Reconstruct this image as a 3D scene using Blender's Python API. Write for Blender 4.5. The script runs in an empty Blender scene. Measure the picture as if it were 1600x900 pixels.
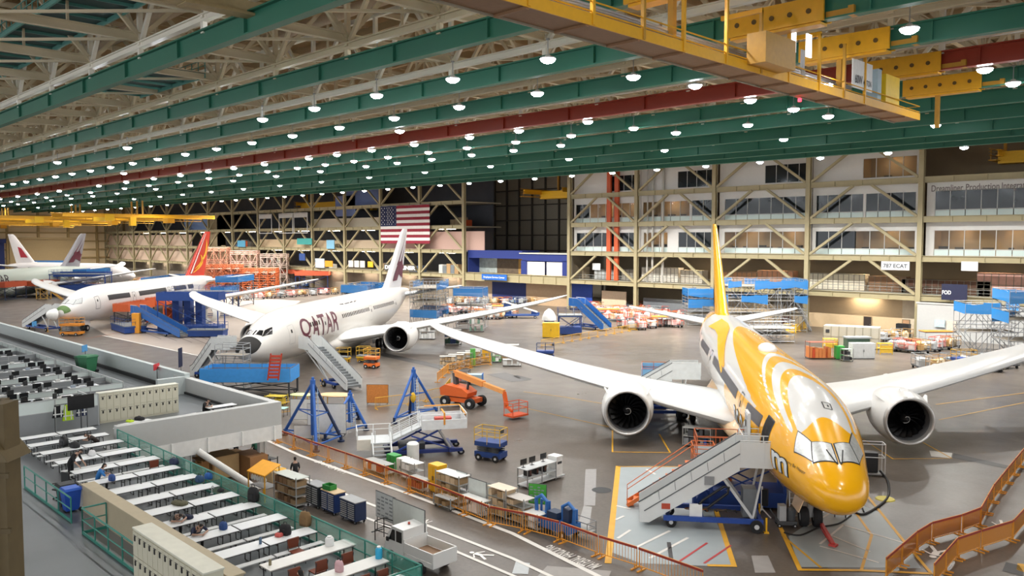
import bpy, bmesh, math, random
from mathutils import Vector, Matrix
random.seed(7)
SC = bpy.context.scene
COL = SC.collection
PI = math.pi
# ---------------------------------------------------------------- camera: level yaw 45 deg, pitched down a little
FPX, CAM_H = 1280.0, 15.2
PITCH, YAW = math.atan(76 / 1280), math.radians(45)
FW = Vector((-math.sin(YAW) * math.cos(PITCH), math.cos(YAW) * math.cos(PITCH), -math.sin(PITCH)))
RT = Vector((math.cos(YAW), math.sin(YAW), 0))
UP = RT.cross(FW)
CAM = Vector((0, 0, CAM_H))
cd = bpy.data.cameras.new('camera')
cam = bpy.data.objects.new('camera', cd)
COL.objects.link(cam)
cam.matrix_world = Matrix.Translation(CAM) @ Matrix((RT, UP, -FW)).transposed().to_4x4()
cd.sensor_width = 36
cd.lens = 36 * FPX / 1600
cd.clip_start, cd.clip_end = 0.1, 1500
SC.camera = cam

def ray(px, py):
    return FW * FPX + RT * (px - 800) - UP * (py - 450)

def G(px, py, h=0.0):
    """the point at height h seen at a photo pixel"""
    d = ray(px, py)
    return CAM + d * ((h - CAM_H) / d.z)

def WY(px, py, y):
    """the point on the plane Y = y seen at a photo pixel"""
    d = ray(px, py)
    return CAM + d * (y / d.y)

def WX(px, py, x):
    d = ray(px, py)
    return CAM + d * (x / d.x)

def pix(w):
    v = Vector(w) - CAM
    z = v.dot(FW)
    return (800 + FPX * v.dot(RT) / z, 450 - FPX * v.dot(UP) / z) if z > 0.1 else (-9999, -9999)

# ---------------------------------------------------------------- materials
def lin(c):
    if isinstance(c, str):
        c = [int(c[i:i + 2], 16) / 255 for i in (0, 2, 4)]
        c = [x / 12.92 if x <= 0.04045 else ((x + 0.055) / 1.055) ** 2.4 for x in c]
    return tuple(c)

MATS = {}
def M(c, rough=0.5, metal=0.0, vary=0.12, scale=3.0, emit=0.0, name=None):
    key = (c, rough, metal, vary, scale, emit)
    if key in MATS:
        return MATS[key]
    m = bpy.data.materials.new(name or 'surface')
    m.use_nodes = True
    nt = m.node_tree
    b = nt.nodes['Principled BSDF']
    b.inputs['Roughness'].default_value = rough
    b.inputs['Metallic'].default_value = metal
    col = lin(c)
    if emit:
        b.inputs['Base Color'].default_value = (*col, 1)
        b.inputs['Emission Color'].default_value = (*col, 1)
        b.inputs['Emission Strength'].default_value = emit
    elif vary:
        tc = nt.nodes.new('ShaderNodeTexCoord')
        no = nt.nodes.new('ShaderNodeTexNoise')
        no.inputs['Scale'].default_value = scale
        no.inputs['Detail'].default_value = 3
        rp = nt.nodes.new('ShaderNodeMix')
        rp.data_type = 'RGBA'
        rp.inputs[6].default_value = (*[x * (1 - vary) for x in col], 1)
        rp.inputs[7].default_value = (*[min(1, x * (1 + vary)) for x in col], 1)
        nt.links.new(tc.outputs['Object'], no.inputs['Vector'])
        nt.links.new(no.outputs['Fac'], rp.inputs[0])
        nt.links.new(rp.outputs[2], b.inputs['Base Color'])
    else:
        b.inputs['Base Color'].default_value = (*col, 1)
    MATS[key] = m
    return m

def glass_mat(c, alpha):
    key = ('glass', c, alpha)
    if key not in MATS:
        m = M(c, 0.05, 0, 0.0, 1.0, 0).copy()
        m.node_tree.nodes['Principled BSDF'].inputs['Alpha'].default_value = alpha
        MATS[key] = m
    return MATS[key]

WHITE = M('e9e9e7', 0.35)
OFFW = M('d2d3d0', 0.5)
GREY = M('8b8d8f', 0.5)
DGREY = M('45474a', 0.6)
BLACK = M('16171a', 0.5)
RUBBER = M('1b1b1d', 0.8)
STEEL = M('a9abad', 0.35, 0.7)
BLUE = M('1f4f9e', 0.45)
DBLUE = M('14306b', 0.45)
NAVY = M('1a2b66', 0.6)
LBLUE = M('3f93da', 0.6)
YELLOW = M('e9b21a', 0.5)
ORANGE = M('e2601c', 0.5)
RORANGE = M('c4552a', 0.6)
RED = M('b3232a', 0.5)
GREEN = M('2c8a3c', 0.5)
TAN = M('a7946b', 0.6)
BARR = M('dd962f', 0.55)
WOOD = M('b98b57', 0.7)
CARD = M('a98a63', 0.8)

# ---------------------------------------------------------------- meshes
BOXF = [(0, 3, 2, 1), (4, 5, 6, 7), (0, 1, 5, 4), (1, 2, 6, 5), (2, 3, 7, 6), (3, 0, 4, 7)]
class MB:
    """collects faces for ONE mesh object"""
    def __init__(s):
        s.v, s.f, s.mi, s.cur = [], [], [], 0
    def add(s, vs, fs):
        n = len(s.v)
        s.v.extend([tuple(p) for p in vs])
        s.f.extend([tuple(i + n for i in f) for f in fs])
        s.mi.extend([s.cur] * len(fs))
        return s
    def mat(s, i):
        s.cur = i
        return s
    def box(s, c, d, rz=0.0, tilt=None):
        hx, hy, hz = d[0] / 2, d[1] / 2, d[2] / 2
        cs, sn = math.cos(rz), math.sin(rz)
        pts = []
        for z in (-hz, hz):
            for x, y in ((-hx, -hy), (hx, -hy), (hx, hy), (-hx, hy)):
                p = Vector((x, y, z))
                if tilt:
                    p = tilt @ p
                pts.append((c[0] + p.x * cs - p.y * sn, c[1] + p.x * sn + p.y * cs, c[2] + p.z))
        return s.add(pts, BOXF)
    def bx(s, x0, x1, y0, y1, z0, z1):
        return s.box(((x0 + x1) / 2, (y0 + y1) / 2, (z0 + z1) / 2), (x1 - x0, y1 - y0, z1 - z0))
    def bar(s, a, b, w=0.1, h=None, up=(0, 0, 1)):
        """a rectangular bar from a to b"""
        a, b = Vector(a), Vector(b)
        d = b - a
        if d.length < 1e-6:
            return s
        d.normalize()
        u = Vector(up)
        if abs(d.dot(u)) > 0.98:
            u = Vector((1, 0, 0)) if abs(d.x) < 0.9 else Vector((0, 1, 0))
        x = d.cross(u).normalized()
        y = x.cross(d)
        h = w if h is None else h
        pts = [p + x * (sx * w / 2) + y * (sy * h / 2) for p in (a, b) for sx, sy in ((-1, -1), (1, -1), (1, 1), (-1, 1))]
        return s.add(pts, BOXF)
    def ibeam(s, a, b, w, h, t=0.06, up=(0, 0, 1)):
        a, b = Vector(a), Vector(b)
        d = (b - a).normalized()
        u = Vector(up)
        if abs(d.dot(u)) > 0.98:
            u = Vector((1, 0, 0))
        x = d.cross(u).normalized()
        y = x.cross(d)
        s.bar(a + y * (h / 2 - t / 2), b + y * (h / 2 - t / 2), w, t, up)
        s.bar(a - y * (h / 2 - t / 2), b - y * (h / 2 - t / 2), w, t, up)
        s.bar(a, b, t, h - 2 * t, up)
        return s
    def tube(s, pts, r=0.03, n=6, closed=False):
        pts = [Vector(p) for p in pts]
        m = len(pts)
        rs = r if isinstance(r, (list, tuple)) else [r] * m
        vs, fs = [], []
        prev = None
        for i, p in enumerate(pts):
            if closed:
                d = pts[(i + 1) % m] - pts[i - 1]
            else:
                d = pts[min(i + 1, m - 1)] - pts[max(i - 1, 0)]
            d.normalize()
            if prev is None:
                u = Vector((0, 0, 1)) if abs(d.z) < 0.9 else Vector((1, 0, 0))
                x = d.cross(u).normalized()
            else:
                x = (prev - d * prev.dot(d))
                x = x.normalized() if x.length > 1e-6 else d.orthogonal().normalized()
            prev = x
            y = d.cross(x)
            for k in range(n):
                a = 2 * PI * k / n
                vs.append(p + (x * math.cos(a) + y * math.sin(a)) * rs[i])
        for i in range(m if closed else m - 1):
            j = (i + 1) % m
            for k in range(n):
                fs.append((i * n + k, i * n + (k + 1) % n, j * n + (k + 1) % n, j * n + k))
        if not closed:
            fs.append(tuple(range(n))[::-1])
            fs.append(tuple((m - 1) * n + k for k in range(n)))
        return s.add(vs, fs)
    def cyl(s, a, b, r, r2=None, n=16):
        return s.tube([a, b], [r, r if r2 is None else r2], n)
    def lathe(s, prof, n=24, axis='z', c=(0, 0, 0)):
        """prof: list of (radius, height along the axis)"""
        vs, fs = [], []
        for r, h in prof:
            for k in range(n):
                a = 2 * PI * k / n
                x, y = r * math.cos(a), r * math.sin(a)
                p = (x, y, h) if axis == 'z' else ((h, x, y) if axis == 'x' else (y, h, x))
                vs.append((p[0] + c[0], p[1] + c[1], p[2] + c[2]))
        for i in range(len(prof) - 1):
            for k in range(n):
                fs.append((i * n + k, i * n + (k + 1) % n, (i + 1) * n + (k + 1) % n, (i + 1) * n + k))
        return s.add(vs, fs)
    def prism(s, poly, d, base=(0, 0, 0)):
        """poly: 3D points of one face; d: extrusion vector"""
        n = len(poly)
        d = Vector(d)
        a = [Vector(p) + Vector(base) for p in poly]
        vs = a + [p + d for p in a]
        fs = [tuple(range(n))[::-1], tuple(range(n, 2 * n))] + [(i, (i + 1) % n, (i + 1) % n + n, i + n) for i in range(n)]
        return s.add(vs, fs)
    def quad(s, *p):
        return s.add(p, [tuple(range(len(p)))])
    def ball(s, c, r, n=10, m=7, sc=(1, 1, 1)):
        vs, fs = [], []
        for i in range(m + 1):
            t = PI * i / m
            for k in range(n):
                a = 2 * PI * k / n
                vs.append((c[0] + r * sc[0] * math.sin(t) * math.cos(a), c[1] + r * sc[1] * math.sin(t) * math.sin(a), c[2] + r * sc[2] * math.cos(t)))
        for i in range(m):
            for k in range(n):
                fs.append((i * n + k, (i + 1) * n + k, (i + 1) * n + (k + 1) % n, i * n + (k + 1) % n))
        return s.add(vs, fs)
    def mesh(s, name, mats, smooth=False):
        me = bpy.data.meshes.new(name)
        me.from_pydata(s.v, [], s.f)
        for m in (mats if isinstance(mats, (list, tuple)) else [mats]):
            me.materials.append(m)
        if any(s.mi):
            me.polygons.foreach_set('material_index', s.mi)
        if smooth:
            me.polygons.foreach_set('use_smooth', [True] * len(me.polygons))
        me.validate()
        me.update()
        bm = bmesh.new()
        bm.from_mesh(me)
        bmesh.ops.recalc_face_normals(bm, faces=bm.faces)
        bm.to_mesh(me)
        bm.free()
        return me
    def part(s, name, mats, parent=None, label=None, smooth=False, angle=None):
        o = bpy.data.objects.new(name, s.mesh(name, mats, smooth or angle is not None))
        if angle is not None:
            o.data.set_sharp_from_angle(angle=math.radians(angle))
        COL.objects.link(o)
        if parent is not None:
            o.parent = parent
        if label:
            o['label'] = label
        return o

def tag(o, label, cat=None, group=None, kind=None):
    if label: o['label'] = label
    if cat: o['category'] = cat
    if group: o['group'] = group
    if kind: o['kind'] = kind
    return o

def thing(name, label, cat, loc=(0, 0, 0), rz=0.0, group=None):
    o = bpy.data.objects.new(name, None)
    o.empty_display_size = 0.3
    COL.objects.link(o)
    o.location = loc
    o.rotation_euler = (0, 0, rz)
    return tag(o, label, cat, group)

def single(mb, name, mats, label, cat, loc=(0, 0, 0), rz=0.0, group=None, smooth=False, angle=None):
    o = mb.part(name, mats, None, None, smooth, angle)
    o.location = loc
    o.rotation_euler = (0, 0, rz)
    return tag(o, label, cat, group)

def struct(mb, name, mats, label=None, smooth=False, cat=None, parent=None):
    o = mb.part(name, mats, parent, label, smooth)
    if parent is None:
        o['kind'] = 'structure'
        if cat: o['category'] = cat
    return o

def dup(root, loc, rz, label=None, group=None):
    r = root.copy()
    COL.objects.link(r)
    r.location = loc
    r.rotation_euler = (0, 0, rz)
    if label: r['label'] = label
    if group: r['group'] = group
    for ch in list(root.children):
        c = ch.copy()
        COL.objects.link(c)
        c.parent = r
        for g in list(ch.children):
            d = g.copy()
            COL.objects.link(d)
            d.parent = c
    return r

def smesh(mb, name, mats, smooth=False):
    return mb.mesh(name, mats, smooth)

def inst(me, name, loc=(0, 0, 0), rz=0.0, parent=None):
    o = bpy.data.objects.new(name, me)
    COL.objects.link(o)
    o.location = loc
    o.rotation_euler = (0, 0, rz)
    if parent is not None: o.parent = parent
    return o

def heading(a, b):
    return math.atan2(b[1] - a[1], b[0] - a[0])

def text_geo(txt, size=1.0, bold=0.0, extrude=0.0, align='CENTER', slant=0.0):
    """vertices and faces of flat lettering in the XY plane"""
    cu = bpy.data.curves.new('lettering', 'FONT')
    cu.body = txt
    cu.size = size
    cu.align_x = align
    cu.offset = bold
    cu.extrude = extrude
    cu.shear = slant
    cu.resolution_u = 4
    o = bpy.data.objects.new('lettering', cu)
    COL.objects.link(o)
    dg = bpy.context.evaluated_depsgraph_get()
    me = bpy.data.meshes.new_from_object(o.evaluated_get(dg))
    vs = [v.co.copy() for v in me.vertices]
    fs = [tuple(p.vertices) for p in me.polygons]
    bpy.data.objects.remove(o)
    bpy.data.curves.remove(cu)
    bpy.data.meshes.remove(me)
    return vs, fs

def lettering(txt, origin, ux, uy, height, width=None, bold=0.0, lift=0.012, align='CENTER'):
    """an MB of letters on a flat surface: ux, uy unit vectors; origin = centre of the baseline"""
    vs, fs = text_geo(txt, 1.0, bold, 0.0, align)
    if not vs:
        return MB()
    w = max(v.x for v in vs) - min(v.x for v in vs)
    hh = max(v.y for v in vs)
    ux, uy, origin = Vector(ux), Vector(uy), Vector(origin)
    nrm = ux.cross(uy).normalized()
    sy = height / max(hh, 0.01)
    sx = (width / w) if width else sy
    m = MB()
    m.add([origin + ux * (v.x * sx) + uy * (v.y * sy) + nrm * lift for v in vs], fs)
    return m

ORD = ['first', 'second', 'third', 'fourth', 'fifth', 'sixth', 'seventh', 'eighth', 'ninth', 'tenth', 'eleventh', 'twelfth', 'thirteenth', 'fourteenth',
       'fifteenth', 'sixteenth', 'seventeenth', 'eighteenth', 'nineteenth', 'twentieth', 'twenty-first', 'twenty-second', 'twenty-third', 'twenty-fourth', 'twenty-fifth', 'twenty-sixth', 'twenty-seventh', 'twenty-eighth', 'twenty-ninth', 'thirtieth', 'thirty-first', 'thirty-second', 'thirty-third', 'thirty-fourth', 'thirty-fifth', 'thirty-sixth', 'thirty-seventh', 'thirty-eighth', 'thirty-ninth', 'fortieth']

# ---------------------------------------------------------------- view, world
SC.view_settings.view_transform = 'Standard'
SC.view_settings.look = 'None'
SC.view_settings.gamma = 1
SC.view_settings.use_curve_mapping = False
SC.view_settings.exposure = 0.33
w = bpy.data.worlds.new('world')
SC.world = w
w.use_nodes = True
w.node_tree.nodes['Background'].inputs['Color'].default_value = (0.95, 0.97, 1, 1)
w.node_tree.nodes['Background'].inputs['Strength'].default_value = 1.5
SC.cycles.use_denoising = True
SC.cycles.max_bounces = 6
SC.cycles.diffuse_bounces = 4
SC.cycles.glossy_bounces = 2
SC.cycles.transparent_max_bounces = 8
SC.cycles.sample_clamp_indirect = 6
SC.cycles.use_adaptive_sampling = True
# ================================================================= floor, walls, roof
def floor_mat():
    m = bpy.data.materials.new('concrete_floor')
    m.use_nodes = True
    nt = m.node_tree
    b = nt.nodes['Principled BSDF']
    tc = nt.nodes.new('ShaderNodeTexCoord')
    def noise(sc, det, dist=0.0):
        n = nt.nodes.new('ShaderNodeTexNoise')
        n.inputs['Scale'].default_value = sc
        n.inputs['Detail'].default_value = det
        n.inputs['Distortion'].default_value = dist
        nt.links.new(tc.outputs['Object'], n.inputs['Vector'])
        return n
    def mix(fac, a, c):
        x = nt.nodes.new('ShaderNodeMix')
        x.data_type = 'RGBA'
        for sock, v in ((x.inputs[0], fac), (x.inputs[6], a), (x.inputs[7], c)):
            if hasattr(v, 'links'): nt.links.new(v, sock)
            elif isinstance(v, tuple): sock.default_value = (*v, 1)
            else: sock.default_value = v
        return x.outputs[2]
    def rng(o, a, c, lo=0.0, hi=1.0):
        r = nt.nodes.new('ShaderNodeMapRange')
        r.inputs['From Min'].default_value, r.inputs['From Max'].default_value = a, c
        r.inputs['To Min'].default_value, r.inputs['To Max'].default_value = lo, hi
        nt.links.new(o, r.inputs['Value'])
        return r.outputs['Result']
    n1, n2, n3 = noise(0.06, 4, 0.6), noise(0.4, 5, 0.3), noise(5.0, 3)
    c = mix(rng(n1.outputs['Fac'], 0.35, 0.65), lin('4c4640'), lin('685f56'))
    c = mix(rng(n2.outputs['Fac'], 0.38, 0.8, 0, 0.5), c, lin('494340'))
    c = mix(rng(n3.outputs['Fac'], 0.3, 0.8, 0, 0.22), c, lin('8c837a'))
    vo = nt.nodes.new('ShaderNodeTexBrick')
    for k, v in (('Scale', 1.0), ('Mortar Size', 0.012), ('Brick Width', 6.1), ('Row Height', 6.1), ('Mortar Smooth', 0.1)):
        vo.inputs[k].default_value = v
    vo.offset = 0.0
    vo.inputs['Color1'].default_value = (0, 0, 0, 1)
    vo.inputs['Color2'].default_value = (0.25, 0.25, 0.25, 1)
    vo.inputs['Mortar'].default_value = (1, 1, 1, 1)
    nt.links.new(tc.outputs['Object'], vo.inputs['Vector'])
    c = mix(rng(vo.outputs['Color'], 0, 1, 0, 0.4), c, lin('4e4947'))
    nt.links.new(c, b.inputs['Base Color'])
    nt.links.new(rng(n2.outputs['Fac'], 0.2, 0.8, 0.26, 0.4), b.inputs['Roughness'])
    return m

struct(MB().quad((-430, -60, 0), (90, -60, 0), (90, 190, 0), (-430, 190, 0)), 'floor', floor_mat(), 'grey stained concrete floor of the assembly hall')
PALE = M('a3968a', 0.4, vary=0.1, scale=0.3)
DKPATCH = M('3f3d3d', 0.5, vary=0.2)
GRPATCH = M('9aa3a6', 0.45, vary=0.1, scale=0.8)

def floor_poly(px, mat, label, z=0.012, name='floor_marking'):
    mb = MB()
    mb.add([G(x, y, z) for x, y in px], [tuple(range(len(px)))])
    return struct(mb, name, mat, label)

def floor_line(px, wdt, mat, label, z=0.02, name='floor_marking'):
    mb = MB()
    pts = [Vector(G(x, y, z)) for x, y in px]
    L = []
    for i, p in enumerate(pts):
        a = (pts[i] - pts[i - 1]).normalized() if i else (pts[1] - pts[0]).normalized()
        b = (pts[i + 1] - pts[i]).normalized() if i < len(pts) - 1 else a
        t = (a + b).normalized()
        n = Vector((-t.y, t.x, 0)) / max(0.4, t.dot(a))
        L += [p - n * wdt / 2, p + n * wdt / 2]
    mb.add(L, [(2 * i, 2 * i + 1, 2 * i + 3, 2 * i + 2) for i in range(len(pts) - 1)])
    return struct(mb, name, mat, label)

LW = M('d9d6d0', 0.5, vary=0.15, scale=2)
LY = M('d6a028', 0.5, vary=0.15, scale=2)
LR = M('b4393a', 0.5, vary=0.1)
floor_poly([(120, 498), (175, 528), (318, 556), (372, 540), (470, 470), (330, 462)], PALE, 'pale concrete under the white airliner with the red fin', 0.008)
floor_poly([(962, 730), (948, 860), (1000, 880), (1150, 886), (1118, 812), (1100, 728)], GRPATCH, 'pale painted bay under the white stairs', 0.008)
floor_poly([(1232, 838), (1250, 886), (1440, 888), (1375, 800), (1320, 780)], GRPATCH, 'pale painted bay under the yellow nose', 0.008)
floor_line([(966, 728), (950, 880)], 0.32, LY, 'yellow bay edge left of the white stairs')
floor_line([(966, 729), (1088, 729)], 0.12, LY, 'yellow bay edge behind the white stairs')
floor_line([(1112, 776), (1147, 884), (1105, 883)], 0.25, LY, 'yellow bay edge under the blue stair chassis')
for a in (((965, 841), (985, 828)), ((962, 812), (975, 806)), ((990, 857), (1047, 829)), ((1015, 872), (1075, 840)), ((963, 790), (985, 795)), ((1010, 733), (1024, 741))):
    floor_line(a, 0.16, LW, 'short white stripe in the pale stair bay')
for a in (((1060, 878), (1105, 848)), ((1100, 880), (1142, 852))):
    floor_line(a, 0.12, LR, 'faded red stripe in the pale stair bay')
floor_line([(1045, 847), (1049, 875)], 0.2, DKPATCH, 'dark floor slot in the stair bay')
floor_line([(957, 650), (957, 706), (1047, 707), (1030, 678)], 0.12, LY, 'yellow box under the left engine')
floor_line([(1345, 684), (1395, 717), (1487, 716), (1440, 690)], 0.1, LY, 'yellow box under the right engine')
floor_line([(1215, 815), (1250, 890), (1345, 891), (1456, 896)], 0.22, LY, 'yellow outline round the nose bay')
floor_line([(1222, 836), (1283, 887)], 0.12, LY, 'thin yellow diagonal left of the nose wheels')
floor_line([(1333, 795), (1362, 836), (1346, 890)], 0.14, LY, 'yellow bent line ahead of the nose')
floor_line([(1345, 762), (1412, 845), (1456, 897)], 0.16, LY, 'yellow diagonal beside the nose')
for a in (((1317, 820), (1412, 848)), ((1290, 833), (1360, 862)), ((1281, 853), (1373, 879)), ((1281, 850), (1318, 820)), ((1262, 822), (1300, 800))):
    floor_line(a, 0.12, LW, 'white guide line ahead of the nose wheels')
floor_line([(1281, 820), (1302, 852)], 0.22, LR, 'red stop line at the nose wheels')
floor_line([(1462, 632), (1600, 614)], 0.12, LY, 'upper yellow line on the floor right of the engine')
floor_line([(1467, 656), (1600, 629)], 0.12, LY, 'lower yellow line on the floor right of the engine')
floor_line([(818, 612), (880, 620), (950, 632)], 0.12, LY, 'thin yellow line left of the engine')
floor_line([(815, 636), (880, 651), (957, 668)], 0.12, LY, 'long yellow line left of the engine')
floor_line([(400, 680), (470, 712), (640, 772), (800, 833), (945, 905)], 0.28, LW, 'long white lane edge beside the orange barriers')
floor_line([(420, 722), (475, 746), (572, 785), (700, 833), (800, 872), (865, 902)], 0.22, LW, 'long white edge of the walkway')
floor_line([(478, 777), (575, 810), (700, 856), (815, 905)], 0.2, LW, 'white centre line of the walkway')
floor_line([(312, 556), (160, 524)], 0.3, LW, 'pale seam along the light floor')
for k in range(9):
    a = (190 + 24 * k, 505 + 2.6 * k)
    floor_line([a, (a[0] + 62, a[1] + 25)], 0.13, M('6d625c', 0.6), 'dark joint in the pale floor, %s from the left' % ORD[k])
floor_line([(130, 530), (250, 508), (400, 484)], 0.16, M('b2643f', 0.6), 'rust red line across the pale floor')
floor_poly([(895, 594), (960, 612), (990, 610), (925, 592)], DKPATCH, 'dark trench cover left of the engine')
floor_poly([(800, 588), (823, 595), (832, 592), (808, 586)], DKPATCH, 'small dark trench cover on the open floor')
floor_poly([(590, 555), (690, 577), (700, 573), (600, 551)], DKPATCH, 'dark trench beside the small orange lift')
floor_poly([(760, 585), (800, 597), (830, 594), (790, 582)], M('504e4e', 0.5), 'grey trench cover in the middle of the floor')
floor_poly([(1490, 708), (1600, 733), (1600, 738), (1488, 715)], DKPATCH, 'dark trench right of the engine')
floor_poly([(1452, 704), (1488, 708), (1486, 716), (1455, 713)], LW, 'pale square at the trench end')
floor_poly([(912, 790), (915, 733), (932, 733), (930, 790)], M('8f8d8c', 0.5), 'upper worn silvery floor strip')
floor_poly([(900, 830), (912, 790), (925, 792), (920, 828)], M('979695', 0.5), 'lower worn silvery floor strip')
floor_poly([(1572, 878), (1600, 885), (1598, 900), (1566, 892)], DKPATCH, 'dark sign painted on the floor in the corner')
floor_poly([(1590, 880), (1600, 881), (1600, 894), (1588, 890)], LY, 'yellow half of the painted floor sign')
floor_poly([(806, 877), (828, 880), (825, 897), (800, 896)], M('b9bec0', 0.6), 'pale repaired square in the walkway')
floor_poly([(855, 884), (955, 892), (950, 905), (840, 900)], M('95918d', 0.6), 'worn grey patch across the walkway')
floor_poly([(1174, 868), (1200, 868), (1212, 895), (1180, 895)], M('8f8b88', 0.6), 'worn grey patch right of the stair bay')
MB().lathe([(0.6, 0.012), (0.001, 0.013)], 20).part('floor_marking', M('26282a', 0.5), None).location = G(940, 766)
bpy.data.objects['floor_marking']['kind'] = 'structure'

def floor_letters(txt, a, b, size, label):
    """words painted on the floor reading from pixel a to pixel b"""
    p, q = Vector(G(*a)), Vector(G(*b))
    u = (q - p).normalized()
    v = Vector((-u.y, u.x, 0))
    mb = lettering(txt, (p + q) / 2, u, v, size, (q - p).length, 0.01, 0.025)
    return struct(mb, 'floor_marking', LW, label)
floor_letters('MATERIAL HANDLING', (941, 884), (861, 852), 0.75, 'white words painted along the lane edge')
floor_letters('HANDLING', (546, 738), (500, 720), 0.5, 'white words painted farther along the lane')
floor_letters('NG', (676, 815), (661, 809), 0.6, 'two white letters painted beside the whiteboard')

def walker(p, q, label):
    """a painted walking person: head at pixel p, feet towards q"""
    a, b = Vector(G(*p)), Vector(G(*q))
    u = (b - a)
    L = u.length
    u.normalize()
    v = Vector((-u.y, u.x, 0))
    mb = MB()
    def pt(x, y): return a + u * (x * L) + v * (y * L) + Vector((0, 0, 0.025))
    mb.add([pt(0.1 + 0.1 * math.cos(k * PI / 6), 0.1 * math.sin(k * PI / 6)) for k in range(12)], [tuple(range(12))])
    for s in ([(0.24, -0.1), (0.24, 0.1), (0.6, 0.09), (0.6, -0.09)], [(0.24, -0.1), (0.3, -0.1), (0.52, -0.33), (0.46, -0.36)], [(0.24, 0.1), (0.32, 0.1), (0.5, 0.36), (0.43, 0.38)],
              [(0.58, -0.1), (0.58, 0.02), (0.98, -0.2), (0.94, -0.3)], [(0.58, -0.02), (0.58, 0.1), (0.96, 0.32), (1.0, 0.22)]):
        mb.add([pt(*c) for c in s], [(0, 1, 2, 3)])
    return struct(mb, 'floor_marking', M('efece6', 0.5), label)
walker((734, 863), (766, 872), 'white walking figure painted on the walkway')
walker((1456, 872), (1470, 856), 'white walking figure painted between the orange barriers')
walker((1556, 824), (1575, 816), 'white walking figure painted at the far end of the barriers')

# ---- far facade of offices
WALL_Y = 135.2
COLX = [-8.8, -27.1, -45.4, -63.6, -81.8, -99.6, -117.5, -152.0, -169.3, -186.6, -204.3, -222, -239, -256, -274.5, -293.5, -312, -331, -348.5, -366.5, -385, -401]
LEV = [6.1, 12.2, 18.3, 24.4, 30.5]
STEELC = M('a59a78', 0.5, vary=0.1, scale=0.7)
STEELW = M('b9a277', 0.5, vary=0.1, scale=0.7)
colm = MB().ibeam((0, 0, 0), (0, 0, 33), 0.75, 0.75, 0.1, (0, 1, 0))
colm = colm.mesh('column', STEELC)
for i, x in enumerate(COLX):
    o = inst(colm, 'column', (x, WALL_Y, 0))
    tag(o, 'tan steel column of the far office frame, %s from the right' % ORD[i], 'column', 'columns of the office frame', 'structure')
SPAN = {}
for i in range(len(COLX) - 1):
    x1, x0 = COLX[i], COLX[i + 1]
    gap = x0 < -117 and x1 > -152 and x1 - x0 > 30
    for li, z in enumerate(LEV):
        if gap and li != 0:
            continue
        key = (round(x1 - x0, 1), 'b', gap)
        if key not in SPAN:
            d = 1.9 if gap else 0.95
            mb = MB().ibeam((-(x1 - x0) / 2 + 0.35, 0, 0), ((x1 - x0) / 2 - 0.35, 0, 0), 0.45, d, 0.08)
            n = 9 if gap else 4
            for k in range(1, n):
                xx = -(x1 - x0) / 2 + (x1 - x0) * k / n
                mb.box((xx, 0, 0), (0.07, 0.42, d - 0.1))
            SPAN[key] = mb.mesh('floor_girder', STEELC)
        o = inst(SPAN[key], 'floor_girder', ((x0 + x1) / 2, WALL_Y, z))
        tag(o, 'tan steel girder, floor %d, %s bay from the right' % (li + 2, ORD[i]), 'girder', 'girders of the office frame', 'structure')
        if gap or x1 > -45 or li == 4:
            continue
        if li == 3 and x0 < -170: pass
        key = (round(x1 - x0, 1), 'd')
        if key not in SPAN:
            w = (x1 - x0) / 2
            mb = MB()
            for s in (-1, 1):
                mb.ibeam((s * (w - 0.5), 0, 0.5), (s * w * 0.16, 0, 5.7), 0.4, 0.45, 0.09, (0, 1, 0))
            SPAN[key] = mb.mesh('brace', STEELC)
        o = inst(SPAN[key], 'brace', ((x0 + x1) / 2, WALL_Y - 0.05, z))
        tag(o, 'pair of tan diagonal braces, floor %d, %s bay from the right' % (li + 2, ORD[i]), 'brace', 'diagonal braces of the office frame', 'structure')

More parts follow.
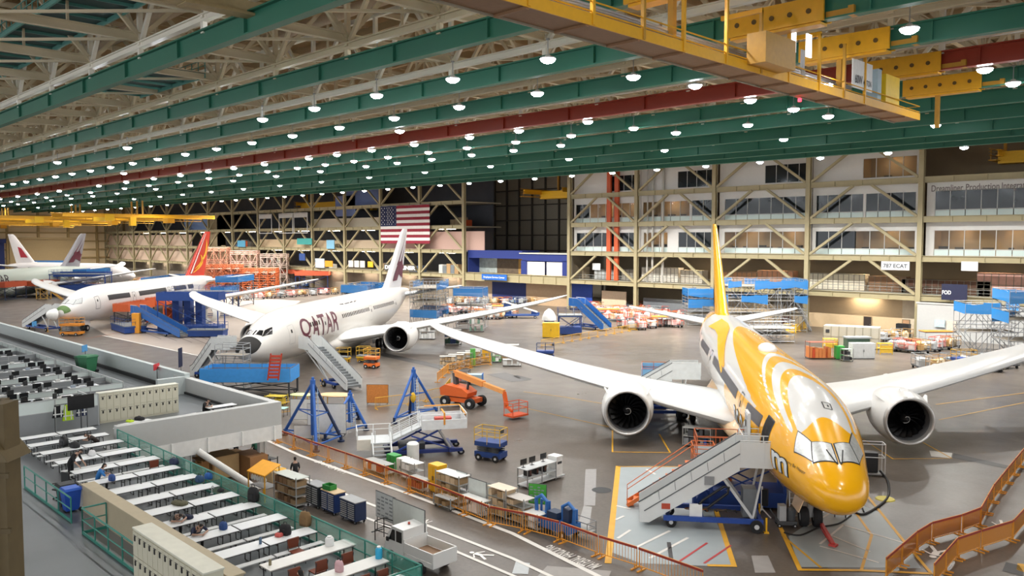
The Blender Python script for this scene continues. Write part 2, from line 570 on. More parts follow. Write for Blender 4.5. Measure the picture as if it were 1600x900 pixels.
WALLW = M('d9d8d4', 0.6, vary=0.04)
PALEP = M('cfe0dc', 0.4, vary=0.04)
DGLASS = M('1c2226', 0.12, vary=0.3, scale=0.4)
CLEAR = glass_mat('3a4a4e', 0.25)
MULL = M('c6c7c4', 0.4)
ROOMW = M('c9a877', 0.7, vary=0.25, scale=0.5)
ROOMD = M('3a3d40', 0.7, vary=0.3, scale=0.5)
LAMPW = M('fff1d8', 0.5, emit=22.0)
nwin = [0]
def window_band(x0, x1, z0, z1, y, warm, sill=True, n=None):
    """a strip window with mullions, one pane per light, and the room behind it"""
    nwin[0] += 1
    w = bpy.data.objects.new('window_%d' % nwin[0], None)
    COL.objects.link(w)
    w['kind'] = 'structure'
    w['label'] = 'strip window on the office front, %.0f m up' % z0
    n = n or max(2, round((x1 - x0) / 2.2))
    f = MB()
    for k in range(n + 1):
        xx = x0 + (x1 - x0) * k / n
        f.box((xx, y, (z0 + z1) / 2), (0.1, 0.12, z1 - z0))
    f.box(((x0 + x1) / 2, y, z0), (x1 - x0, 0.12, 0.1))
    f.box(((x0 + x1) / 2, y, z1), (x1 - x0, 0.12, 0.1))
    f.part('window_frame', MULL, w)
    for k in range(n):
        a, b = x0 + (x1 - x0) * k / n + 0.05, x0 + (x1 - x0) * (k + 1) / n - 0.05
        MB().box(((a + b) / 2, y + 0.02, (z0 + z1) / 2), (b - a, 0.03, z1 - z0 - 0.1)).part('pane', CLEAR if warm else DGLASS, w)
    if sill:
        s = MB()
        for k in range(n):
            a, b = x0 + (x1 - x0) * k / n + 0.06, x0 + (x1 - x0) * (k + 1) / n - 0.06
            s.box(((a + b) / 2, y, z0 - 0.5), (b - a, 0.1, 0.85))
        s.part('sill_panel', PALEP, w)
    if warm:
        r = MB()
        d = 3.2
        r.quad((x0, y + d, z0 - 1), (x1, y + d, z0 - 1), (x1, y + d, z1 + 0.3), (x0, y + d, z1 + 0.3))
        r.quad((x0, y + 0.1, z1 + 0.3), (x1, y + 0.1, z1 + 0.3), (x1, y + d, z1 + 0.3), (x0, y + d, z1 + 0.3))
        r.quad((x0, y + 0.1, z0 - 1), (x1, y + 0.1, z0 - 1), (x1, y + d, z0 - 1), (x0, y + d, z0 - 1))
        r.quad((x0, y + 0.1, z0 - 1), (x0, y + d, z0 - 1), (x0, y + d, z1 + 0.3), (x0, y + 0.1, z1 + 0.3))
        r.quad((x1, y + 0.1, z0 - 1), (x1, y + d, z0 - 1), (x1, y + d, z1 + 0.3), (x1, y + 0.1, z1 + 0.3))
        r.part('room_interior', ROOMW, w)
        g = MB()
        for k in range(max(1, n // 3)):
            xx = x0 + (x1 - x0) * (k + 0.5) / max(1, n // 3)
            g.box((xx, y + 1.6, z1 + 0.2), (1.4, 0.4, 0.06))
        g.part('ceiling_light', LAMPW, w)
        q = MB()
        rr = random.Random(nwin[0])
        for k in range(n):
            xx = x0 + (x1 - x0) * (k + rr.uniform(0.2, 0.8)) / n
            q.box((xx, y + 2.4, z0 - 0.2), (rr.uniform(0.6, 1.6), 0.6, rr.uniform(0.5, 1.6)))
        q.part('desk_furniture', M('5a4a3a', 0.7, vary=0.4), w)

def facade_wall(x0, x1, z0, z1, holes, mat=WALLW, y=WALL_Y + 1.3, name='wall_far', label=None):
    """a wall strip with rectangular openings: holes = [(x0, x1, z0, z1)]"""
    mb = MB()
    hs = sorted(holes)
    cur = x0
    for a, b, c, d in hs:
        if a > cur: mb.bx(cur, a, y, y + 0.2, z0, z1)
        if c > z0: mb.bx(a, b, y, y + 0.2, z0, c)
        if d < z1: mb.bx(a, b, y, y + 0.2, d, z1)
        cur = b
    if cur < x1: mb.bx(cur, x1, y, y + 0.2, z0, z1)
    return struct(mb, name, mat, label)

WY0 = WALL_Y + 1.3
def office_floor(z, bays, header=1.7):
    """bays: (x0, x1, [(wx0, wx1, warm)])"""
    for x0, x1, ws in bays:
        holes = [(a, b, z + 0.5, z + 6.1 - header) for a, b, _ in ws]
        facade_wall(x0, x1, z, z + 6.1, holes, label='white office wall between floor girders')
        for a, b, warm in ws:
            window_band(a, b, z + 1.45, z + 6.1 - header, WY0 + 0.1, warm)
office_floor(12.2, [(-45, -8, [(-43.8, -9.5, True)]), (-63.4, -45.6, [(-62.8, -56, False), (-56, -46.6, True)]), (-81.5, -63.6, [(-80.4, -64.2, True)]), (-99.5, -82, [(-98.8, -93, True), (-90.5, -82.8, False)]), (-117.3, -99.6, [(-116.6, -100.2, False)])])
office_floor(18.3, [(-45, -8, [(-43.8, -9.5, False)]), (-63.4, -45.6, [(-62.8, -54.8, False), (-54.4, -46.6, False)]), (-81.5, -63.6, [(-80.4, -64.2, False)]), (-99.5, -82, [(-99, -88, True), (-87.5, -82.6, False)]), (-117.3, -99.6, [(-116.8, -113, False), (-112.8, -100.2, True)])])
for x0, x1, ws in ((-63.4, -45.6, [(-55, -46.6, True)]), (-81.5, -63.6, [(-72.4, -63.9, False)]), (-99.5, -82, [(-90.8, -82.3, False)]), (-117.3, -99.6, [(-108, -99.8, False)])):
    facade_wall(x0, x1, 24.4, 33, [(a, b, 25.2, 28.4) for a, b, _ in ws], label='white top floor office wall')
    for a, b, warm in ws:
        window_band(a, b, 25.2, 28.4, WY0 + 0.1, warm, False)
# faded words over the right hand windows
wl = thing('wall_lettering', 'faded grey words above the dark strip windows', 'lettering', (-44.4, WY0 - 0.02, 22.6))
for wd, xa, xb in (('Dreamliner', 0.0, 4.5), ('Production', 4.9, 9.4), ('Integration', 9.7, 13.9)):
    lettering(wd, ((xa + xb) / 2, 0, 0), (1, 0, 0), (0, 0, 1), 0.95, xb - xa, 0.012, 0.02).part('word', M('77706e', 0.7), wl)
# orange and grey risers in the facade
for k, x in enumerate((-107.2, -105.2)):
    single(MB().box((0, 0, 12.3), (1.0, 0.5, 24.2)).box((0, 0, 6), (1.1, 0.6, 0.3)).box((0, 0, 18), (1.1, 0.6, 0.3)), 'riser_duct', M('c6582f', 0.5), '%s orange vertical riser duct on the office front' % ('left' if k == 0 else 'right'), 'duct', (x, WALL_Y + 0.75, 6.45), group='orange riser ducts')
for k, x in enumerate((-97.5, -96.2, -93.8)):
    single(MB().cyl((0, 0, 0), (0, 0, 26), 0.16 + 0.05 * k, n=8).box((0, 0, 10), (0.5, 0.4, 0.2)), 'riser_pipe', M('b8b6ae', 0.4), 'grey vertical pipe on the office front, %s from the left' % ORD[k], 'pipe', (x, WALL_Y + 0.8, 6.45), group='grey riser pipes')

# second floor (open storage) and ground floor behind the frame, right part
CREAM = M('c4ad8f', 0.7, vary=0.08, scale=0.6)
PINK = M('c3a295', 0.7, vary=0.06)
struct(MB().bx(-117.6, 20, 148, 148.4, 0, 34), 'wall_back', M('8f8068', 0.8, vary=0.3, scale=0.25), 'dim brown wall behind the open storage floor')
struct(MB().bx(-118, 20, WALL_Y + 0.3, 148, 6.1, 6.45), 'slab_storage', M('a29a86', 0.7), 'storage floor slab')
struct(MB().bx(-118, 20, WALL_Y + 1.4, 148, 12.1, 12.35), 'slab_office', M('55504a', 0.7), 'office floor slab')
struct(MB().bx(-399, -117, WALL_Y + 0.3, 148, 6.1, 6.4), 'slab_storage', M('a29a86', 0.7), 'storage floor slab')
struct(MB().bx(-399, -152, WALL_Y + 0.3, 148, 12.1, 12.4), 'slab_upper', M('a29a86', 0.7), 'upper storage slab')
struct(MB().bx(-399, -152, WALL_Y + 0.3, 148, 18.2, 18.5), 'slab_upper', M('a29a86', 0.7), 'third storage slab')
struct(MB().bx(-399, -152, WALL_Y + 0.3, 148, 24.3, 24.6), 'slab_upper', M('a29a86', 0.7), 'top storage slab')
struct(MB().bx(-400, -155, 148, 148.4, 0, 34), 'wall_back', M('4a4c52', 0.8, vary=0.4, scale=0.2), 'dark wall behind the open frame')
# recess between the two parts of the frame
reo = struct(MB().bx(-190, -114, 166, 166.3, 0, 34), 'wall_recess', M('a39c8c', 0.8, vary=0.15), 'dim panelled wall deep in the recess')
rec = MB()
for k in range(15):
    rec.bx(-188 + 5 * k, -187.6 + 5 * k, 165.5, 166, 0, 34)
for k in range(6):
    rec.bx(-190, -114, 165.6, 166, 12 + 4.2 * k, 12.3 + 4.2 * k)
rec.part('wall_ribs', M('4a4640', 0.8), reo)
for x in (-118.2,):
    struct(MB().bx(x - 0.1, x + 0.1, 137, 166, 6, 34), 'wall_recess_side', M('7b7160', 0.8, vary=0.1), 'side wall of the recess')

# pale panels standing in the left part of the frame
def infill(px0, px1, z0, z1, mat, label, name='wall_infill'):
    a, b = WY(px0, 400, WALL_Y + 1.5).x, WY(px1, 400, WALL_Y + 1.5).x
    return struct(MB().bx(a, b, WALL_Y + 1.5, WALL_Y + 1.7, z0, z1), name, mat, label)
infill(596, 757, 12.4, 17.2, PINK, 'pinkish wall right of the flag')
infill(489, 596, 18.5, 21.4, M('d6cdb8', 0.7, vary=0.1), 'cream parapet on the upper storage floor')
infill(540, 596, 24.6, 31, M('5d6f9c', 0.7), 'blue curtain wall high in the frame')
infill(525, 556, 22, 28, M('6f7fae', 0.7), 'pale blue panel in the frame')
infill(404, 490, 12.4, 15.2, M('c9b290', 0.7, vary=0.1), 'tan panel wall on the second storage floor')
infill(490, 530, 12.4, 14.9, M('b7a284', 0.7, vary=0.1), 'brown panel wall on the second storage floor')
infill(540, 597, 12.4, 15.0, M('b8a58c', 0.7, vary=0.1), 'grey tan panel wall left of the flag')
infill(165, 300, 6.5, 17.0, M('d0b6a0', 0.7, vary=0.06), 'pale pink wall panels at the far end')
infill(289, 327, 18.6, 24.0, M('7c96c4', 0.7), 'light blue panel at the far end')
infill(327, 352, 6.4, 24, M('ad9a7a', 0.7, vary=0.15), 'tan wall strip beside the red fin')
infill(340, 346, 12, 24, M('3c7a78', 0.6), 'teal vertical strip in the frame')
infill(346, 352, 13, 24, M('b4562f', 0.6), 'orange vertical strip in the frame')
infill(352, 404, 6.4, 12, M('c2a888', 0.7, vary=0.15), 'tan low wall behind the orange docks')
# tan end wall
ewo = struct(MB().bx(-402, -401, -60, 150, 0, 40), 'wall_end', M('dcc49a', 0.7, vary=0.08, scale=0.1), 'tan panelled end wall of the hall')
ew = MB()
for k in range(16):
    ew.bx(-401, -400.2, 143 - 12 * k, 143.9 - 12 * k, 0, 34)
for k in range(9):
    ew.bx(-401, -400.5, -60, 143, 3 + 3.7 * k, 3.6 + 3.7 * k)
ew.part('wall_ribs', M('a48b5c', 0.7), ewo)
struct(MB().bx(-400.4, -399.9, 96, 124, 0, 15.5).bx(-400.5, -399.5, 95, 125, 15.2, 16), 'door_1', M('b59c70', 0.7, vary=0.1), 'large tan hangar door in the end wall')
struct(MB().bx(-400.4, -399.5, 60, 94, 0, 14).bx(-400.5, -398.5, 58, 94.5, 13.6, 15.4), 'door_2', NAVY, 'large dark blue hangar door in the end wall')
# ground floor fronts
def gfront(px0, px1, z1, mat, label, y=WALL_Y + 3.0):
    a, b = WY(px0, 480, y).x, WY(px1, 480, y).x
    return struct(MB().bx(a, b, y, y + 0.2, 0, z1), 'wall_ground', mat, label)
gfront(1262, 1410, 5.6, M('c9b08c', 0.7, vary=0.06), 'cream ground floor wall with doors')
gfront(1410, 1436, 5.6, M('d8c9b0', 0.7), 'pale ground floor wall beside the column')
gfront(1118, 1262, 3.4, M('a3937a', 0.7, vary=0.2), 'tan ground floor wall behind the scaffold')
gfront(1005, 1118, 3.2, M('6a6e72', 0.7), 'grey cabinet wall on the ground floor')
gfront(940, 978, 4.2, M('d6bda0', 0.7), 'lit cream booth wall on the ground floor')
gfront(893, 925, 5.6, M('2a4ca8', 0.6), 'blue wall on the ground floor')
gfront(769, 822, 5.4, NAVY, 'navy wall below the service centre sign')
gfront(822, 893, 5.4, M('b99d7d', 0.7, vary=0.1), 'tan wall below the service centre')
gfront(715, 769, 5.4, M('c3ab90', 0.7, vary=0.1), 'cream wall left of the navy wall')
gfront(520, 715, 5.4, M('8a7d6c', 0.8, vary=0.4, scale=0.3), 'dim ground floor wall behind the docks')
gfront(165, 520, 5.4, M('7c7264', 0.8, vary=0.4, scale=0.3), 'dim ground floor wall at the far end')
struct(MB().bx(-45.0, -28.5, WALL_Y - 1.5, WALL_Y - 1.2, 0, 5.3).bx(-45.2, -28.3, WALL_Y - 1.6, WALL_Y - 1.1, 5.3, 5.55), 'wall_screen', M('b9bab8', 0.5, vary=0.05), 'pale grey screen wall under the dark blue sign')
for i, (px, py, w, h, mat, lab) in enumerate(((1229, 489, 1.9, 2.4, M('4a2b22', 0.6), 'brown'), (1356, 488, 1.2, 2.3, M('2c211d', 0.6), 'dark brown'), (1416, 492, 1.0, 2.2, M('b98f6a', 0.6), 'tan'))):
    p = WY(px, py, WALL_Y + 2.95)
    d = MB().box((p.x, p.y, h / 2), (w, 0.1, h))
    o = struct(d, 'door_%d' % (3 + i), mat, lab + ' door in the ground floor wall')
    MB().box((p.x - w / 2 - 0.05, p.y - 0.04, h / 2), (0.1, 0.1, h)).box((p.x + w / 2 + 0.05, p.y - 0.04, h / 2), (0.1, 0.1, h)).box((p.x, p.y - 0.04, h + 0.05), (w + 0.2, 0.1, 0.1)).part('door_frame', M('8c7a5e', 0.6), o)
    MB().ball((p.x + w * 0.38, p.y - 0.12, 1.05), 0.06).part('door_handle', STEEL, o)

# ---- crane rails
GREENB = M('2d705a', 0.5, vary=0.15, scale=0.25)
REDB = M('95331f', 0.4, vary=0.1, scale=0.25)
BEAMS = [22.8, 33.2, 42.8, 51.8, 60.9, 70.0, 79.3, 88.7, 98.1, 105.0, 111.5]
for i, y in enumerate(BEAMS):
    mb = MB().ibeam((-400, y, 27.35), (12 if y < 60 else 30, y, 27.35), 0.62, 1.3, 0.09)
    for k in range(44):
        mb.box((-8 - 9 * k, y, 27.35), (0.06, 0.5, 1.2))
    lab = 'red crane rail beam under the roof' if y == 60.9 else ('green crane rail beam, %s from the near side' % ORD[i if i < 4 else i - 1])
    struct(mb, 'crane_rail_beam', REDB if y == 60.9 else GREENB, lab, cat='beam')

# ---- roof trusses
TR = M('d0c2a4', 0.55, vary=0.12, scale=0.5)
TRW = M('e9e4d6', 0.5, vary=0.08, scale=0.5)
NX0, NDX = -19.4, 10.05
NN = 38
ZB, ZT = 28.75, 34.6
tops = []
for i, y in enumerate(BEAMS[:8] + [98.1, 111.5]):
    mb = MB()
    far = y > 62
    nn = NN if not far else NN
    mb.ibeam((NX0 + 3 * NDX, y, ZB), (NX0 - nn * NDX, y, ZB), 0.42, 0.48, 0.08)
    mb.bar((NX0 + 3 * NDX, y, ZT), (NX0 - nn * NDX, y, ZT), 0.35, 0.4)
    for k in range(-2, nn):
        x = NX0 - k * NDX
        mb.box((x, y, 28.2), (0.34, 0.3, 0.75))
        mb.box((x, y, ZB + 0.25), (1.0, 0.12, 0.7))
        if k < 24 or i < 3:
            mb.bar((x, y, ZB), (x, y, ZT), 0.32, 0.32)
            for s in (-1, 1):
                mb.bar((x + 0.3 * s, y, ZB + 0.3), (x + s * NDX / 2, y, ZT), 0.26, 0.3)
    struct(mb, 'roof_truss', TR if i % 2 else TRW, 'pale steel roof truss along the hall, %s from the near side' % ORD[i], cat='truss')
ytr = MB()
ytr.ibeam((0, -8, ZB + 0.55), (0, 134, ZB + 0.55), 0.4, 0.62, 0.08)
ytr.bar((0, -8, ZT + 0.3), (0, 134, ZT + 0.3), 0.36, 0.42)
ys = [4.0, 13.5] + BEAMS
for a, b in zip(ys, ys[1:]):
    m = (a + b) / 2
    ytr.bar((0, a, ZB + 0.5), (0, m, ZT), 0.26, 0.3)
    ytr.bar((0, b, ZB + 0.5), (0, m, ZT), 0.26, 0.3)
    ytr.bar((0, m, ZB + 0.6), (0, m, ZT), 0.16, 0.16)
    ytr.bar((0.2, a, ZB + 0.5), (NDX / 2, m, ZB + 0.5), 0.18, 0.18)
    ytr.bar((-0.2, b, ZB + 0.5), (-NDX / 2, m, ZB + 0.5), 0.18, 0.18)
ytm = ytr.mesh('roof_truss', TR)
for k in range(-2, 26):
    o = inst(ytm, 'roof_truss', (NX0 - k * NDX, 0, 0))
    tag(o, 'tan steel roof truss across the hall, %s from the right' % ORD[k + 2], 'truss', 'cross trusses under the roof', 'structure')
roof = MB().quad((-420, -60, 37), (90, -60, 37), (90, 190, 37), (-420, 190, 37))
for k in range(70):
    roof.bx(30 - 4.4 * k - 0.1, 30 - 4.4 * k + 0.1, -30, 150, 35.6, 36.9)
for k in range(30):
    roof.bx(-400, 60, -20 + 5.6 * k - 0.12, -20 + 5.6 * k + 0.12, 35.0, 35.7)
struct(roof, 'ceiling', M('bda684', 0.8, vary=0.15, scale=0.4), 'tan roof deck with purlins above the trusses')

# ---- lamps
LENS_E, LAMP_W, LAMP_SPREAD = 45.0, 900.0, math.radians(150)
lamp_light = bpy.data.lights.new('lamp_light', 'AREA')
lamp_light.shape = 'DISK'
lamp_light.size = 0.9
lamp_light.energy = LAMP_W
lamp_light.spread = LAMP_SPREAD
lamp_light.color = (1.0, 0.97, 0.92)
LENS = M('f4f8ff', 0.4, emit=LENS_E, name='lamp_lens')
lamp_body = MB().lathe([(0.001, 0.24), (0.14, 0.24), (0.2, 0.16), (0.46, 0.07), (0.54, -0.03), (0.5, -0.03)], 16).mesh('lamp_housing', M('dfe0e0', 0.4), True)
lamp_lens = MB().lathe([(0.5, 0.0), (0.44, -0.15), (0.26, -0.27), (0.001, -0.32)], 16).mesh('lamp_lens', LENS, True)
lamp_rod = MB().cyl((0, 0, 0.22), (0, 0, 1.25), 0.03, n=6).box((0, 0, 1.2), (0.2, 0.15, 0.1)).mesh('hanger', STEEL)
Q = 0.92
FARX = [-232 - 19 * k for k in range(8)]  # extra lamps added down the hall to brighten the far end wall
ROWS = [('in the added unseen row nearest the camera', 8.0, 28.6, 300, [10 - 10 * k for k in range(6)]), ('in the added hidden row behind the first green beam', 24.3, 28.15, 430, [-12 - 12 * k for k in range(14)]), ('in the added hidden row behind the second green beam', 34.6, 27.8, 430, [-12 - 12 * k for k in range(14)]),  # unseen lamp rows, added to light the deck and the near nose
        ('in the row before the third green beam', 42.3 * Q, 26.65, 470, [x * Q for x in [-38.8 - 10 * k for k in range(5)] + [-116, -146]]), ('in the row before the fourth green beam', 51.4 * Q, 26.65, 470, [Q * (-18.2 - 10.05 * k) for k in range(22)]),
        ('in the row just before the red beam', 57.9 * Q, 26.65, 440, [-34, -70, -148]),
        ('in the first row beyond the red beam', 67.4 * Q, 26.65, 400, [x * Q for x in [-18.5, -37.3, -56.1, -66.3, -74.7, -85.5, -95, -103.7, -111.4, -125.2, -136, -146, -158, -171, -186, -203] + FARX]),
        ('in the second row beyond the red beam', 74.9 * Q, 26.65, 440, [x * Q for x in [-18.5, -36.9, -55.7, -64.9, -74.2, -83.5, -91.8, -101.4, -110.4, -118.7, -127.6, -138, -149, -162, -177, -193, -208] + FARX]),
        ('in the third row beyond the red beam', 81.6 * Q, 26.65, 560, [x * Q for x in [-36.5, -45.4, -54.6, -72.5, -81.3, -90, -99.2, -108, -116.7, -131, -147, -165, -186, -206] + FARX]),
        ('in the added hidden row, fourth beyond the red beam', 93.0, 27.2, 1700, [-30 - 17 * k for k in range(12)] + FARX), ('in the row along the last green beam', 113.8, 26.8, 4600, [-24 - 9.3 * k for k in range(24)] + [-250 - 14 * k for k in range(10)])]  # fourth row sits hidden behind the beams, added to light the office front
LL = {}
for desc, y, z, watt, xs in ROWS:
    for k, x in enumerate(xs):
        o = thing('high_bay_lamp', 'round roof lamp, %s from right, %s' % (ORD[k], desc), 'lamp', (x, y, z), 0, 'high bay lamps')
        inst(lamp_body, 'housing', parent=o)
        inst(lamp_lens, 'lens', parent=o)
        inst(lamp_rod, 'hanger', parent=o)
        if watt not in LL:
            LL[watt] = lamp_light.copy()
            LL[watt].energy = watt
        inst(LL[watt], 'lamp_light', (0, 0, -0.3), parent=o)
# ================================================================= airliners (local x runs aft from the nose, y to starboard)
FUS = [  # station, top z, bottom z, half width
    (0.0, 3.64, 3.56, 0.05), (0.06, 3.94, 3.28, 0.35), (0.3, 4.26, 3.0, 0.74), (0.7, 4.55, 2.78, 1.04), (1.2, 4.83, 2.62, 1.27), (2.0, 5.19, 2.42, 1.5), (3.0, 5.62, 2.21, 1.7),
    (4.0, 6.06, 2.03, 1.9), (5.0, 6.47, 1.9, 2.11), (6.0, 6.78, 1.78, 2.3), (7.5, 7.08, 1.66, 2.52), (9.0, 7.27, 1.58, 2.68), (12.0, 7.44, 1.53, 2.84),
    (15.0, 7.47, 1.53, 2.88), (42.0, 7.47, 1.53, 2.88), (45.0, 7.46, 1.75, 2.82), (48.0, 7.43, 2.3, 2.65), (51.0, 7.36, 3.0, 2.35), (54.0, 7.24, 3.75, 1.95),
    (57.0, 7.07, 4.5, 1.48), (60.0, 6.85, 5.2, 0.95), (62.5, 6.6, 5.75, 0.45), (63.4, 6.45, 5.95, 0.25)]

def fus_at(s):
    s = min(max(s, 0.0), 63.4)
    k = 0
    while k < len(FUS) - 2 and FUS[k + 1][0] < s:
        k += 1
    p0, p1, p2, p3 = FUS[max(k - 1, 0)], FUS[k], FUS[k + 1], FUS[min(k + 2, len(FUS) - 1)]
    h = p2[0] - p1[0]
    t = (s - p1[0]) / h
    out = []
    for i in (1, 2, 3):
        d = (p2[i] - p1[i]) / h
        def slope(a, b, c):
            if c[0] == b[0] or b[0] == a[0]:
                return d
            l, r = (b[i] - a[i]) / (b[0] - a[0]), (c[i] - b[i]) / (c[0] - b[0])
            return 0.0 if l * r <= 0 else 2 * l * r / (l + r)
        m1 = slope(p0, p1, p2) if k > 0 else d * 1.2
        m2 = slope(p1, p2, p3)
        t2, t3 = t * t, t * t * t
        out.append((2 * t3 - 3 * t2 + 1) * p1[i] + (t3 - 2 * t2 + t) * h * m1 + (-2 * t3 + 3 * t2) * p2[i] + (t3 - t2) * h * m2)
    return out

def skin(s, phi, off=0.0):
    """a point on the fuselage: phi in degrees from the crown, positive to starboard"""
    zt, zb, hw = fus_at(s)
    a = math.radians(phi)
    zc, hz = (zt + zb) / 2, (zt - zb) / 2
    y, z = hw * math.sin(a), zc + hz * math.cos(a)
    if off:
        n = Vector((0, math.sin(a) / max(hw, 0.05), math.cos(a) / max(hz, 0.05)))
        zt2, zb2, hw2 = fus_at(s + 0.05)
        dz, dy = ((zt2 + zb2) / 2 + (zt2 - zb2) / 2 * math.cos(a) - z) / 0.05, (hw2 * math.sin(a) - y) / 0.05
        t = Vector((1, dy, dz))
        n.normalize()
        n -= t * (n.dot(t) / t.length_squared)
        n.normalize()
        return Vector((s, y, z)) + n * off
    return Vector((s, y, z))

def phi_at(s, z):
    zt, zb, hw = fus_at(s)
    c = (z - (zt + zb) / 2) / max((zt - zb) / 2, 0.01)
    return math.degrees(math.acos(max(-1, min(1, c))))

def skin_grid(mb, corners, nu=6, nv=6, off=0.02):
    """a curved patch on the skin from four (s, phi) corners"""
    (a, b, c, d) = corners
    pts = []
    for i in range(nu + 1):
        for j in range(nv + 1):
            u, v = i / nu, j / nv
            s = (a[0] * (1 - u) + b[0] * u) * (1 - v) + (d[0] * (1 - u) + c[0] * u) * v
            p = (a[1] * (1 - u) + b[1] * u) * (1 - v) + (d[1] * (1 - u) + c[1] * u) * v
            pts.append(skin(s, p, off))
    fs = [(i * (nv + 1) + j, (i + 1) * (nv + 1) + j, (i + 1) * (nv + 1) + j + 1, i * (nv + 1) + j + 1) for i in range(nu) for j in range(nv)]
    return mb.add(pts, fs)

def skin_line(mb, path, wdt=0.05, off=0.02, n=6):
    """a painted line along (s, phi) points"""
    pts = []
    for k in range(len(path) - 1):
        for i in range(n):
            t = i / n
            pts.append((path[k][0] * (1 - t) + path[k + 1][0] * t, path[k][1] * (1 - t) + path[k + 1][1] * t))
    pts.append(path[-1])
    P3 = [skin(s, p, off) for s, p in pts]
    vs = []
    for i, p in enumerate(P3):
        d = (P3[min(i + 1, len(P3) - 1)] - P3[max(i - 1, 0)]).normalized()
        nn = (skin(*pts[i], 0.5) - skin(*pts[i])).normalized()
        sd = d.cross(nn).normalized()
        ww = wdt[0] + (wdt[1] - wdt[0]) * i / (len(P3) - 1) if isinstance(wdt, tuple) else wdt
        vs += [p - sd * ww / 2, p + sd * ww / 2]
    fs = [(2 * i, 2 * i + 1, 2 * i + 3, 2 * i + 2) for i in range(len(P3) - 1)]
    return mb.add(vs, fs)

def skin_text(txt, s_mid, z_mid, height, width, side, off=0.02, bold=0.0, cuts=True):
    """letters wrapped round the fuselage side (side = 1 starboard, -1 port); they read from the outside"""
    vs, fs = text_geo(txt, 1.0, bold)
    bm = bmesh.new()
    bv = [bm.verts.new(v) for v in vs]
    for f in fs:
        try: bm.faces.new([bv[i] for i in f])
        except ValueError: pass
    x0, x1 = min(v.x for v in vs), max(v.x for v in vs)
    y0, y1 = min(v.y for v in vs), max(v.y for v in vs)
    for k in range(1, 8):
        y = y0 + (y1 - y0) * k / 8
        bmesh.ops.bisect_plane(bm, geom=bm.verts[:] + bm.edges[:] + bm.faces[:], plane_co=(0, y, 0), plane_no=(0, 1, 0))
    nx = max(4, int(width / 0.6))
    for k in range(1, nx):
        x = x0 + (x1 - x0) * k / nx
        bmesh.ops.bisect_plane(bm, geom=bm.verts[:] + bm.edges[:] + bm.faces[:], plane_co=(x, 0, 0), plane_no=(1, 0, 0))
    bm.verts.index_update()
    mb = MB()
    pts = []
    for v in bm.verts:
        u = (v.co.x - (x0 + x1) / 2) / (x1 - x0) * width
        h = ((v.co.y - y0) / (y1 - y0) - 0.5) * height
        s = s_mid - u if side > 0 else s_mid + u      # seen from starboard the nose is on the right
        a = phi_at(s, z_mid) - math.degrees(h / 2.9)
        pts.append(skin(s, a * side, off))
    mb.add(pts, [tuple(l.vert.index for l in f.loops) for f in bm.faces])
    bm.free()
    return mb

AIRFOIL = [(0, 0), (0.012, 0.022), (0.05, 0.045), (0.15, 0.068), (0.32, 0.076), (0.5, 0.066), (0.7, 0.042), (0.88, 0.017), (1, 0.002)]
def foil_loft(secs, lower=0.75, vertical=False):
    """secs: list of (y, le_x, te_x, z, thickness)"""
    mb = MB()
    n = len(AIRFOIL)
    ring = 2 * n - 2
    vs = []
    for y, le, te, z, th in secs:
        c = te - le
        up = [(le + c * x, z + t * c * th) for x, t in AIRFOIL]
        lo = [(le + c * x, z - t * c * th * lower) for x, t in AIRFOIL[1:-1]][::-1]
        for x, zz in up + lo:
            vs.append((x, zz, y) if vertical else (x, y, zz))
    fs = []
    for i in range(len(secs) - 1):
        for k in range(ring):
            fs.append((i * ring + k, i * ring + (k + 1) % ring, (i + 1) * ring + (k + 1) % ring, (i + 1) * ring + k))
    fs.append(tuple(range(ring)))
    fs.append(tuple((len(secs) - 1) * ring + k for k in range(ring)))
    return mb.add(vs, fs)

def wing_z(y):
    d = max(abs(y) - 2.5, 0)
    return 2.35 + 0.118 * d + 0.0017 * d * d
WING = [(1.5, 20.6, 34.6), (2.9, 21.6, 34.7), (6, 23.7, 35.0), (9.7, 26.1, 35.4), (14, 28.9, 36.9), (19, 32.1, 38.8), (23.5, 35.1, 40.6), (26, 37.0, 41.7), (27.8, 39.0, 42.7), (29.2, 41.3, 43.8), (29.9, 43.2, 44.5)]
def wing_le(y):
    for a, b in zip(WING, WING[1:]):
        if y <= b[0]:
            t = (y - a[0]) / (b[0] - a[0])
            return a[1] + (b[1] - a[1]) * t
    return WING[-1][1]

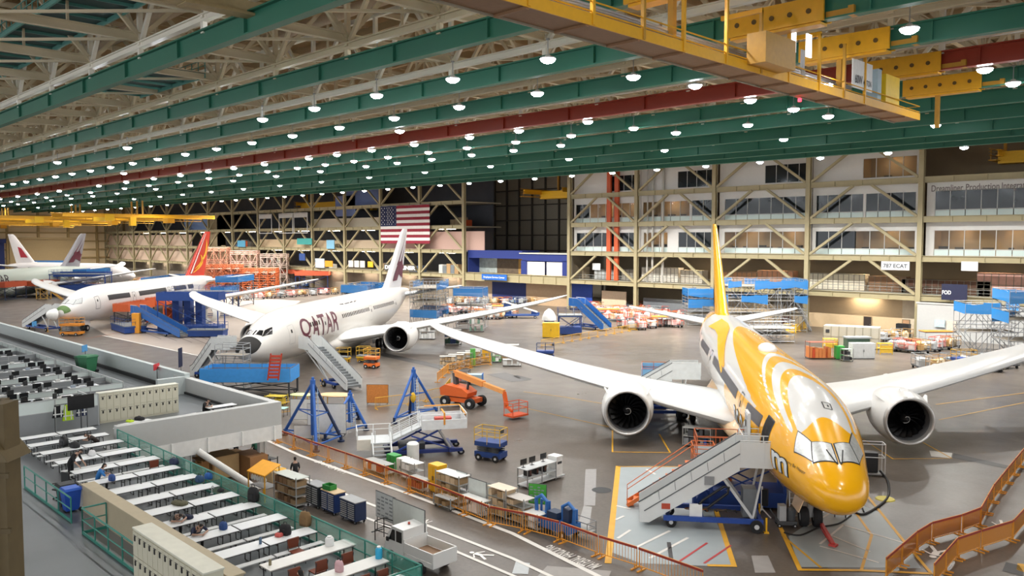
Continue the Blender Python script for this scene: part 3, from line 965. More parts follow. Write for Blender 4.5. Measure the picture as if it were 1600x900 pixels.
ENG_S, ENG_Y, ENG_Z = 22.3, 9.73, 2.55
def engine_meshes():
    """nacelle, lip, fan, spinner, inlet, exhaust as meshes (built once, shared by every aircraft)"""
    d = {}
    d['nacelle'] = MB().lathe([(1.71, 0.35), (1.84, 0.9), (1.93, 1.7), (1.95, 2.6), (1.88, 3.6), (1.72, 4.6), (1.5, 5.5), (1.44, 5.45), (1.5, 4.6)], 40, 'x')
    d['lip'] = MB().lathe([(1.71, 0.36), (1.68, 0.12), (1.63, 0.02), (1.57, 0.0), (1.5, 0.05), (1.45, 0.25), (1.44, 0.5)], 40, 'x')
    d['inlet'] = MB().lathe([(1.44, 0.5), (1.41, 1.45)], 40, 'x')
    fan = MB().lathe([(1.41, 1.46), (0.05, 1.5)], 40, 'x')
    for k in range(18):
        a0 = 2 * PI * k / 18
        vs, fs = [], []
        for i in range(6):
            r = 0.36 + (1.38 - 0.36) * i / 5
            tw = 0.30 - 0.12 * i / 5 + 0.22 * (i / 5) ** 2
            for e, (da, dx) in enumerate(((-tw * 0.5, 1.12), (tw * 0.5, 1.38))):
                a = a0 + da + 0.35 * (i / 5)
                vs.append((dx, r * math.cos(a), r * math.sin(a)))
        for i in range(5):
            fs.append((2 * i, 2 * i + 1, 2 * i + 3, 2 * i + 2))
        fan.add(vs, fs)
    d['fan'] = fan
    d['spinner'] = MB().lathe([(0.001, 0.55), (0.12, 0.68), (0.26, 0.92), (0.37, 1.25), (0.37, 1.45)], 20, 'x')
    sw = MB()
    p = []
    for i in range(14):
        t = i / 13
        x = 0.74 + 0.3 * t
        r = 0.17 + 0.135 * t + 0.008
        p.append((x, r * math.cos(1 + 4.2 * t), r * math.sin(1 + 4.2 * t)))
    sw.tube(p, 0.022, 5)
    d['swirl'] = sw
    d['exhaust'] = MB().lathe([(1.38, 5.0), (1.0, 5.6), (0.78, 6.6), (0.55, 6.9), (0.3, 7.3), (0.01, 7.6)], 24, 'x')
    mats = dict(nacelle=M('dadad8', 0.3, vary=0.03), lip=M('c3c2c0', 0.3, 0.55, 0.04), inlet=M('5c5d60', 0.5), fan=M('141416', 0.35, 0.6, 0.2), spinner=M('1c1c1e', 0.4), swirl=M('d8d8d6', 0.5, vary=0), exhaust=M('6d6a64', 0.4, 0.7))
    out = {}
    for k, mb in d.items():
        me = mb.mesh(k, mats[k], True)
        out[k] = me
    return out
ENGINE = engine_meshes()

def wheel_mb(mb, c, r=0.55, w=0.42, axis='y'):
    prof = [(0.001, -w * 0.3), (r * 0.5, -w * 0.3), (r * 0.55, -w * 0.5), (r * 0.9, -w * 0.5), (r, -w * 0.3), (r, w * 0.3), (r * 0.9, w * 0.5), (r * 0.55, w * 0.5), (r * 0.5, w * 0.3), (0.001, w * 0.3)]
    pr = [(a, b) for a, b in prof]
    n0 = len(mb.f)
    if axis == 'y':
        t = MB().lathe(pr, 20, 'x')
        mb.add([(v[1] + c[0], v[0] + c[1], v[2] + c[2]) for v in t.v], t.f)
    else:
        mb.lathe(pr, 20, 'x', c)
    return mb

def airliner(label, nose, tail, paint, detail=1, engines=True, gear=True, fin_paint=None, win='mask', group=None, phis=None):
    th = math.atan2(tail[1] - nose[1], tail[0] - nose[0])
    P = thing('airliner', label, 'airliner', (nose[0], nose[1], 0), th, group)
    ns, nphi = (240, 120) if detail > 1 else (110, 56)
    mb = MB()
    st = []
    for i in range(ns + 1):
        t = i / ns
        st.append(63.4 * (0.35 * t * t + 0.65 * t) if i else 0.0)
    st = sorted(set(st + [0.02, 0.06, 0.12, 0.2, 0.3, 0.45]))
    vs, info = [], []
    for s in st:
        for k in range(nphi):
            p = 360 * k / nphi - 180
            vs.append(skin(s, p))
            info.append((s, p))
    fs = [(i * nphi + k, i * nphi + (k + 1) % nphi, (i + 1) * nphi + (k + 1) % nphi, (i + 1) * nphi + k) for i in range(len(st) - 1) for k in range(nphi)]
    fs += [tuple(range(nphi)), tuple((len(st) - 1) * nphi + k for k in range(nphi))]
    mb.add(vs, fs)
    body = paint['body']
    fu = mb.part('fuselage', body, P, smooth=True)
    if 'field' in paint:
        at = fu.data.attributes.new('paint', 'FLOAT', 'POINT')
        at.data.foreach_set('value', [paint['field'](s, p) for s, p in info])
    # belly fairing
    bf = MB()
    vs, m = [], 20
    sec = [(16.5, 0.3, 0.2, 2.0), (18.5, 1.9, 0.8, 1.85), (21, 2.8, 1.25, 1.8), (25, 3.15, 1.5, 1.8), (31, 3.2, 1.55, 1.8), (36, 3.0, 1.4, 1.85), (40, 2.2, 0.9, 1.95), (43, 0.5, 0.3, 2.1)]
    for s, hw, hz, zc in sec:
        for k in range(m):
            a = 2 * PI * k / m
            vs.append((s, hw * math.sin(a), zc + hz * math.cos(a)))
    bf.add(vs, [(i * m + k, i * m + (k + 1) % m, (i + 1) * m + (k + 1) % m, (i + 1) * m + k) for i in range(len(sec) - 1) for k in range(m)])
    bf.part('belly_fairing', paint.get('wing', body), P, smooth=True)
    wm = paint.get('wing', M('d8d9d8', 0.3, vary=0.03))
    for sd in (1, -1):
        w = foil_loft([(y * sd, le, te, wing_z(y), 1.0 if y < 8 else 0.85) for y, le, te in WING])
        w.part('wing', wm, P, smooth=True).data.set_sharp_from_angle(angle=math.radians(35))
        if detail:
            fl = MB()
            for y, l in ((5.5, 3.0), (12.5, 3.2), (17.0, 2.6), (21.5, 2.0)):
                te = [b for b in WING if b[0] >= y][0][2]
                fl.lathe([(0.02, -l * 0.55), (0.2, -l * 0.35), (0.28, 0), (0.2, l * 0.35), (0.02, l * 0.6)], 10, 'x', (te - 0.6, y * sd, wing_z(y) - 0.35))
            fl.part('flap_track_fairing', wm, P, smooth=True)
        stb = foil_loft([(0.8 * sd, 55.2, 61.8, 5.75, 0.9), (9.0 * sd, 61.4, 64.0, 6.95, 0.8), (9.8 * sd, 62.6, 64.3, 7.05, 0.7)])
        stb.part('tailplane', wm, P, smooth=True).data.set_sharp_from_angle(angle=math.radians(35))
        if engines:
            e = bpy.data.objects.new('engine', ENGINE['nacelle'])
            COL.objects.link(e)
            e.parent = P
            e.location = (ENG_S, ENG_Y * sd, ENG_Z)
            for k in ('lip', 'inlet', 'fan', 'spinner', 'swirl', 'exhaust'):
                inst(ENGINE[k], {'lip': 'inlet_lip', 'inlet': 'inlet_duct', 'fan': 'fan', 'spinner': 'spinner', 'swirl': 'spinner_swirl', 'exhaust': 'exhaust_cone'}[k], parent=e)
            py = MB()
            zt = wing_z(ENG_Y) - ENG_Z
            prof = [(1.2, 1.75), (1.6, 2.05), (3.2, zt + 0.32), (4.6, zt + 0.3), (8.5, zt - 0.15), (9.0, zt - 0.5), (6.5, 0.9), (3.0, 1.2)]
            for sg in (-1,):
                py.prism([(x, -0.28, z) for x, z in prof], (0, 0.56, 0))
            py.part('pylon', wm, e)
            for a in (50, -50):
                ch = MB()
                ca, sa = math.cos(math.radians(a)), math.sin(math.radians(a))
                pts = [(1.0, 1.86), (2.2, 1.9), (2.5, 2.28), (2.1, 2.3)]
                ch.prism([(x, r * sa - 0.03 * ca, r * ca) for x, r in pts], (0, 0.06 * ca, 0.06 * -sa))
                ch.part('nacelle_chine', wm, e)
    fn = foil_loft([(7.0, 47.2, 59.2, 0, 0.75), (7.6, 49.2, 59.4, 0, 0.75), (16.4, 59.2, 63.2, 0, 0.75), (17.0, 60.4, 63.4, 0, 0.6)], 1.0, True)
    fo = fn.part('fin', paint.get('fin', body), P, smooth=True)
    fo.data.set_sharp_from_angle(angle=math.radians(35))
    if fin_paint:
        fin_paint(P, fo)
    if gear:
        def leg(name, x, y, ws, r, top):
            mb = MB()
            mb.cyl((x, y, r), (x, y, top), 0.16, 0.2, 12)
            mb.bar((x + 1.1, y, top), (x, y, r + 0.7), 0.12)
            mb.bar((x - 0.35, y, r + 1.3), (x - 0.1, y, r + 0.2), 0.1)
            g = mb.part(name, M('b9babb', 0.35, 0.4), P, smooth=False)
            for dx, dy in ws:
                t = MB()
                wheel_mb(t, (x + dx, y + dy, r), r, 0.42)
                t.part('tyre', RUBBER, g, angle=40)
                h = MB().lathe([(0.001, -0.16), (r * 0.5, -0.16), (r * 0.5, 0.16), (0.001, 0.16)], 14, 'y', (x + dx, y + dy, r))
                h.part('wheel_hub', M('c9cacb', 0.4), g)
            return g
        leg('nose_gear', 7.2, 0, ((0, 0.34), (0, -0.34)), 0.52, 2.2)
        for sd in (1, -1):
            leg('main_gear', 32.6, 4.9 * sd, ((-0.75, 0.55), (0.75, 0.55), (-0.75, -0.55), (0.75, -0.55)), 0.66, 2.4)
            MB().prism([(31.2, 3.4 * sd, 2.2), (34.0, 3.4 * sd, 2.2), (34.0, 3.9 * sd, 0.7), (31.2, 3.9 * sd, 0.7)], (0, 0.08, 0)).part('gear_door', wm, P)
        for sd in (1, -1):
            MB().prism([(5.6, 0.62 * sd, 1.95), (7.6, 0.62 * sd, 1.8), (7.5, 0.85 * sd, 1.05), (5.8, 0.85 * sd, 1.15)], (0, 0.05, 0)).part('nose_gear_door', body, P)
    return P

def flight_deck_glass(P, mat, frame=True, pts=None):
    """four windscreen panes, each with its dark frame"""
    pts = pts or [[(1.5, 3), (2.75, 3), (3.15, 29), (1.95, 42)], [(2.03, 43), (3.2, 30.5), (4.3, 40), (3.5, 60)]]
    for sd in (1, -1):
        for q in pts:
            c = [(s, p * sd) for s, p in q]
            f = MB()
            cs, cp = sum(s for s, _ in c) / 4, sum(p for _, p in c) / 4
            if frame:
                skin_grid(f, [(cs + (s - cs) * 1.1, cp + (p - cp) * 1.14) for s, p in c], 6, 6, 0.015)
                fo = f.part('windscreen_frame', BLACK, P)
            g = MB()
            skin_grid(g, c, 6, 6, 0.03)
            g.part('windscreen_pane', mat, fo if frame else P, smooth=True)

def door_outline(P, s, sd, wdt=1.1, z0=3.75, z1=5.75, colour=None):
    mb = MB()
    a0, a1 = phi_at(s, z1), phi_at(s, z0)
    r = 0.2
    path = [(s - wdt / 2, a0 * sd), (s + wdt / 2, a0 * sd), (s + wdt / 2, a1 * sd), (s - wdt / 2, a1 * sd), (s - wdt / 2, a0 * sd)]
    skin_line(mb, path, 0.07, 0.02)
    d = mb.part('cabin_door', colour or DGREY, P)
    w = MB()
    am = phi_at(s, (z0 + z1) / 2 + 0.35)
    skin_grid(w, [(s - 0.14, (am - 4) * sd), (s + 0.14, (am - 4) * sd), (s + 0.14, (am + 4) * sd), (s - 0.14, (am + 4) * sd)], 2, 2)
    w.part('door_window', BLACK, d)

# ---------------------------------------------------------------- the yellow and white airliner in front
def sst(x, a, b):
    t = max(0, min(1, (x - a) / (b - a)))
    return t * t * (3 - 2 * t)

def scoot_field(s, phi):
    """positive where the skin is yellow"""
    p = abs(phi)
    k = (p / 45.0) ** 1.7
    b = lambda top, sh: top - sh * k
    d = []
    # nose: yellow ahead of a scalloped line above the windscreen, and all along the lower sides
    d.append((4.75 - 0.6 * sst(p, 0, 34) + 2.8 * sst(p, 42, 66)) - s)
    d.append(min((p - (66 + 8 * sst(s, 10, 24))) / 12.0, (22.5 - s) * 0.5))
    d.append(min(s - b(11.2, 8.2), b(13.3, 8.6) - s))
    d.append(min(s - b(16.0, 9.2), b(18.6, 10.0) - s))
    d.append(min(s - b(20.1, 10.4), b(37.5, 15.5) - s))
    d.append((s - 53.5 + 0.05 * p) * 0.6)
    v = max(d)
    if s < 3.0 and p < 120:
        v = max(v, 0.3)
    return max(-2, min(2, v))

def two_tone(c0, c1, name):
    m = bpy.data.materials.new(name)
    m.use_nodes = True
    nt = m.node_tree
    b = nt.nodes['Principled BSDF']
    b.inputs['Roughness'].default_value = 0.22
    b.inputs['Coat Weight'].default_value = 0.4
    a = nt.nodes.new('ShaderNodeAttribute')
    a.attribute_name = 'paint'
    r = nt.nodes.new('ShaderNodeMapRange')
    r.inputs['From Min'].default_value = -0.03
    r.inputs['From Max'].default_value = 0.03
    mx = nt.nodes.new('ShaderNodeMix')
    mx.data_type = 'RGBA'
    mx.inputs[6].default_value = (*lin(c0), 1)
    mx.inputs[7].default_value = (*lin(c1), 1)
    nt.links.new(a.outputs['Fac'], r.inputs['Value'])
    nt.links.new(r.outputs['Result'], mx.inputs[0])
    nt.links.new(mx.outputs[2], b.inputs['Base Color'])
    return m

SY = M('fbb612', 0.25, vary=0.03)
AW = M('e8e8e6', 0.25, vary=0.02)

def scoot_fin(P, fo):
    # white sweep with a yellow leading edge on both sides of the fin
    def fp(u, v, sd):
        z = 7.6 + (16.8 - 7.6) * v
        le, te = 49.2 + (60.2 - 49.2) * v, 59.4 + (63.35 - 59.4) * v
        th = 0.075 * (1 - abs(2 * u - 0.75) ** 2) * (te - le) * 0.78 if 0.0 < u < 1 else 0.0
        return Vector((le + (te - le) * u, sd * (max(th, 0) + 0.03), z))
    for sd in (1, -1):
        mb = MB()
        n = 14
        pts = [(0.62 + 0.22 * math.sin(3.2 * i / n + 0.4), 0.98 - 0.96 * i / n) for i in range(n + 1)]
        vs = []
        for u, v in pts:
            vs += [fp(min(u, 0.97), v, sd), fp(0.99, v, sd)]
        mb.add(vs, [(2 * i, 2 * i + 1, 2 * i + 3, 2 * i + 2) for i in range(n)])
        mb.part('fin_sweep', AW, P, 'white sweep on the yellow fin')

scoot = airliner('large airliner with yellow nose and yellow bands over a white body', (-14.7, 35.6), (-52.9, 87.0),
                 dict(body=two_tone('e2e2e0', 'fbb612', 'airliner_paint'), field=scoot_field, fin=SY), 2, fin_paint=scoot_fin)
FOIL = M('c9cccb', 0.3, 0.35, 0.35, 6.0)
flight_deck_glass(scoot, FOIL)
for sd in (1, -1):
    for s0, s1 in ((8.2, 12.0), (16.2, 31.6), (36.0, 43.5)):
        mb = MB()
        a = [(phi_at(s, 5.62), phi_at(s, 4.98)) for s in (s0, s1)]
        skin_grid(mb, [(s0, a[0][0] * sd), (s1, a[1][0] * sd), (s1, a[1][1] * sd), (s0, a[0][1] * sd)], max(6, int(s1 - s0)), 3)
        mb.part('window_mask', M('55555a', 0.45), scoot, 'dark grey film over the cabin windows')
    for s in (7.0, 14.1, 33.8, 46.5):
        door_outline(scoot, s, sd)
for txt, s, wd, h, z in (('m', 4.75, 2.2, 1.25, 3.95), ('o', 6.75, 1.35, 1.25, 4.0), ('c', 8.3, 1.2, 1.25, 4.0), ('.', 9.3, 0.35, 0.35, 3.55), ('t', 10.2, 0.95, 1.6, 4.2), ('o', 11.6, 1.4, 1.25, 4.0), ('o', 13.2, 1.4, 1.25, 4.0), ('c', 14.8, 1.3, 1.25, 4.0), ('s', 16.2, 1.2, 1.25, 4.0)):
    skin_text(txt, s, z, h, wd, 1, 0.02, 0.05).part('lettering', BLACK, scoot, 'black letter edge on the yellow side')
    skin_text(txt, s, z, h * 0.9, wd * 0.9, 1, 0.035, 0.018).part('lettering', M('dfe4e6', 0.3), scoot, 'white letter on the yellow side')
skin_text("Don't Worry Be Happy", 3.5, 4.3, 0.36, 3.2, 1, 0.02).part('slogan', M('3a2a10', 0.6), scoot, 'small dark slogan below the windscreen')
skin_text("Don't Worry Be Happy", 3.5, 4.3, 0.36, 3.2, -1, 0.02).part('slogan', M('3a2a10', 0.6), scoot, 'small dark slogan below the windscreen')
mb = MB()
skin_line(mb, [(44.5, 30), (40, 26), (36.5, 30), (33.0, 42), (29, 56), (25, 70)], (1.5, 0.7), 0.02)
mb.part('swirl_band', SY, scoot, 'yellow curl on the white rear body')
mb = MB()
skin_line(mb, [(5.6, -16), (6.3, -16), (6.3, -6), (5.6, -6), (5.6, -16)], 0.06)
skin_grid(mb, [(5.8, -13), (6.05, -13), (6.05, -11), (5.8, -11)], 1, 1)
mb.part('crown_hatch', BLACK, scoot, 'black outlined hatch on the white crown')
MB().ball((0, 0, 0), 1, 16, 8, (1.5, 0.62, 0.42)).part('antenna_fairing', AW, scoot, smooth=True).location = (22.0, 0, 7.5)
mb = MB()
for a, z in ((1, 4.55), (-1, 4.55)):
    mb.tube([skin(1.38, 3 * a, 0.02), skin(1.5, 6 * a, 0.04), skin(2.35, 13 * a, 0.05)], 0.03, 5)
mb.part('wiper', BLACK, scoot)
# opened forward door on the starboard side, swung out ahead of its opening
mb = MB()
a0, a1 = phi_at(7, 5.75), phi_at(7, 3.8)
skin_grid(mb, [(6.45, a0), (7.55, a0), (7.55, a1), (6.45, a1)], 4, 6, 0.015)
mb.part('door_opening', M('1d1c1c', 0.8), scoot)
mb = MB()
mb.box((8.3, 3.15, 4.85), (1.2, 0.14, 1.95))
d = mb.part('swung_door', AW, scoot, 'white cabin door swung open')
MB().box((8.3, 3.24, 5.2), (0.3, 0.05, 0.35)).part('door_window', BLACK, d)
MB().box((8.3, 3.23, 4.85), (1.0, 0.02, 1.7)).part('door_edge', M('bfc0bf', 0.4), d)

# ---------------------------------------------------------------- the airliner with burgundy lettering
BURG = M('5a1e33', 0.4, vary=0.05)
def fin_shapes(shapes):
    def go(P, fo):
        def fp(u, v, sd):
            z = 7.6 + (16.8 - 7.6) * v
            le, te = 49.2 + (60.2 - 49.2) * v, 59.4 + (63.35 - 59.4) * v
            return Vector((le + (te - le) * u, sd * ((te - le) * 0.062 * (1.02 - max(0, u - 0.35) * 1.25) + 0.03), z))
        for nm, mt, polys in shapes:
            for sd in (1, -1):
                mb = MB()
                for kind, pts in polys:
                    if kind == 'poly':
                        mb.add([fp(u, v, sd) for u, v in pts], [tuple(range(len(pts)))])
                    else:
                        n = len(pts)
                        vs = []
                        for u, v, wd in pts:
                            vs += [fp(max(0.02, u - wd / 2), v, sd), fp(min(0.98, u + wd / 2), v, sd)]
                        mb.add(vs, [(2 * i, 2 * i + 1, 2 * i + 3, 2 * i + 2) for i in range(n - 1)])
                mb.part(nm, mt, P)
    return go
qatar_fin = fin_shapes([('fin_emblem', BURG, [('strip', [(0.35 + 0.1 * i / 8, 0.08 + 0.34 * i / 8, 0.34 * (1 - (i / 8 - 0.4) ** 2)) for i in range(9)]),
                                             ('strip', [(0.3 + 0.35 * i / 10, 0.36 + 0.62 * i / 10, 0.12 * (1.05 - i / 10)) for i in range(11)]),
                                             ('strip', [(0.55 + 0.32 * i / 10, 0.34 + 0.45 * i / 10, 0.12 * (1.05 - i / 10)) for i in range(11)]),
                                             ('poly', [(0.5, 0.2), (0.95, 0.1), (0.9, 0.24), (0.97, 0.33), (0.82, 0.36), (0.7, 0.46), (0.55, 0.4)])])])
QN = (-78.3, 39.3)
QT = (QN[0] - 38.4, QN[1] + 51.2)
qatar = airliner('pale grey airliner with large burgundy capital letters on its side', QN, QT, dict(body=M('cbc8c3', 0.3, vary=0.03), fin=M('c9c8ca', 0.35)), 1, fin_paint=qatar_fin)
flight_deck_glass(qatar, M('17181b', 0.15, vary=0.0), False, [[(2.1, 4), (2.95, 4), (3.3, 27), (2.5, 38)], [(2.4, 40), (3.4, 29.5), (4.5, 38), (3.8, 56)]])
for sd in (1, -1):
    for s in (7.0, 15.9, 33.8, 46.5):
        door_outline(qatar, s, sd, colour=M('b4b3b0', 0.4))
for c, s in (('Q', 10.2), ('A', 12.9), ('T', 15.1), ('A', 17.3), ('R', 19.5)):
    skin_text(c, s, 5.05, 2.5, 2.0 if c != 'Q' else 2.5, -1, 0.02, 0.012).part('lettering', BURG, qatar, 'burgundy capital letter')
mb = MB()
for pth in ([(23.5, 28), (24.6, 30), (24.7, 26)], [(25.2, 30), (26.8, 30), (26.9, 26)], [(27.2, 30), (28.4, 29), (28.2, 25)], [(28.8, 30), (29.6, 30), (29.7, 24)], [(30.1, 29), (30.15, 23)]):
    skin_line(mb, [(s, -p - 12) for s, p in pth], 0.16, 0.02)
mb.part('lettering', M('4a4346', 0.5), qatar, 'small dark script above the windows')
wm = None
for s in [11.6 + 0.62 * k for k in range(5)] + [22.2 + 0.62 * k for k in range(18)] + [35.2 + 0.62 * k for k in range(17)]:
    mb = MB()
    a0, a1 = phi_at(s, 5.62), phi_at(s, 5.12)
    skin_grid(mb, [(s - 0.14, -a0), (s + 0.14, -a0), (s + 0.14, -a1), (s - 0.14, -a1)], 1, 2, 0.03)
    mb.part('cabin_window', M('2b2427', 0.2, vary=0), qatar)
# open radome: a dark bulkhead in the nose
mb = MB()
skin_grid(mb, [(0.06, -115), (1.75, -62), (1.75, 62), (0.06, 115)], 8, 16, 0.03)
mb.part('nose_opening', M('1c1b1a', 0.8), qatar, 'dark opening where the nose cone is swung away')

# ---------------------------------------------------------------- white airliner with the red and yellow fin
hain_fin = fin_shapes([('fin_swirl', M('efae2e', 0.4), [('strip', [(0.2 + 0.55 * math.sin(2.6 * i / 12), 0.12 + 0.7 * i / 12, 0.22 * math.sin(PI * (i + 1.5) / 15)) for i in range(13)]),
                                                       ('strip', [(0.16 + 0.4 * math.sin(2.8 * i / 12), 0.03 + 0.42 * i / 12, 0.2 * math.sin(PI * (i + 1.5) / 15)) for i in range(13)])]),
                       ('fin_band', M('e9e4de', 0.4), [('strip', [(0.05, 0.02 + 0.94 * i / 8, 0.1) for i in range(9)])])])
airliner('white airliner with a red and yellow fin, nose cone swung open', (-141, 40.5), (-185.8, 86.2), dict(body=M('dad7d4', 0.3, vary=0.02), fin=M('c8321f', 0.4)), 1, fin_paint=hain_fin)
hain = [o for o in COL.objects if o.get('category') == 'airliner'][-1]
flight_deck_glass(hain, M('b9bcbc', 0.4), True)
for s0, s1 in ((10, 17.5), (21, 32.5), (36, 42), (43, 46)):
    mb = MB()
    a = [(phi_at(s, 5.75), phi_at(s, 4.9)) for s in (s0, s1)]
    skin_grid(mb, [(s0, -a[0][0]), (s1, -a[1][0]), (s1, -a[1][1]), (s0, -a[0][1])], 8, 3)
    mb.part('window_mask', M('2a2a2c', 0.5), hain, 'dark strip over the cabin windows')
for s in (7.0, 19.0, 33.8):
    door_outline(hain, s, -1)
mb = MB()
skin_grid(mb, [(0.15, -100), (1.0, -80), (1.0, 80), (0.15, 100)], 4, 12, 0.03)
mb.part('nose_bulkhead', M('5c7a44', 0.7), hain, 'green bulkhead behind the nose cone')
mb = MB().lathe([(0.02, -1.15), (0.42, -0.95), (0.72, -0.55), (0.95, 0.1), (0.96, 0.3), (0.9, 0.3)], 24, 'x')
o = mb.part('nose_cone', M('e6e6e2', 0.35), hain, 'white nose cone swung to the side', smooth=True)
o.location = (-0.3, 0.9, 3.4)
o.rotation_euler = (0, 0.1, -0.55)
p3 = airliner('pale green grey airliner beyond the red finned one, with a grey and burgundy fin', (-228, 41), (-272.8, 86.7), dict(body=M('b9c3b9', 0.4, vary=0.03), fin=M('8b8a90', 0.4)), 1, fin_paint=qatar_fin)
for c, s in (('T', 15.0), ('A', 17.2), ('R', 19.4)):
    skin_text(c, s, 5.05, 2.3, 2.0, -1, 0.02, 0.012).part('lettering', M('3c3338', 0.5), p3, 'dark capital letter')
tp = CAM + (ray(14, 412) / ray(14, 412).length) * 335
p4 = airliner('white airliner with a white and red fin, farthest along the hall', (tp.x + 60, tp.y + 20), (tp.x, tp.y), dict(body=M('eae6e4', 0.35, vary=0.02), fin=M('e4dedc', 0.4)), 0,
              fin_paint=fin_shapes([('fin_band', M('b02a3a', 0.4), [('poly', [(0.1, 0.15), (0.55, 0.15), (0.35, 0.55), (0.12, 0.5)])])]))
for s0, s1 in ((34, 41), (44, 49)):
    mb = MB()
    a = [(phi_at(s, 5.75), phi_at(s, 4.9)) for s in (s0, s1)]
    skin_grid(mb, [(s0, a[0][0]), (s1, a[1][0]), (s1, a[1][1]), (s0, a[0][1])], 8, 3)
    mb.part('window_mask', M('2a2a2c', 0.5), p4, 'dark strip over the cabin windows')

# ================================================================= people
def person_mesh(pose, shirt, trousers, hair, skin=(0.42, 0.26, 0.19), shoes='202022'):
    """one continuous body grown over a posed skeleton; pose: dict of joints"""
    J = pose
    verts, edges, rad, reg = [], [], [], []
    idx = {}
    def v(name, co, r, region):
        idx[name] = len(verts)
        verts.append(Vector(co)); rad.append(r); reg.append(region)
    v('pelvis', J['pelvis'], 0.15, 1)
    pv, ch, nk, hd = (Vector(J[k]) for k in ('pelvis', 'chest', 'neck', 'head'))
    v('waist', pv.lerp(ch, 0.45), 0.135, 0)
    v('chest', ch, 0.16, 0)
    v('neck', nk, 0.06, 2)
    v('jaw', nk.lerp(hd, 0.5), 0.075, 2)
    v('head', hd, 0.1, 2)
    v('crown', hd + (hd - nk).normalized() * 0.1, 0.075, 3)
    E_ = [('pelvis', 'waist'), ('waist', 'chest'), ('chest', 'neck'), ('neck', 'jaw'), ('jaw', 'head'), ('head', 'crown')]
    f = Vector(J.get('face', (0, 1, 0))).normalized()
    for s, n in ((1, 'l'), (-1, 'r')):
        sh, el, wr = (Vector(J[k + n]) for k in ('shoulder_', 'elbow_', 'wrist_'))
        v('sh' + n, sh, 0.075, 0); v('el' + n, el, 0.05, 0); v('wr' + n, wr, 0.032, 2)
        d = (wr - el).normalized()
        v('pm' + n, wr + d * 0.07, 0.036, 2)
        E_ += [('chest', 'sh' + n), ('sh' + n, 'el' + n), ('el' + n, 'wr' + n), ('wr' + n, 'pm' + n)]
        sd = d.cross(Vector((0, 0, 1)))
        sd = sd.normalized() if sd.length > 0.1 else Vector((1, 0, 0))
        dn = sd.cross(d).normalized()
        if dn.z > 0: dn = -dn
        for k, (off, ln) in enumerate(((-0.03, 0.07), (-0.01, 0.08), (0.01, 0.075), (0.03, 0.06))):
            b = wr + d * 0.1 + sd * off
            v('f%d%s' % (k, n), b, 0.011, 2)
            v('t%d%s' % (k, n), b + d * ln * 0.8 + dn * ln * 0.45, 0.008, 2)
            E_ += [('pm' + n, 'f%d%s' % (k, n)), ('f%d%s' % (k, n), 't%d%s' % (k, n))]
        v('th' + n, wr + d * 0.07 + sd * 0.055 * s, 0.011, 2)
        E_ += [('wr' + n, 'th' + n)]
        hp, kn, an = (Vector(J[k + n]) for k in ('hip_', 'knee_', 'ankle_'))
        v('hp' + n, hp, 0.1, 1); v('kn' + n, kn, 0.07, 1); v('an' + n, an, 0.05, 1)
        tf = Vector(J.get('toe', f)); tf.z = 0
        v('to' + n, an + tf.normalized() * 0.17 - Vector((0, 0, 0.045)), 0.045, 4)
        E_ += [('pelvis', 'hp' + n), ('hp' + n, 'kn' + n), ('kn' + n, 'an' + n), ('an' + n, 'to' + n)]
    me = bpy.data.meshes.new('body')
    me.from_pydata([tuple(p) for p in verts], [(idx[a], idx[b]) for a, b in E_], [])
    o = bpy.data.objects.new('body', me)
    COL.objects.link(o)
    m = o.modifiers.new('skin', 'SKIN')
    for i, sv in enumerate(me.skin_vertices[0].data):
        sv.radius = (rad[i], rad[i])
        sv.use_root = i == 0
    o.modifiers.new('sub', 'SUBSURF').levels = 1
    dg = bpy.context.evaluated_depsgraph_get()
    out = bpy.data.meshes.new_from_object(o.evaluated_get(dg))
    bpy.data.objects.remove(o)
    mats = [M(shirt, 0.8), M(trousers, 0.8), M(skin, 0.6), M(hair, 0.8), M(shoes, 0.6)]
    out.materials.clear()
    for mt in mats: out.materials.append(mt)
    segs = [(verts[idx[a]], verts[idx[b]], reg[idx[b]]) for a, b in E_]
    for p in out.polygons:
        c, best, bd = p.center, 0, 9e9
        for a, b, r in segs:
            ab = b - a
            t = max(0, min(1, (c - a).dot(ab) / max(ab.length_squared, 1e-9)))
            d = (c - a - ab * t).length
            if d < bd: bd, best = d, r
        hdv = c - hd
        if best in (2, 3) and (c - hd).length < 0.17:
            best = 3 if (hdv.dot((hd - nk).normalized()) > 0.035 or hdv.dot(f) < -0.02) and hdv.dot(f) < 0.07 else 2
        p.material_index = best
        p.use_smooth = True
    # face: nose, eyes, ears on the same head
    return out, hd, f, nk

def face_bits(P, hd, f, nk):
    up = (hd - nk).normalized()
    sd = f.cross(up).normalized()
    m = MB()
    m.prism([hd + f * 0.09 + up * 0.01, hd + f * 0.09 + sd * 0.016 - up * 0.035, hd + f * 0.09 - sd * 0.016 - up * 0.035], f * 0.03)
    for s in (-1, 1): m.ball(hd + sd * 0.1 * s - up * 0.01, 0.028, 6, 5, (0.6, 1, 1.2))
    m.part('nose_and_ears', M((0.42, 0.26, 0.19), 0.6), P)
    e = MB()
    for s in (-1, 1): e.ball(hd + f * 0.092 + sd * 0.034 * s + up * 0.012, 0.013, 6, 4)
    e.box(hd + f * 0.096 - up * 0.055, (0.05, 0.05, 0.012), math.atan2(f.y, f.x))
    e.part('eyes_and_mouth', M('241a18', 0.6), P)

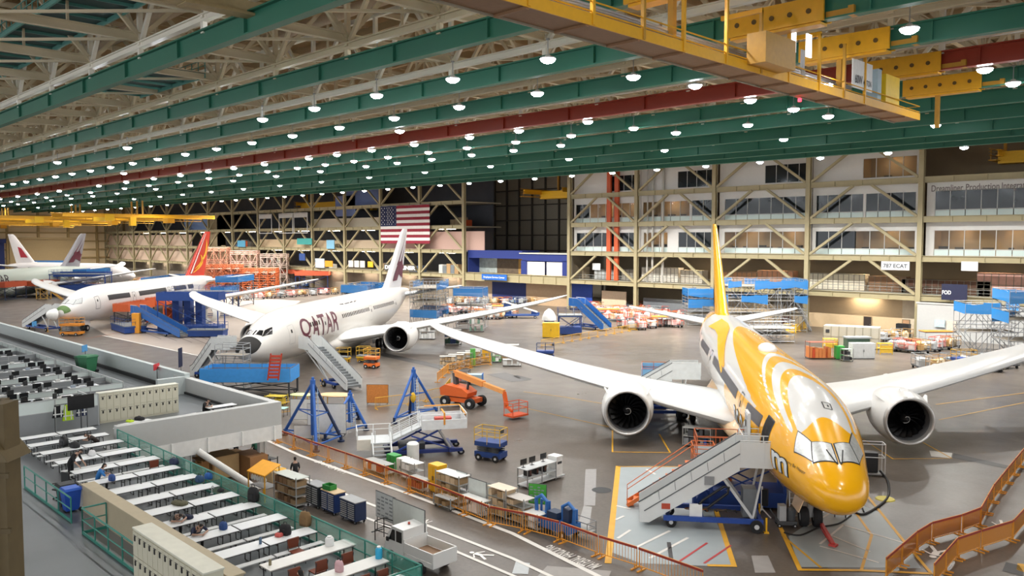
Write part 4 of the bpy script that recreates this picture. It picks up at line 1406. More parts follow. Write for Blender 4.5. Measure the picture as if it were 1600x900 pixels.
def sit_pose(lean=0.25, head_down=0.1, arms='table'):
    """seated facing +Y, seat height 0.45"""
    z = 0.55
    ch = (0, 0.42 * lean * 1.2, z + 0.42 - 0.25 * max(0, lean - 0.4))
    a_ = min(1.25, 0.25 + lean * 0.7 + 0.25 * head_down)
    nk = (0, ch[1] + 0.19 * math.sin(a_), ch[2] + 0.19 * math.cos(a_))
    b_ = min(1.5, a_ + 0.35 * head_down)
    hd = (0, nk[1] + 0.16 * math.sin(b_), nk[2] + 0.16 * math.cos(b_))
    d = dict(pelvis=(0, 0, z), chest=ch, neck=nk, head=hd, face=(0, 1, -0.4 - 0.8 * head_down))
    for s, n in ((1, 'l'), (-1, 'r')):
        d['shoulder_' + n] = (0.2 * s, ch[1] + 0.02, ch[2] + 0.07)
        d['elbow_' + n] = (0.3 * s, ch[1] + 0.2, z + 0.27)
        d['wrist_' + n] = (0.1 * s, ch[1] + 0.36, z + 0.26)
        d['hip_' + n] = (0.1 * s, 0.03, z - 0.02)
        d['knee_' + n] = (0.13 * s, 0.45, z - 0.02)
        d['ankle_' + n] = (0.13 * s, 0.42, 0.09)
    return d

def stand_pose(bend=0.0):
    pz = 0.93
    ch = Vector((0, 0.42 * math.sin(bend), pz + 0.42 * math.cos(bend)))
    nk = ch + Vector((0, 0.2 * math.sin(bend * 1.1), 0.2 * math.cos(bend * 1.1)))
    hd = nk + Vector((0, 0.19 * math.sin(bend + 0.2), 0.19 * math.cos(bend + 0.2)))
    d = dict(pelvis=(0, 0, pz), chest=ch, neck=nk, head=hd, face=(0, 1, -0.3 - bend))
    for s, n in ((1, 'l'), (-1, 'r')):
        d['shoulder_' + n] = (0.2 * s, ch.y, ch.z + 0.07)
        d['elbow_' + n] = (0.26 * s, ch.y + 0.04 + 0.12 * bend, ch.z - 0.24)
        d['wrist_' + n] = (0.22 * s, ch.y + 0.2 + 0.15 * bend, ch.z - 0.44)
        d['hip_' + n] = (0.1 * s, 0, pz - 0.06)
        d['knee_' + n] = (0.11 * s, 0.03, 0.5)
        d['ankle_' + n] = (0.12 * s, -0.02, 0.09)
    return d

def person(label, loc, rz, pose, shirt, trousers='22242a', hair='201812', sc=1.0, group=None):
    me, hd, f, nk = person_mesh(pose, shirt, trousers, hair)
    o = bpy.data.objects.new('person', me)
    COL.objects.link(o)
    o.location = loc
    o.rotation_euler = (0, 0, rz)
    o.scale = (sc, sc, sc)
    tag(o, label, 'person', group)
    face_bits(o, hd, f, nk)
    return o

# ================================================================= raised break deck and offices on the left
DZ = 3.5
DECKF = M('62676b', 0.3, vary=0.3, scale=0.35)
struct(MB().bx(-48.0, -14, -2, 16.5, DZ - 0.35, DZ).bx(-122, -48.0, -2, 26.4, DZ - 0.35, DZ), 'floor_deck', DECKF, 'grey polished floor of the raised break deck')
PAR = M('b7b9b8', 0.55, vary=0.05)
struct(MB().bx(-48.3, -47.75, 16.45, 26.6, DZ - 0.75, DZ + 1.2).bx(-63.2, -48.3, 26.05, 26.55, DZ - 0.4, DZ + 1.2), 'wall_parapet', PAR, 'grey parapet round the corner break room')
struct(MB().bx(-48.0, -47.74, 16.5, 26.6, DZ - 1.2, DZ - 0.3).bx(-63, -48, 26.5, 26.6, DZ - 1.0, DZ), 'trim_1', M('dfe0de', 0.4), 'white edge girder under the break room')
for k in range(5):
    struct(MB().bx(-47.76, -47.62, 17.2 + 2.2 * k, 17.3 + 2.2 * k, DZ - 1.2, DZ - 0.3), 'trim_2', M('e8e9e7', 0.4), 'white stiffener on the edge girder')
for x, y, lab in ((-48.6, 25.6, 'white steel post under the corner of the break room'), (-48.3, 20.6, 'white steel post under the edge girder'), (-58, 25.4, 'white steel post at the back of the break room')):
    o = single(MB().ibeam((0, 0, 0), (0, 0, DZ - 0.8), 0.4, 0.4, 0.06, (0, 1, 0)).box((0, 0, 0.03), (0.7, 0.7, 0.06)), 'support_post', M('e3e4e2', 0.4), lab, 'post', (x, y, 0))
a, b = Vector((-47.5, 20.9, DZ - 0.95)), Vector(G(398, 762, 0.1))
o = single(MB().cyl((0, 0, 0), b - a, 0.2, n=14).box(b - a, (0.6, 0.6, 0.1)), 'brace_pipe', M('dcdcd9', 0.4), 'thick white diagonal pipe brace under the break room', 'brace', a)
struct(MB().bx(-61.5, -61.1, 24, 26.4, DZ, DZ + 1.3).bx(-120, -61.3, 26.1, 26.5, DZ - 0.3, DZ + 1.5), 'wall_office_edge', M('b4bdbd', 0.6, vary=0.05), 'long grey green wall along the open offices')
struct(MB().bx(-119, -62, 25.95, 26.1, DZ, DZ + 0.3), 'baseboard_back', BLACK, 'black skirting along the office wall')
struct(MB().bx(-62.9, -48.4, 25.93, 26.05, DZ, DZ + 0.16).bx(-48.45, -48.3, 16.6, 26, DZ, DZ + 0.12), 'baseboard_room', BLACK, 'black skirting in the corner break room')
# tan parapet beside the stair well
TANP = M('b4a88e', 0.6, vary=0.08)
struct(MB().bx(-37.6, -23.9, 11.45, 11.9, DZ, DZ + 1.15).bx(-37.65, -23.85, 11.4, 11.95, DZ + 1.15, DZ + 1.2), 'wall_stair', TANP, 'tan parapet wall between the tables and the aisle')

def locker_bank(label, loc, rz, n, w, h, d, rows=2, group=None):
    t = thing('locker_bank', label, 'lockers', loc, rz, group)
    LM = M('c9c6b2', 0.5, vary=0.04)
    MB().bx(-n * w / 2, n * w / 2, -d / 2, d / 2, 0.0, h).part('cabinet', LM, t)
    MB().bx(-n * w / 2 - 0.03, n * w / 2 + 0.03, -d / 2 - 0.03, d / 2 + 0.03, h, h + 0.05).part('top', M('d6d6c8', 0.5, vary=0.12), t)
    for k in range(n):
        for r in range(rows):
            x = -n * w / 2 + w * (k + 0.5)
            z0, z1 = 0.1 + (h - 0.15) * r / rows, 0.1 + (h - 0.15) * (r + 1) / rows
            dr = MB().bx(x - w / 2 + 0.015, x + w / 2 - 0.015, -d / 2 - 0.025, -d / 2, z0 + 0.015, z1 - 0.015).part('door', LM, t)
            MB().bx(x - 0.05, x + 0.03, -d / 2 - 0.05, -d / 2 - 0.02, (z0 + z1) / 2 + 0.1, (z0 + z1) / 2 + 0.26).part('latch', BLACK, dr)
            MB().bx(x - 0.12, x + 0.12, -d / 2 - 0.03, -d / 2 - 0.02, z1 - 0.16, z1 - 0.13).part('vent_slot', M('55544c', 0.6), dr)
    return t
locker_bank('cream lockers with dark latches across the deck behind the tables', (-55.2, 20.4, DZ), PI / 2, 12, 0.42, 1.9, 0.55)
locker_bank('cream lockers in the bottom corner beside the tan wall', (-25.8, 10.55, DZ), 0, 13, 0.42, 1.85, 0.6)

def railing(label, a, b, z, mesh=False, h=1.07, n=None, group=None, mat=None):
    a, b = Vector((a[0], a[1], 0)), Vector((b[0], b[1], 0))
    d = b - a
    t = thing('guard_rail', label, 'railing', (a.x, a.y, z), math.atan2(d.y, d.x), group)
    L = d.length
    n = n or max(2, round(L / 1.6))
    GM = mat or M('2f7f72', 0.45, vary=0.06)
    MB().tube([(0, 0, h), (L, 0, h)], 0.035, 8).part('top_rail', GM, t)
    MB().tube([(0, 0, h * 0.55), (L, 0, h * 0.55)], 0.025, 8).part('mid_rail', GM, t)
    MB().bx(0, L, -0.02, 0.02, 0.02, 0.14).part('toe_board', GM, t)
    for k in range(n + 1):
        MB().cyl((L * k / n, 0, 0), (L * k / n, 0, h), 0.03, n=8).part('post', GM, t)
    if mesh:
        MB().bx(0, L, -0.006, 0.006, 0.14, h - 0.05).part('mesh_panel', glass_mat('5fae9d', 0.33), t, 'green see-through mesh panel')
    return t
railing('long green mesh railing along the edge of the break deck', (-47.7, 16.42), (-20.6, 16.42), DZ, True)
railing('green mesh railing across the near end of the break deck', (-20.6, 16.42), (-20.6, 9.0), DZ, True)
railing('green railing beside the blue recycling bin', (-43.0, 10.6), (-36.3, 10.6), DZ)
railing('green stair railing below the tan parapet wall', (-34.6, 10.5), (-28.9, 10.5), DZ)
railing('short green railing crossing to the tan parapet', (-34.6, 10.5), (-34.6, 11.4), DZ, n=1)

# lunch tables
def lunch_table():
    t = thing('lunch_table', '', 'table', (0, 0, 0))
    L, W = 1.94, 0.74
    MB().bx(-W / 2, W / 2, -L / 2, L / 2, 0.7, 0.735).part('table_top', M('e4e8ea', 0.35, vary=0.05), t)
    MB().bx(-W / 2 - 0.012, W / 2 + 0.012, -L / 2 - 0.012, L / 2 + 0.012, 0.69, 0.715).part('edge_band', M('3a3b3d', 0.5), t)
    for s in (-1, 1):
        MB().bx(s * 0.72 - 0.14, s * 0.72 + 0.14, -L / 2, L / 2, 0.42, 0.45).part('bench', M('dcdfe0', 0.4), t)
        for q in (-1, 1):
            y = q * L * 0.33
            MB().tube([(s * 0.3, y, 0.69), (s * 0.35, y, 0.02), (s * 0.75, y, 0.02), (s * 0.75, y, 0.42)], 0.02, 6).tube([(s * 0.32, y, 0.35), (s * 0.75, y, 0.3)], 0.016, 6).part('leg', M('2b2c2e', 0.5), t)
    MB().tube([(0, -L * 0.33, 0.6), (0, L * 0.33, 0.6)], 0.025, 6).tube([(-0.3, -L * 0.33, 0.6), (0.3, -L * 0.33, 0.6)], 0.02, 6).tube([(-0.3, L * 0.33, 0.6), (0.3, L * 0.33, 0.6)], 0.02, 6).part('frame', M('2b2c2e', 0.5), t)
    return t
ltab = lunch_table()
ROWX = [-50.6, -48.6, -46.4, -43.9, -41.5, -39.1, -37.0, -35.0, -33.1, -31.2, -29.1, -26.9]
first = True
for i, x in enumerate(ROWX):
    for j, y in enumerate((13.2, 15.22)):
        lab = 'white bench table, %s row from the back, %s' % (ORD[i], 'left half' if j == 0 else 'railing half')
        if first:
            ltab.location = (x, y, DZ); ltab['label'] = lab; ltab['group'] = 'lunch tables on the deck'; first = False
        else:
            dup(ltab, (x, y, DZ), 0, lab, 'lunch tables on the deck')
for k, (p, rz, lab) in enumerate((((213, 660), 0.2, 'white bench table with a hi-vis vest, just inside the break room'), ((288, 650), 0.1, 'white bench table in front of the lockers in the break room'), ((345, 634), 0.0, 'white bench table where a person in black sits'))):
    g = G(p[0], p[1], DZ + 0.73)
    dup(ltab, (g.x, g.y, DZ), rz, lab, 'lunch tables on the deck')

def plain_table(label, loc, rz, L=2.9, W=0.75, group=None, mat=None):
    t = thing('folding_table', label, 'table', loc, rz, group)
    MB().bx(-L / 2, L / 2, -W / 2, W / 2, 0.7, 0.735).part('table_top', mat or M('e6e6e2', 0.35, vary=0.04), t)
    for sx in (-1, 1):
        for sy in (-1, 1):
            MB().cyl((sx * (L / 2 - 0.12), sy * (W / 2 - 0.08), 0), (sx * (L / 2 - 0.1), sy * (W / 2 - 0.1), 0.7), 0.022, n=8).part('leg', M('3a3b3d', 0.4, 0.5), t)
    MB().bx(-L / 2 + 0.08, L / 2 - 0.08, -W / 2 + 0.06, W / 2 - 0.06, 0.64, 0.7).part('apron', M('8d8f90', 0.5), t)
    return t
plain_table('long white table with brown chairs, by the brown backpack', (-24.8, 14.8, DZ), PI / 2, 3.4, group='plain tables')
plain_table('long white table where a person in black sits, near the corner', (-22.7, 14.6, DZ), PI / 2, 3.6, group='plain tables')
plain_table('long white table nearest the bottom edge, with a blue jug', (-20.0 - 1.0, 14.3, DZ + 0.0), PI / 2, 3.4, 0.7, group='plain tables')

def stack_chair(label, loc, rz, mat, group=None):
    t = thing('chair', label, 'chair', loc, rz, group)
    MB().bx(-0.22, 0.22, -0.2, 0.22, 0.42, 0.46).part('seat', mat, t)
    MB().box((0, -0.25, 0.7), (0.44, 0.05, 0.36), 0, Matrix.Rotation(-0.12, 3, 'X')).part('backrest', mat, t)
    for sx in (-1, 1):
        MB().tube([(sx * 0.22, -0.29, 0.85), (sx * 0.21, -0.2, 0.42), (sx * 0.22, -0.28, 0)], 0.016, 6).part('leg', DGREY, t)
        MB().tube([(sx * 0.2, 0.2, 0.43), (sx * 0.22, 0.24, 0)], 0.016, 6).part('leg', DGREY, t)
    return t
BRN = M('7c3f2a', 0.6)
c0 = stack_chair('brown chair at the left end of the first plain table', (-24.0, 13.6, DZ), PI / 2, BRN, 'brown chairs')
for x, y, rz, lab in ((-23.95, 14.6, PI / 2, 'brown chair in the middle between two plain tables'), (-23.9, 15.6, PI / 2, 'brown chair near the green railing between two plain tables'), (-26.0, 15.0, -PI / 2, 'brown chair facing away before the last bench row'),
                      (-21.9, 14.9, PI / 2, 'brown chair at the table nearest the corner, left'), (-21.85, 15.6, PI / 2, 'brown chair at the table nearest the corner, by the railing'), (-40.2, 15.6, -PI / 2, 'brown chair pulled up behind the bench rows')):
    dup(c0, (x, y, DZ), rz, lab, 'brown chairs')

# bags and small things lying on the tables
def bag(label, px, h, mat, size=(0.4, 0.28, 0.3), rz=0.3, name='bag', cat='bag'):
    p = G(px[0], px[1], h)
    t = thing(name, label, cat, (p.x, p.y, h), rz)
    sx, sy, sz = size
    mb = MB()
    prof = [(0.0, 0.9, 0.9), (0.25, 1.0, 1.0), (0.7, 0.95, 0.9), (0.95, 0.72, 0.6), (1.0, 0.4, 0.3)]
    n = 14
    vs = []
    for z, a, b in prof:
        for k in range(n):
            q = 2 * PI * k / n
            c, s_ = math.cos(q), math.sin(q)
            e = 0.55
            vs.append((sx / 2 * a * math.copysign(abs(c) ** e, c), sy / 2 * b * math.copysign(abs(s_) ** e, s_), z * sz))
    fs = [(i * n + k, i * n + (k + 1) % n, (i + 1) * n + (k + 1) % n, (i + 1) * n + k) for i in range(4) for k in range(n)] + [tuple(range(n)), tuple(4 * n + k for k in range(n))]
    mb.add(vs, fs).part('body', mat, t, smooth=True)
    MB().tube([(-sx * 0.2, 0, sz * 0.95), (-sx * 0.12, 0, sz * 1.2), (sx * 0.12, 0, sz * 1.2), (sx * 0.2, 0, sz * 0.95)], 0.014, 6).part('handle', BLACK, t)
    MB().box((0, -sy / 2 * 0.92, sz * 0.4), (sx * 0.5, 0.05, sz * 0.4)).part('pocket', mat, t)
    return t
TT = DZ + 0.735
bag('black rucksack on the third bench row from the back', (100, 697), TT, BLACK, (0.5, 0.35, 0.5))
bag('black holdall beside the rucksack on the third bench row', (117, 699), TT, M('222327', 0.8), (0.6, 0.35, 0.28))
bag('white carrier bag on the fourth bench row', (144, 712), TT, M('d9dadb', 0.6), (0.35, 0.25, 0.3))
bag('blue lunch bag beside the person in the blue shirt', (175, 751), TT, M('2f4f8f', 0.7), (0.34, 0.22, 0.3))
bag('navy lunch bag at the railing end of a bench row', (272, 725), TT, M('26304f', 0.7), (0.5, 0.3, 0.28))
bag('bright blue bag on the bench row by the railing', (326, 748), TT, M('2b62ae', 0.7), (0.36, 0.3, 0.28))
bag('teal and navy rucksack beside the bright blue bag', (312, 753), TT, M('27486b', 0.7), (0.4, 0.3, 0.3))
bag('camouflage jacket heaped on a bench table', (281, 788), TT, M('5e5c48', 0.9, vary=0.5, scale=14), (0.75, 0.45, 0.16), name='jacket', cat='jacket')
bag('navy cap shaped pouch beside the sleeping person', (294, 810), TT, M('1b2440', 0.7), (0.42, 0.3, 0.16))
bag('square blue lunch box on the last bench row', (349, 827), TT, M('23457f', 0.6), (0.3, 0.25, 0.3), name='lunch_box')
bag('brown backpack standing on the plain table', (477, 821), TT, M('7a5f3d', 0.8), (0.48, 0.32, 0.55))
bag('black backpack in the middle of the plain table', (446, 835), TT, M('1c1b1f', 0.8), (0.45, 0.32, 0.4))
bag('red and white snack bag on the plain table', (436, 838), TT, M('c65a55', 0.6), (0.3, 0.25, 0.14))
bag('black backpack hanging by the green railing', (396, 783), TT, M('1a1a1d', 0.8), (0.5, 0.34, 0.6))
bag('black cap on the bench row by the sink', (345, 768), TT, M('222326', 0.8), (0.3, 0.22, 0.14), name='cap', cat='cap')
bag('pink and white striped carrier bag at the bottom edge', (530, 893), TT, M('d0a9b0', 0.7), (0.3, 0.22, 0.38))
bag('black jacket draped over a table inside the break room', (218, 656), TT, M('1d1d20', 0.9), (0.7, 0.4, 0.2), name='jacket', cat='jacket')
bag('green yellow safety vest lying on a break room table', (203, 659), TT, M('b9d32c', 0.8), (0.5, 0.35, 0.12), name='safety_vest', cat='vest')
bag('black bag on the floor below the safety vest rack', (147, 662), DZ, M('1b1b1d', 0.8), (0.5, 0.35, 0.3))
for px, lab, c, r, h in (((407, 850), 'steel blue water bottle on the plain table', '506a86', 0.05, 0.3), ((592, 872), 'bright blue water jug on the nearest table', '29a9d8', 0.12, 0.42), ((515, 852), 'white bucket on the plain table', 'e2e3e3', 0.16, 0.34), ((422, 883), 'small tan flask on the plain table near the corner', '8d8466', 0.05, 0.24)):
    p = G(px[0], px[1], TT)
    t = thing('bottle' if r < 0.15 else 'bucket', lab, 'bottle' if r < 0.15 else 'bucket', (p.x, p.y, TT))
    MB().lathe([(0.001, 0), (r, 0), (r * 1.02, h * 0.7), (r * 0.8, h * 0.85), (r * 0.5, h * 0.88), (r * 0.5, h * 0.92), (0.001, h * 0.92)], 16).part('body', M(c, 0.4), t, angle=40)
    MB().lathe([(r * 0.55, h * 0.9), (r * 0.55, h), (0.001, h)], 12).part('cap', M('e9e9e9', 0.5), t)
p = G(331, 772, TT)
t = thing('water_tap', 'small arched steel tap on the bench row near the railing', 'tap', (p.x, p.y, TT))
MB().tube([(0, 0, 0), (0, 0, 0.3), (0.08, 0, 0.38), (0.18, 0, 0.36), (0.2, 0, 0.28)], 0.02, 8).part('spout', STEEL, t)
MB().lathe([(0.06, 0), (0.06, 0.04), (0.001, 0.04)], 12).part('base', STEEL, t)

# people on the deck
def seat(px): 
    g = G(px[0], px[1], DZ + 0.55)
    return (g.x, g.y, DZ)
person('person in a dark coat bent over beside the bench rows', (-42.9, 12.55, DZ), -0.9, stand_pose(0.75), '1a1b1f', '17181b', '2a2320')
person('person in a blue shirt sitting at the end of a bench row', seat((150, 752)), -0.3, sit_pose(0.35, 0.2), '2f74b8', '33363c', '1a1512')
person('person in a dark brown top slumped at the second bench row', seat((156, 692)), 2.9, sit_pose(0.75, 0.6), '2a211e', '1f2024', '3a2a1e')
person('person in a grey shirt asleep over the bench table', (-31.9, 12.95, DZ), -1.57, sit_pose(0.85, 0.7), '4e5052', '26282c', '2a221d')
person('person in a navy shirt leaning on the bench table', (-29.85, 12.9, DZ), -1.57, sit_pose(0.7, 0.5), '232a44', '1e2024', '17120f')
person('person in a black hoodie sitting alone in the break room', seat((318, 640)), -1.2, sit_pose(0.5, 0.3), '151518', '1b1b1e', '131212')
person('person in a black jacket sitting at the plain table by the corner', (-22.1, 13.1, DZ), 1.57, sit_pose(0.4, 0.3), '16171a', '1d1d20', '1a1714')

# recycling bins
def wheelie_bin(label, loc, rz, mat, lid):
    t = thing('recycling_bin', label, 'bin', loc, rz)
    mb = MB()
    mb.add([(-0.24, -0.26, 0.08), (0.24, -0.26, 0.08), (0.24, 0.26, 0.08), (-0.24, 0.26, 0.08), (-0.31, -0.34, 0.95), (0.31, -0.34, 0.95), (0.31, 0.34, 0.95), (-0.31, 0.34, 0.95)], BOXF)
    mb.part('body', mat, t)
    MB().add([(-0.34, -0.38, 0.95), (0.34, -0.38, 0.95), (0.34, 0.38, 0.95), (-0.34, 0.38, 0.95), (-0.3, -0.3, 1.05), (0.3, -0.3, 1.05), (0.3, 0.3, 1.05), (-0.3, 0.3, 1.05)], BOXF).part('lid', lid, t)
    for s in (-1, 1):
        MB().lathe([(0.001, -0.04), (0.09, -0.04), (0.09, 0.04), (0.001, 0.04)], 12, 'x', (0.27 * s, 0.3, 0.09)).part('wheel', RUBBER, t)
    MB().tube([(-0.25, 0.38, 0.9), (-0.25, 0.44, 0.95), (0.25, 0.44, 0.95), (0.25, 0.38, 0.9)], 0.02, 6).part('handle', mat, t)
    return t
wheelie_bin('bright blue recycling bin behind the green railing', (-38.0, 11.1, DZ), 0.0, M('1d4fb4', 0.45), M('2a62cc', 0.45))
wheelie_bin('dark bin left of the bright blue recycling bin', (-38.8, 11.15, DZ), 0.0, M('23262b', 0.5), M('2a2d33', 0.5))
# bicycle-like black mobile chair by the railing
t = thing('office_chair', 'black swivel chair parked behind the green railing', 'chair', (-40.1, 11.3, DZ), 0.4)
MB().bx(-0.24, 0.24, -0.24, 0.24, 0.44, 0.5).part('seat', BLACK, t)
MB().box((0, 0.27, 0.85), (0.46, 0.07, 0.6)).part('backrest', BLACK, t)
MB().cyl((0, 0, 0.1), (0, 0, 0.44), 0.03).part('column', DGREY, t)
f = MB()
for k in range(5):
    a = 2 * PI * k / 5
    f.bar((0, 0, 0.1), (0.3 * math.cos(a), 0.3 * math.sin(a), 0.07), 0.05)
    f.ball((0.3 * math.cos(a), 0.3 * math.sin(a), 0.035), 0.035, 8, 5)
f.part('base', BLACK, t)
for s in (-1, 1): MB().tube([(0.26 * s, 0.1, 0.47), (0.3 * s, 0.1, 0.68), (0.3 * s, -0.15, 0.7)], 0.025, 6).part('armrest', BLACK, t)
ochair = t

# partition screen with the safety vests
def partition(label, a, b, z=DZ, h=1.5, glass=True, group=None):
    a, b = Vector((*a, 0)), Vector((*b, 0))
    d = b - a
    L = d.length
    t = thing('office_partition', label, 'partition', (a.x, a.y, z), math.atan2(d.y, d.x), group)
    MB().bx(0, L, -0.03, 0.03, 0.05, h * (0.62 if glass else 1)).part('fabric_panel', M('8b8f92', 0.8, vary=0.06), t)
    if glass:
        MB().bx(0, L, -0.02, 0.02, h * 0.64, h - 0.02).part('upper_panel', M('cfdad8', 0.4, vary=0.04), t)
    f = MB()
    n = max(1, round(L / 2.2))
    for k in range(n + 1):
        f.box((L * k / n, 0, h / 2), (0.06, 0.08, h))
    f.box((L / 2, 0, h), (L, 0.09, 0.04)).box((L / 2, 0, h * 0.63), (L, 0.08, 0.04))
    f.part('frame', M('a7abac', 0.5), t)
    return t
partition('tall office screen with pale upper panels behind the first bench row', (-54.3, 10.2), (-54.6, 17.7), DZ, 2.0)
cub = 0
DESKW = M('e3e6e8', 0.4, vary=0.04)
def monitor_mesh():
    return (MB().box((0, 0, 0.36), (0.56, 0.03, 0.34)).mesh('screen', M('121316', 0.25)), MB().cyl((0, 0.02, 0), (0, 0.02, 0.3), 0.025).box((0, 0.02, 0.01), (0.24, 0.18, 0.02)).mesh('stand', DGREY))
mon_s, mon_b = monitor_mesh()
OX = [-57.0, -60.2, -63.6, -67.2, -71.0, -75.2, -80.0, -85.5, -92.0, -99.5, -108.5]
nd = 0
for i, x in enumerate(OX):
    y1 = 18.6 if x > -62 else 22.4
    partition('grey office partition, %s row behind the vest screen' % ORD[i], (x, 11.0), (x, y1), DZ, 0.98, i % 2 == 0, 'office partitions')
    for j, y in enumerate((12.6, 15.2, 17.6, 20.3)):
        if y + 1 > y1: continue
        lab = 'white office desk, row %s behind the vest screen, %s from the left' % (ORD[i], ORD[j])
        d = thing('office_desk', lab, 'desk', (x - 2.15, y, DZ), PI / 2, 'open office desks')
        MB().bx(-1.0, 1.0, -0.36, 0.36, 0.7, 0.74).part('desk_top', DESKW, d)
        MB().bx(-0.95, -0.55, -0.3, 0.3, 0.02, 0.7).part('drawer_unit', GREY, d)
        MB().bx(0.9, 0.96, -0.32, 0.32, 0, 0.7).part('side_panel', GREY, d)
        MB().bx(-0.9, -0.6, -0.3, -0.05, 0.74, 0.8 + 0.1 * (j % 2)).bx(0.5, 0.8, -0.3, 0.0, 0.74, 0.76).bx(-0.3, 0.1, -0.33, -0.18, 0.74, 0.765).part('desk_items', [OFFW, DGREY, M('9aa6b4', 0.6)][(i + j) % 3], d)
        for q in ((-0.35, 0.35) if (i + j) % 3 else (0.1,)):
            m = thing('monitor', 'black monitor on an office desk, row %s, desk %s%s' % (ORD[i], ORD[j], ', left screen' if q < 0 else (', right screen' if q > 0.2 else '')), 'monitor', (x - 2.32, y + q, DZ + 0.74), PI / 2 + 0.2 * (1 if q > 0 else -1), 'office monitors')
            inst(mon_s, 'screen', parent=m); inst(mon_b, 'stand', parent=m)
        dup(ochair, (x - 1.25, y + (0.25 if j % 2 else -0.2), DZ), 1.4 + 0.5 * ((i * 3 + j) % 3), 'black swivel chair at an office desk, row %s, %s from the left' % (ORD[i], ORD[j]), 'office swivel chairs')
for k, (a, b) in enumerate((((-57, 18.8), (-62, 18.8)), ((-63.6, 22.4), (-79.5, 22.4)), ((-80, 22.4), (-108, 22.4)), ((-57, 14), (-75, 14)), ((-75.2, 16.4), (-108, 16.4)))):
    partition('grey partition running along the offices, %s' % ['short one by the lockers', 'by the aisle in the middle', 'by the aisle at the far end', 'between near desks', 'between far desks'][k], a, b, DZ, 1.05, True, 'office partitions')
# television, vest rack
p = G(127, 645, DZ + 1.3)
t = thing('television', 'large black television above the office screen', 'television', (p.x, p.y, DZ), PI / 2 + 0.05)
MB().box((0, 0, 1.95), (1.5, 0.07, 0.85)).part('screen', M('0e0f11', 0.2), t)
MB().cyl((0, 0.05, 0.05), (0, 0.05, 1.9), 0.04).box((0, 0.05, 0.03), (0.9, 0.6, 0.06)).part('stand', DGREY, t)
p = Vector((-53.85, 15.9, DZ))
t = thing('coat_rack', 'coat rack standing by the office screen', 'rack', (p.x, p.y, DZ), PI / 2)
MB().tube([(-0.9, 0, 1.75), (0.9, 0, 1.75)], 0.025, 6).part('rail', DGREY, t)
for s in (-1, 1): MB().cyl((0.9 * s, 0, 0), (0.9 * s, 0, 1.75), 0.025).box((0.9 * s, 0, 0.02), (0.06, 0.5, 0.04)).part('upright', DGREY, t)
def vest(label, off, mat, h=0.8):
    q = Vector((p.x, p.y, DZ)) + Vector((0.0, off, 0))
    t2 = thing('safety_vest' if 'safety' in label else 'jacket', label, 'vest' if 'safety' in label else 'jacket', (q.x + 0.05, q.y, DZ + 1.7 - h), PI / 2)
    MB().add([(-0.3, -0.1, 0), (0.3, -0.1, 0), (0.3, 0.1, 0), (-0.3, 0.1, 0), (-0.16, -0.05, h), (0.16, -0.05, h), (0.16, 0.05, h), (-0.16, 0.05, h)], BOXF).part('cloth', mat, t2)
    b = MB()
    for sx in (-0.16, 0.16): b.box((sx, -0.1, h * 0.5), (0.06, 0.04, h * 0.9))
    b.box((0, -0.115, h * 0.3), (0.58, 0.02, 0.07)).part('reflective_stripe' if 'safety' in label else 'zip', M('d9dcd8', 0.3) if 'safety' in label else DGREY, t2)
    MB().tube([(-0.15, 0, h), (0, 0, h + 0.08), (0.15, 0, h)], 0.012, 5).part('hanger', DGREY, t2)
vest('green yellow safety vest hanging on the coat rack', -0.2, M('b8dc2a', 0.8), 0.95)
vest('navy jacket hanging right of the safety vest', 0.55, M('232c4c', 0.9), 0.8)
vest('black jacket hanging left of the safety vest', -0.75, M('1a1b1e', 0.9), 0.7)

# tall green bins and signs at the office edge
def sign_post(label, px, h0, w, hgt, pole, mat, txt=None, tmat=None, rz=-0.8):
    g = G(px[0], px[1], h0)
    t = thing('sign_post', label, 'sign', (g.x, g.y, h0), rz)
    MB().cyl((0, 0, 0.02), (0, 0, pole), 0.03).box((0, 0, 0.015), (0.5, 0.5, 0.03)).part('post', DGREY, t)
    MB().box((0, -0.05, pole + hgt / 2 - 0.1), (w, 0.04, hgt)).part('board', mat, t)
    if txt:
        lettering(txt, (0, -0.075, pole + hgt * 0.35 - 0.1), (1, 0, 0), (0, 0, 1), hgt * 0.3, w * 0.8, 0.02).part('lettering', tmat or WHITE, t)
    return t
t = sign_post('navy banner sign with a white down arrow beside the office wall', (283, 580), 0.0, 1.2, 2.2, 0.6, M('1d2748', 0.6), rz=-0.75)
MB().prism([(-0.3, -0.08, 1.05), (0.3, -0.08, 1.05), (0, -0.08, 0.65)], (0, 0.02, 0)).box((0, -0.07, 1.55), (0.3, 0.03, 0.95)).part('arrow', WHITE, t)
sign_post('small blue and white sign above the office wall', (134, 575), DZ, 0.9, 0.6, 1.6, M('4a8fc4', 0.6))
sign_post('small pale blue sign farther along the office wall', (55, 530), DZ, 0.9, 0.6, 1.6, M('4a8fc4', 0.6))
sign_post('small red sign at the corner of the office wall', (246, 602), DZ, 1.0, 0.5, 1.35, M('b8323a', 0.6))
for px, lab, mat, s in (((160, 577), 'dark green bin beside the office wall', M('1f4b35', 0.6), 1.0), ((176, 578), 'green recycling bin with a lid by the office wall', M('2c6b48', 0.6), 1.1), ((205, 575), 'small green box on the office wall desk', M('2f8a62', 0.6), 0.7)):
    g = G(px[0], px[1], DZ)
    o = wheelie_bin(lab, (g.x, min(g.y, 24.2), DZ), 0.4, mat, mat)
    o.scale = (s * 1.6, s * 1.6, s * 1.35)

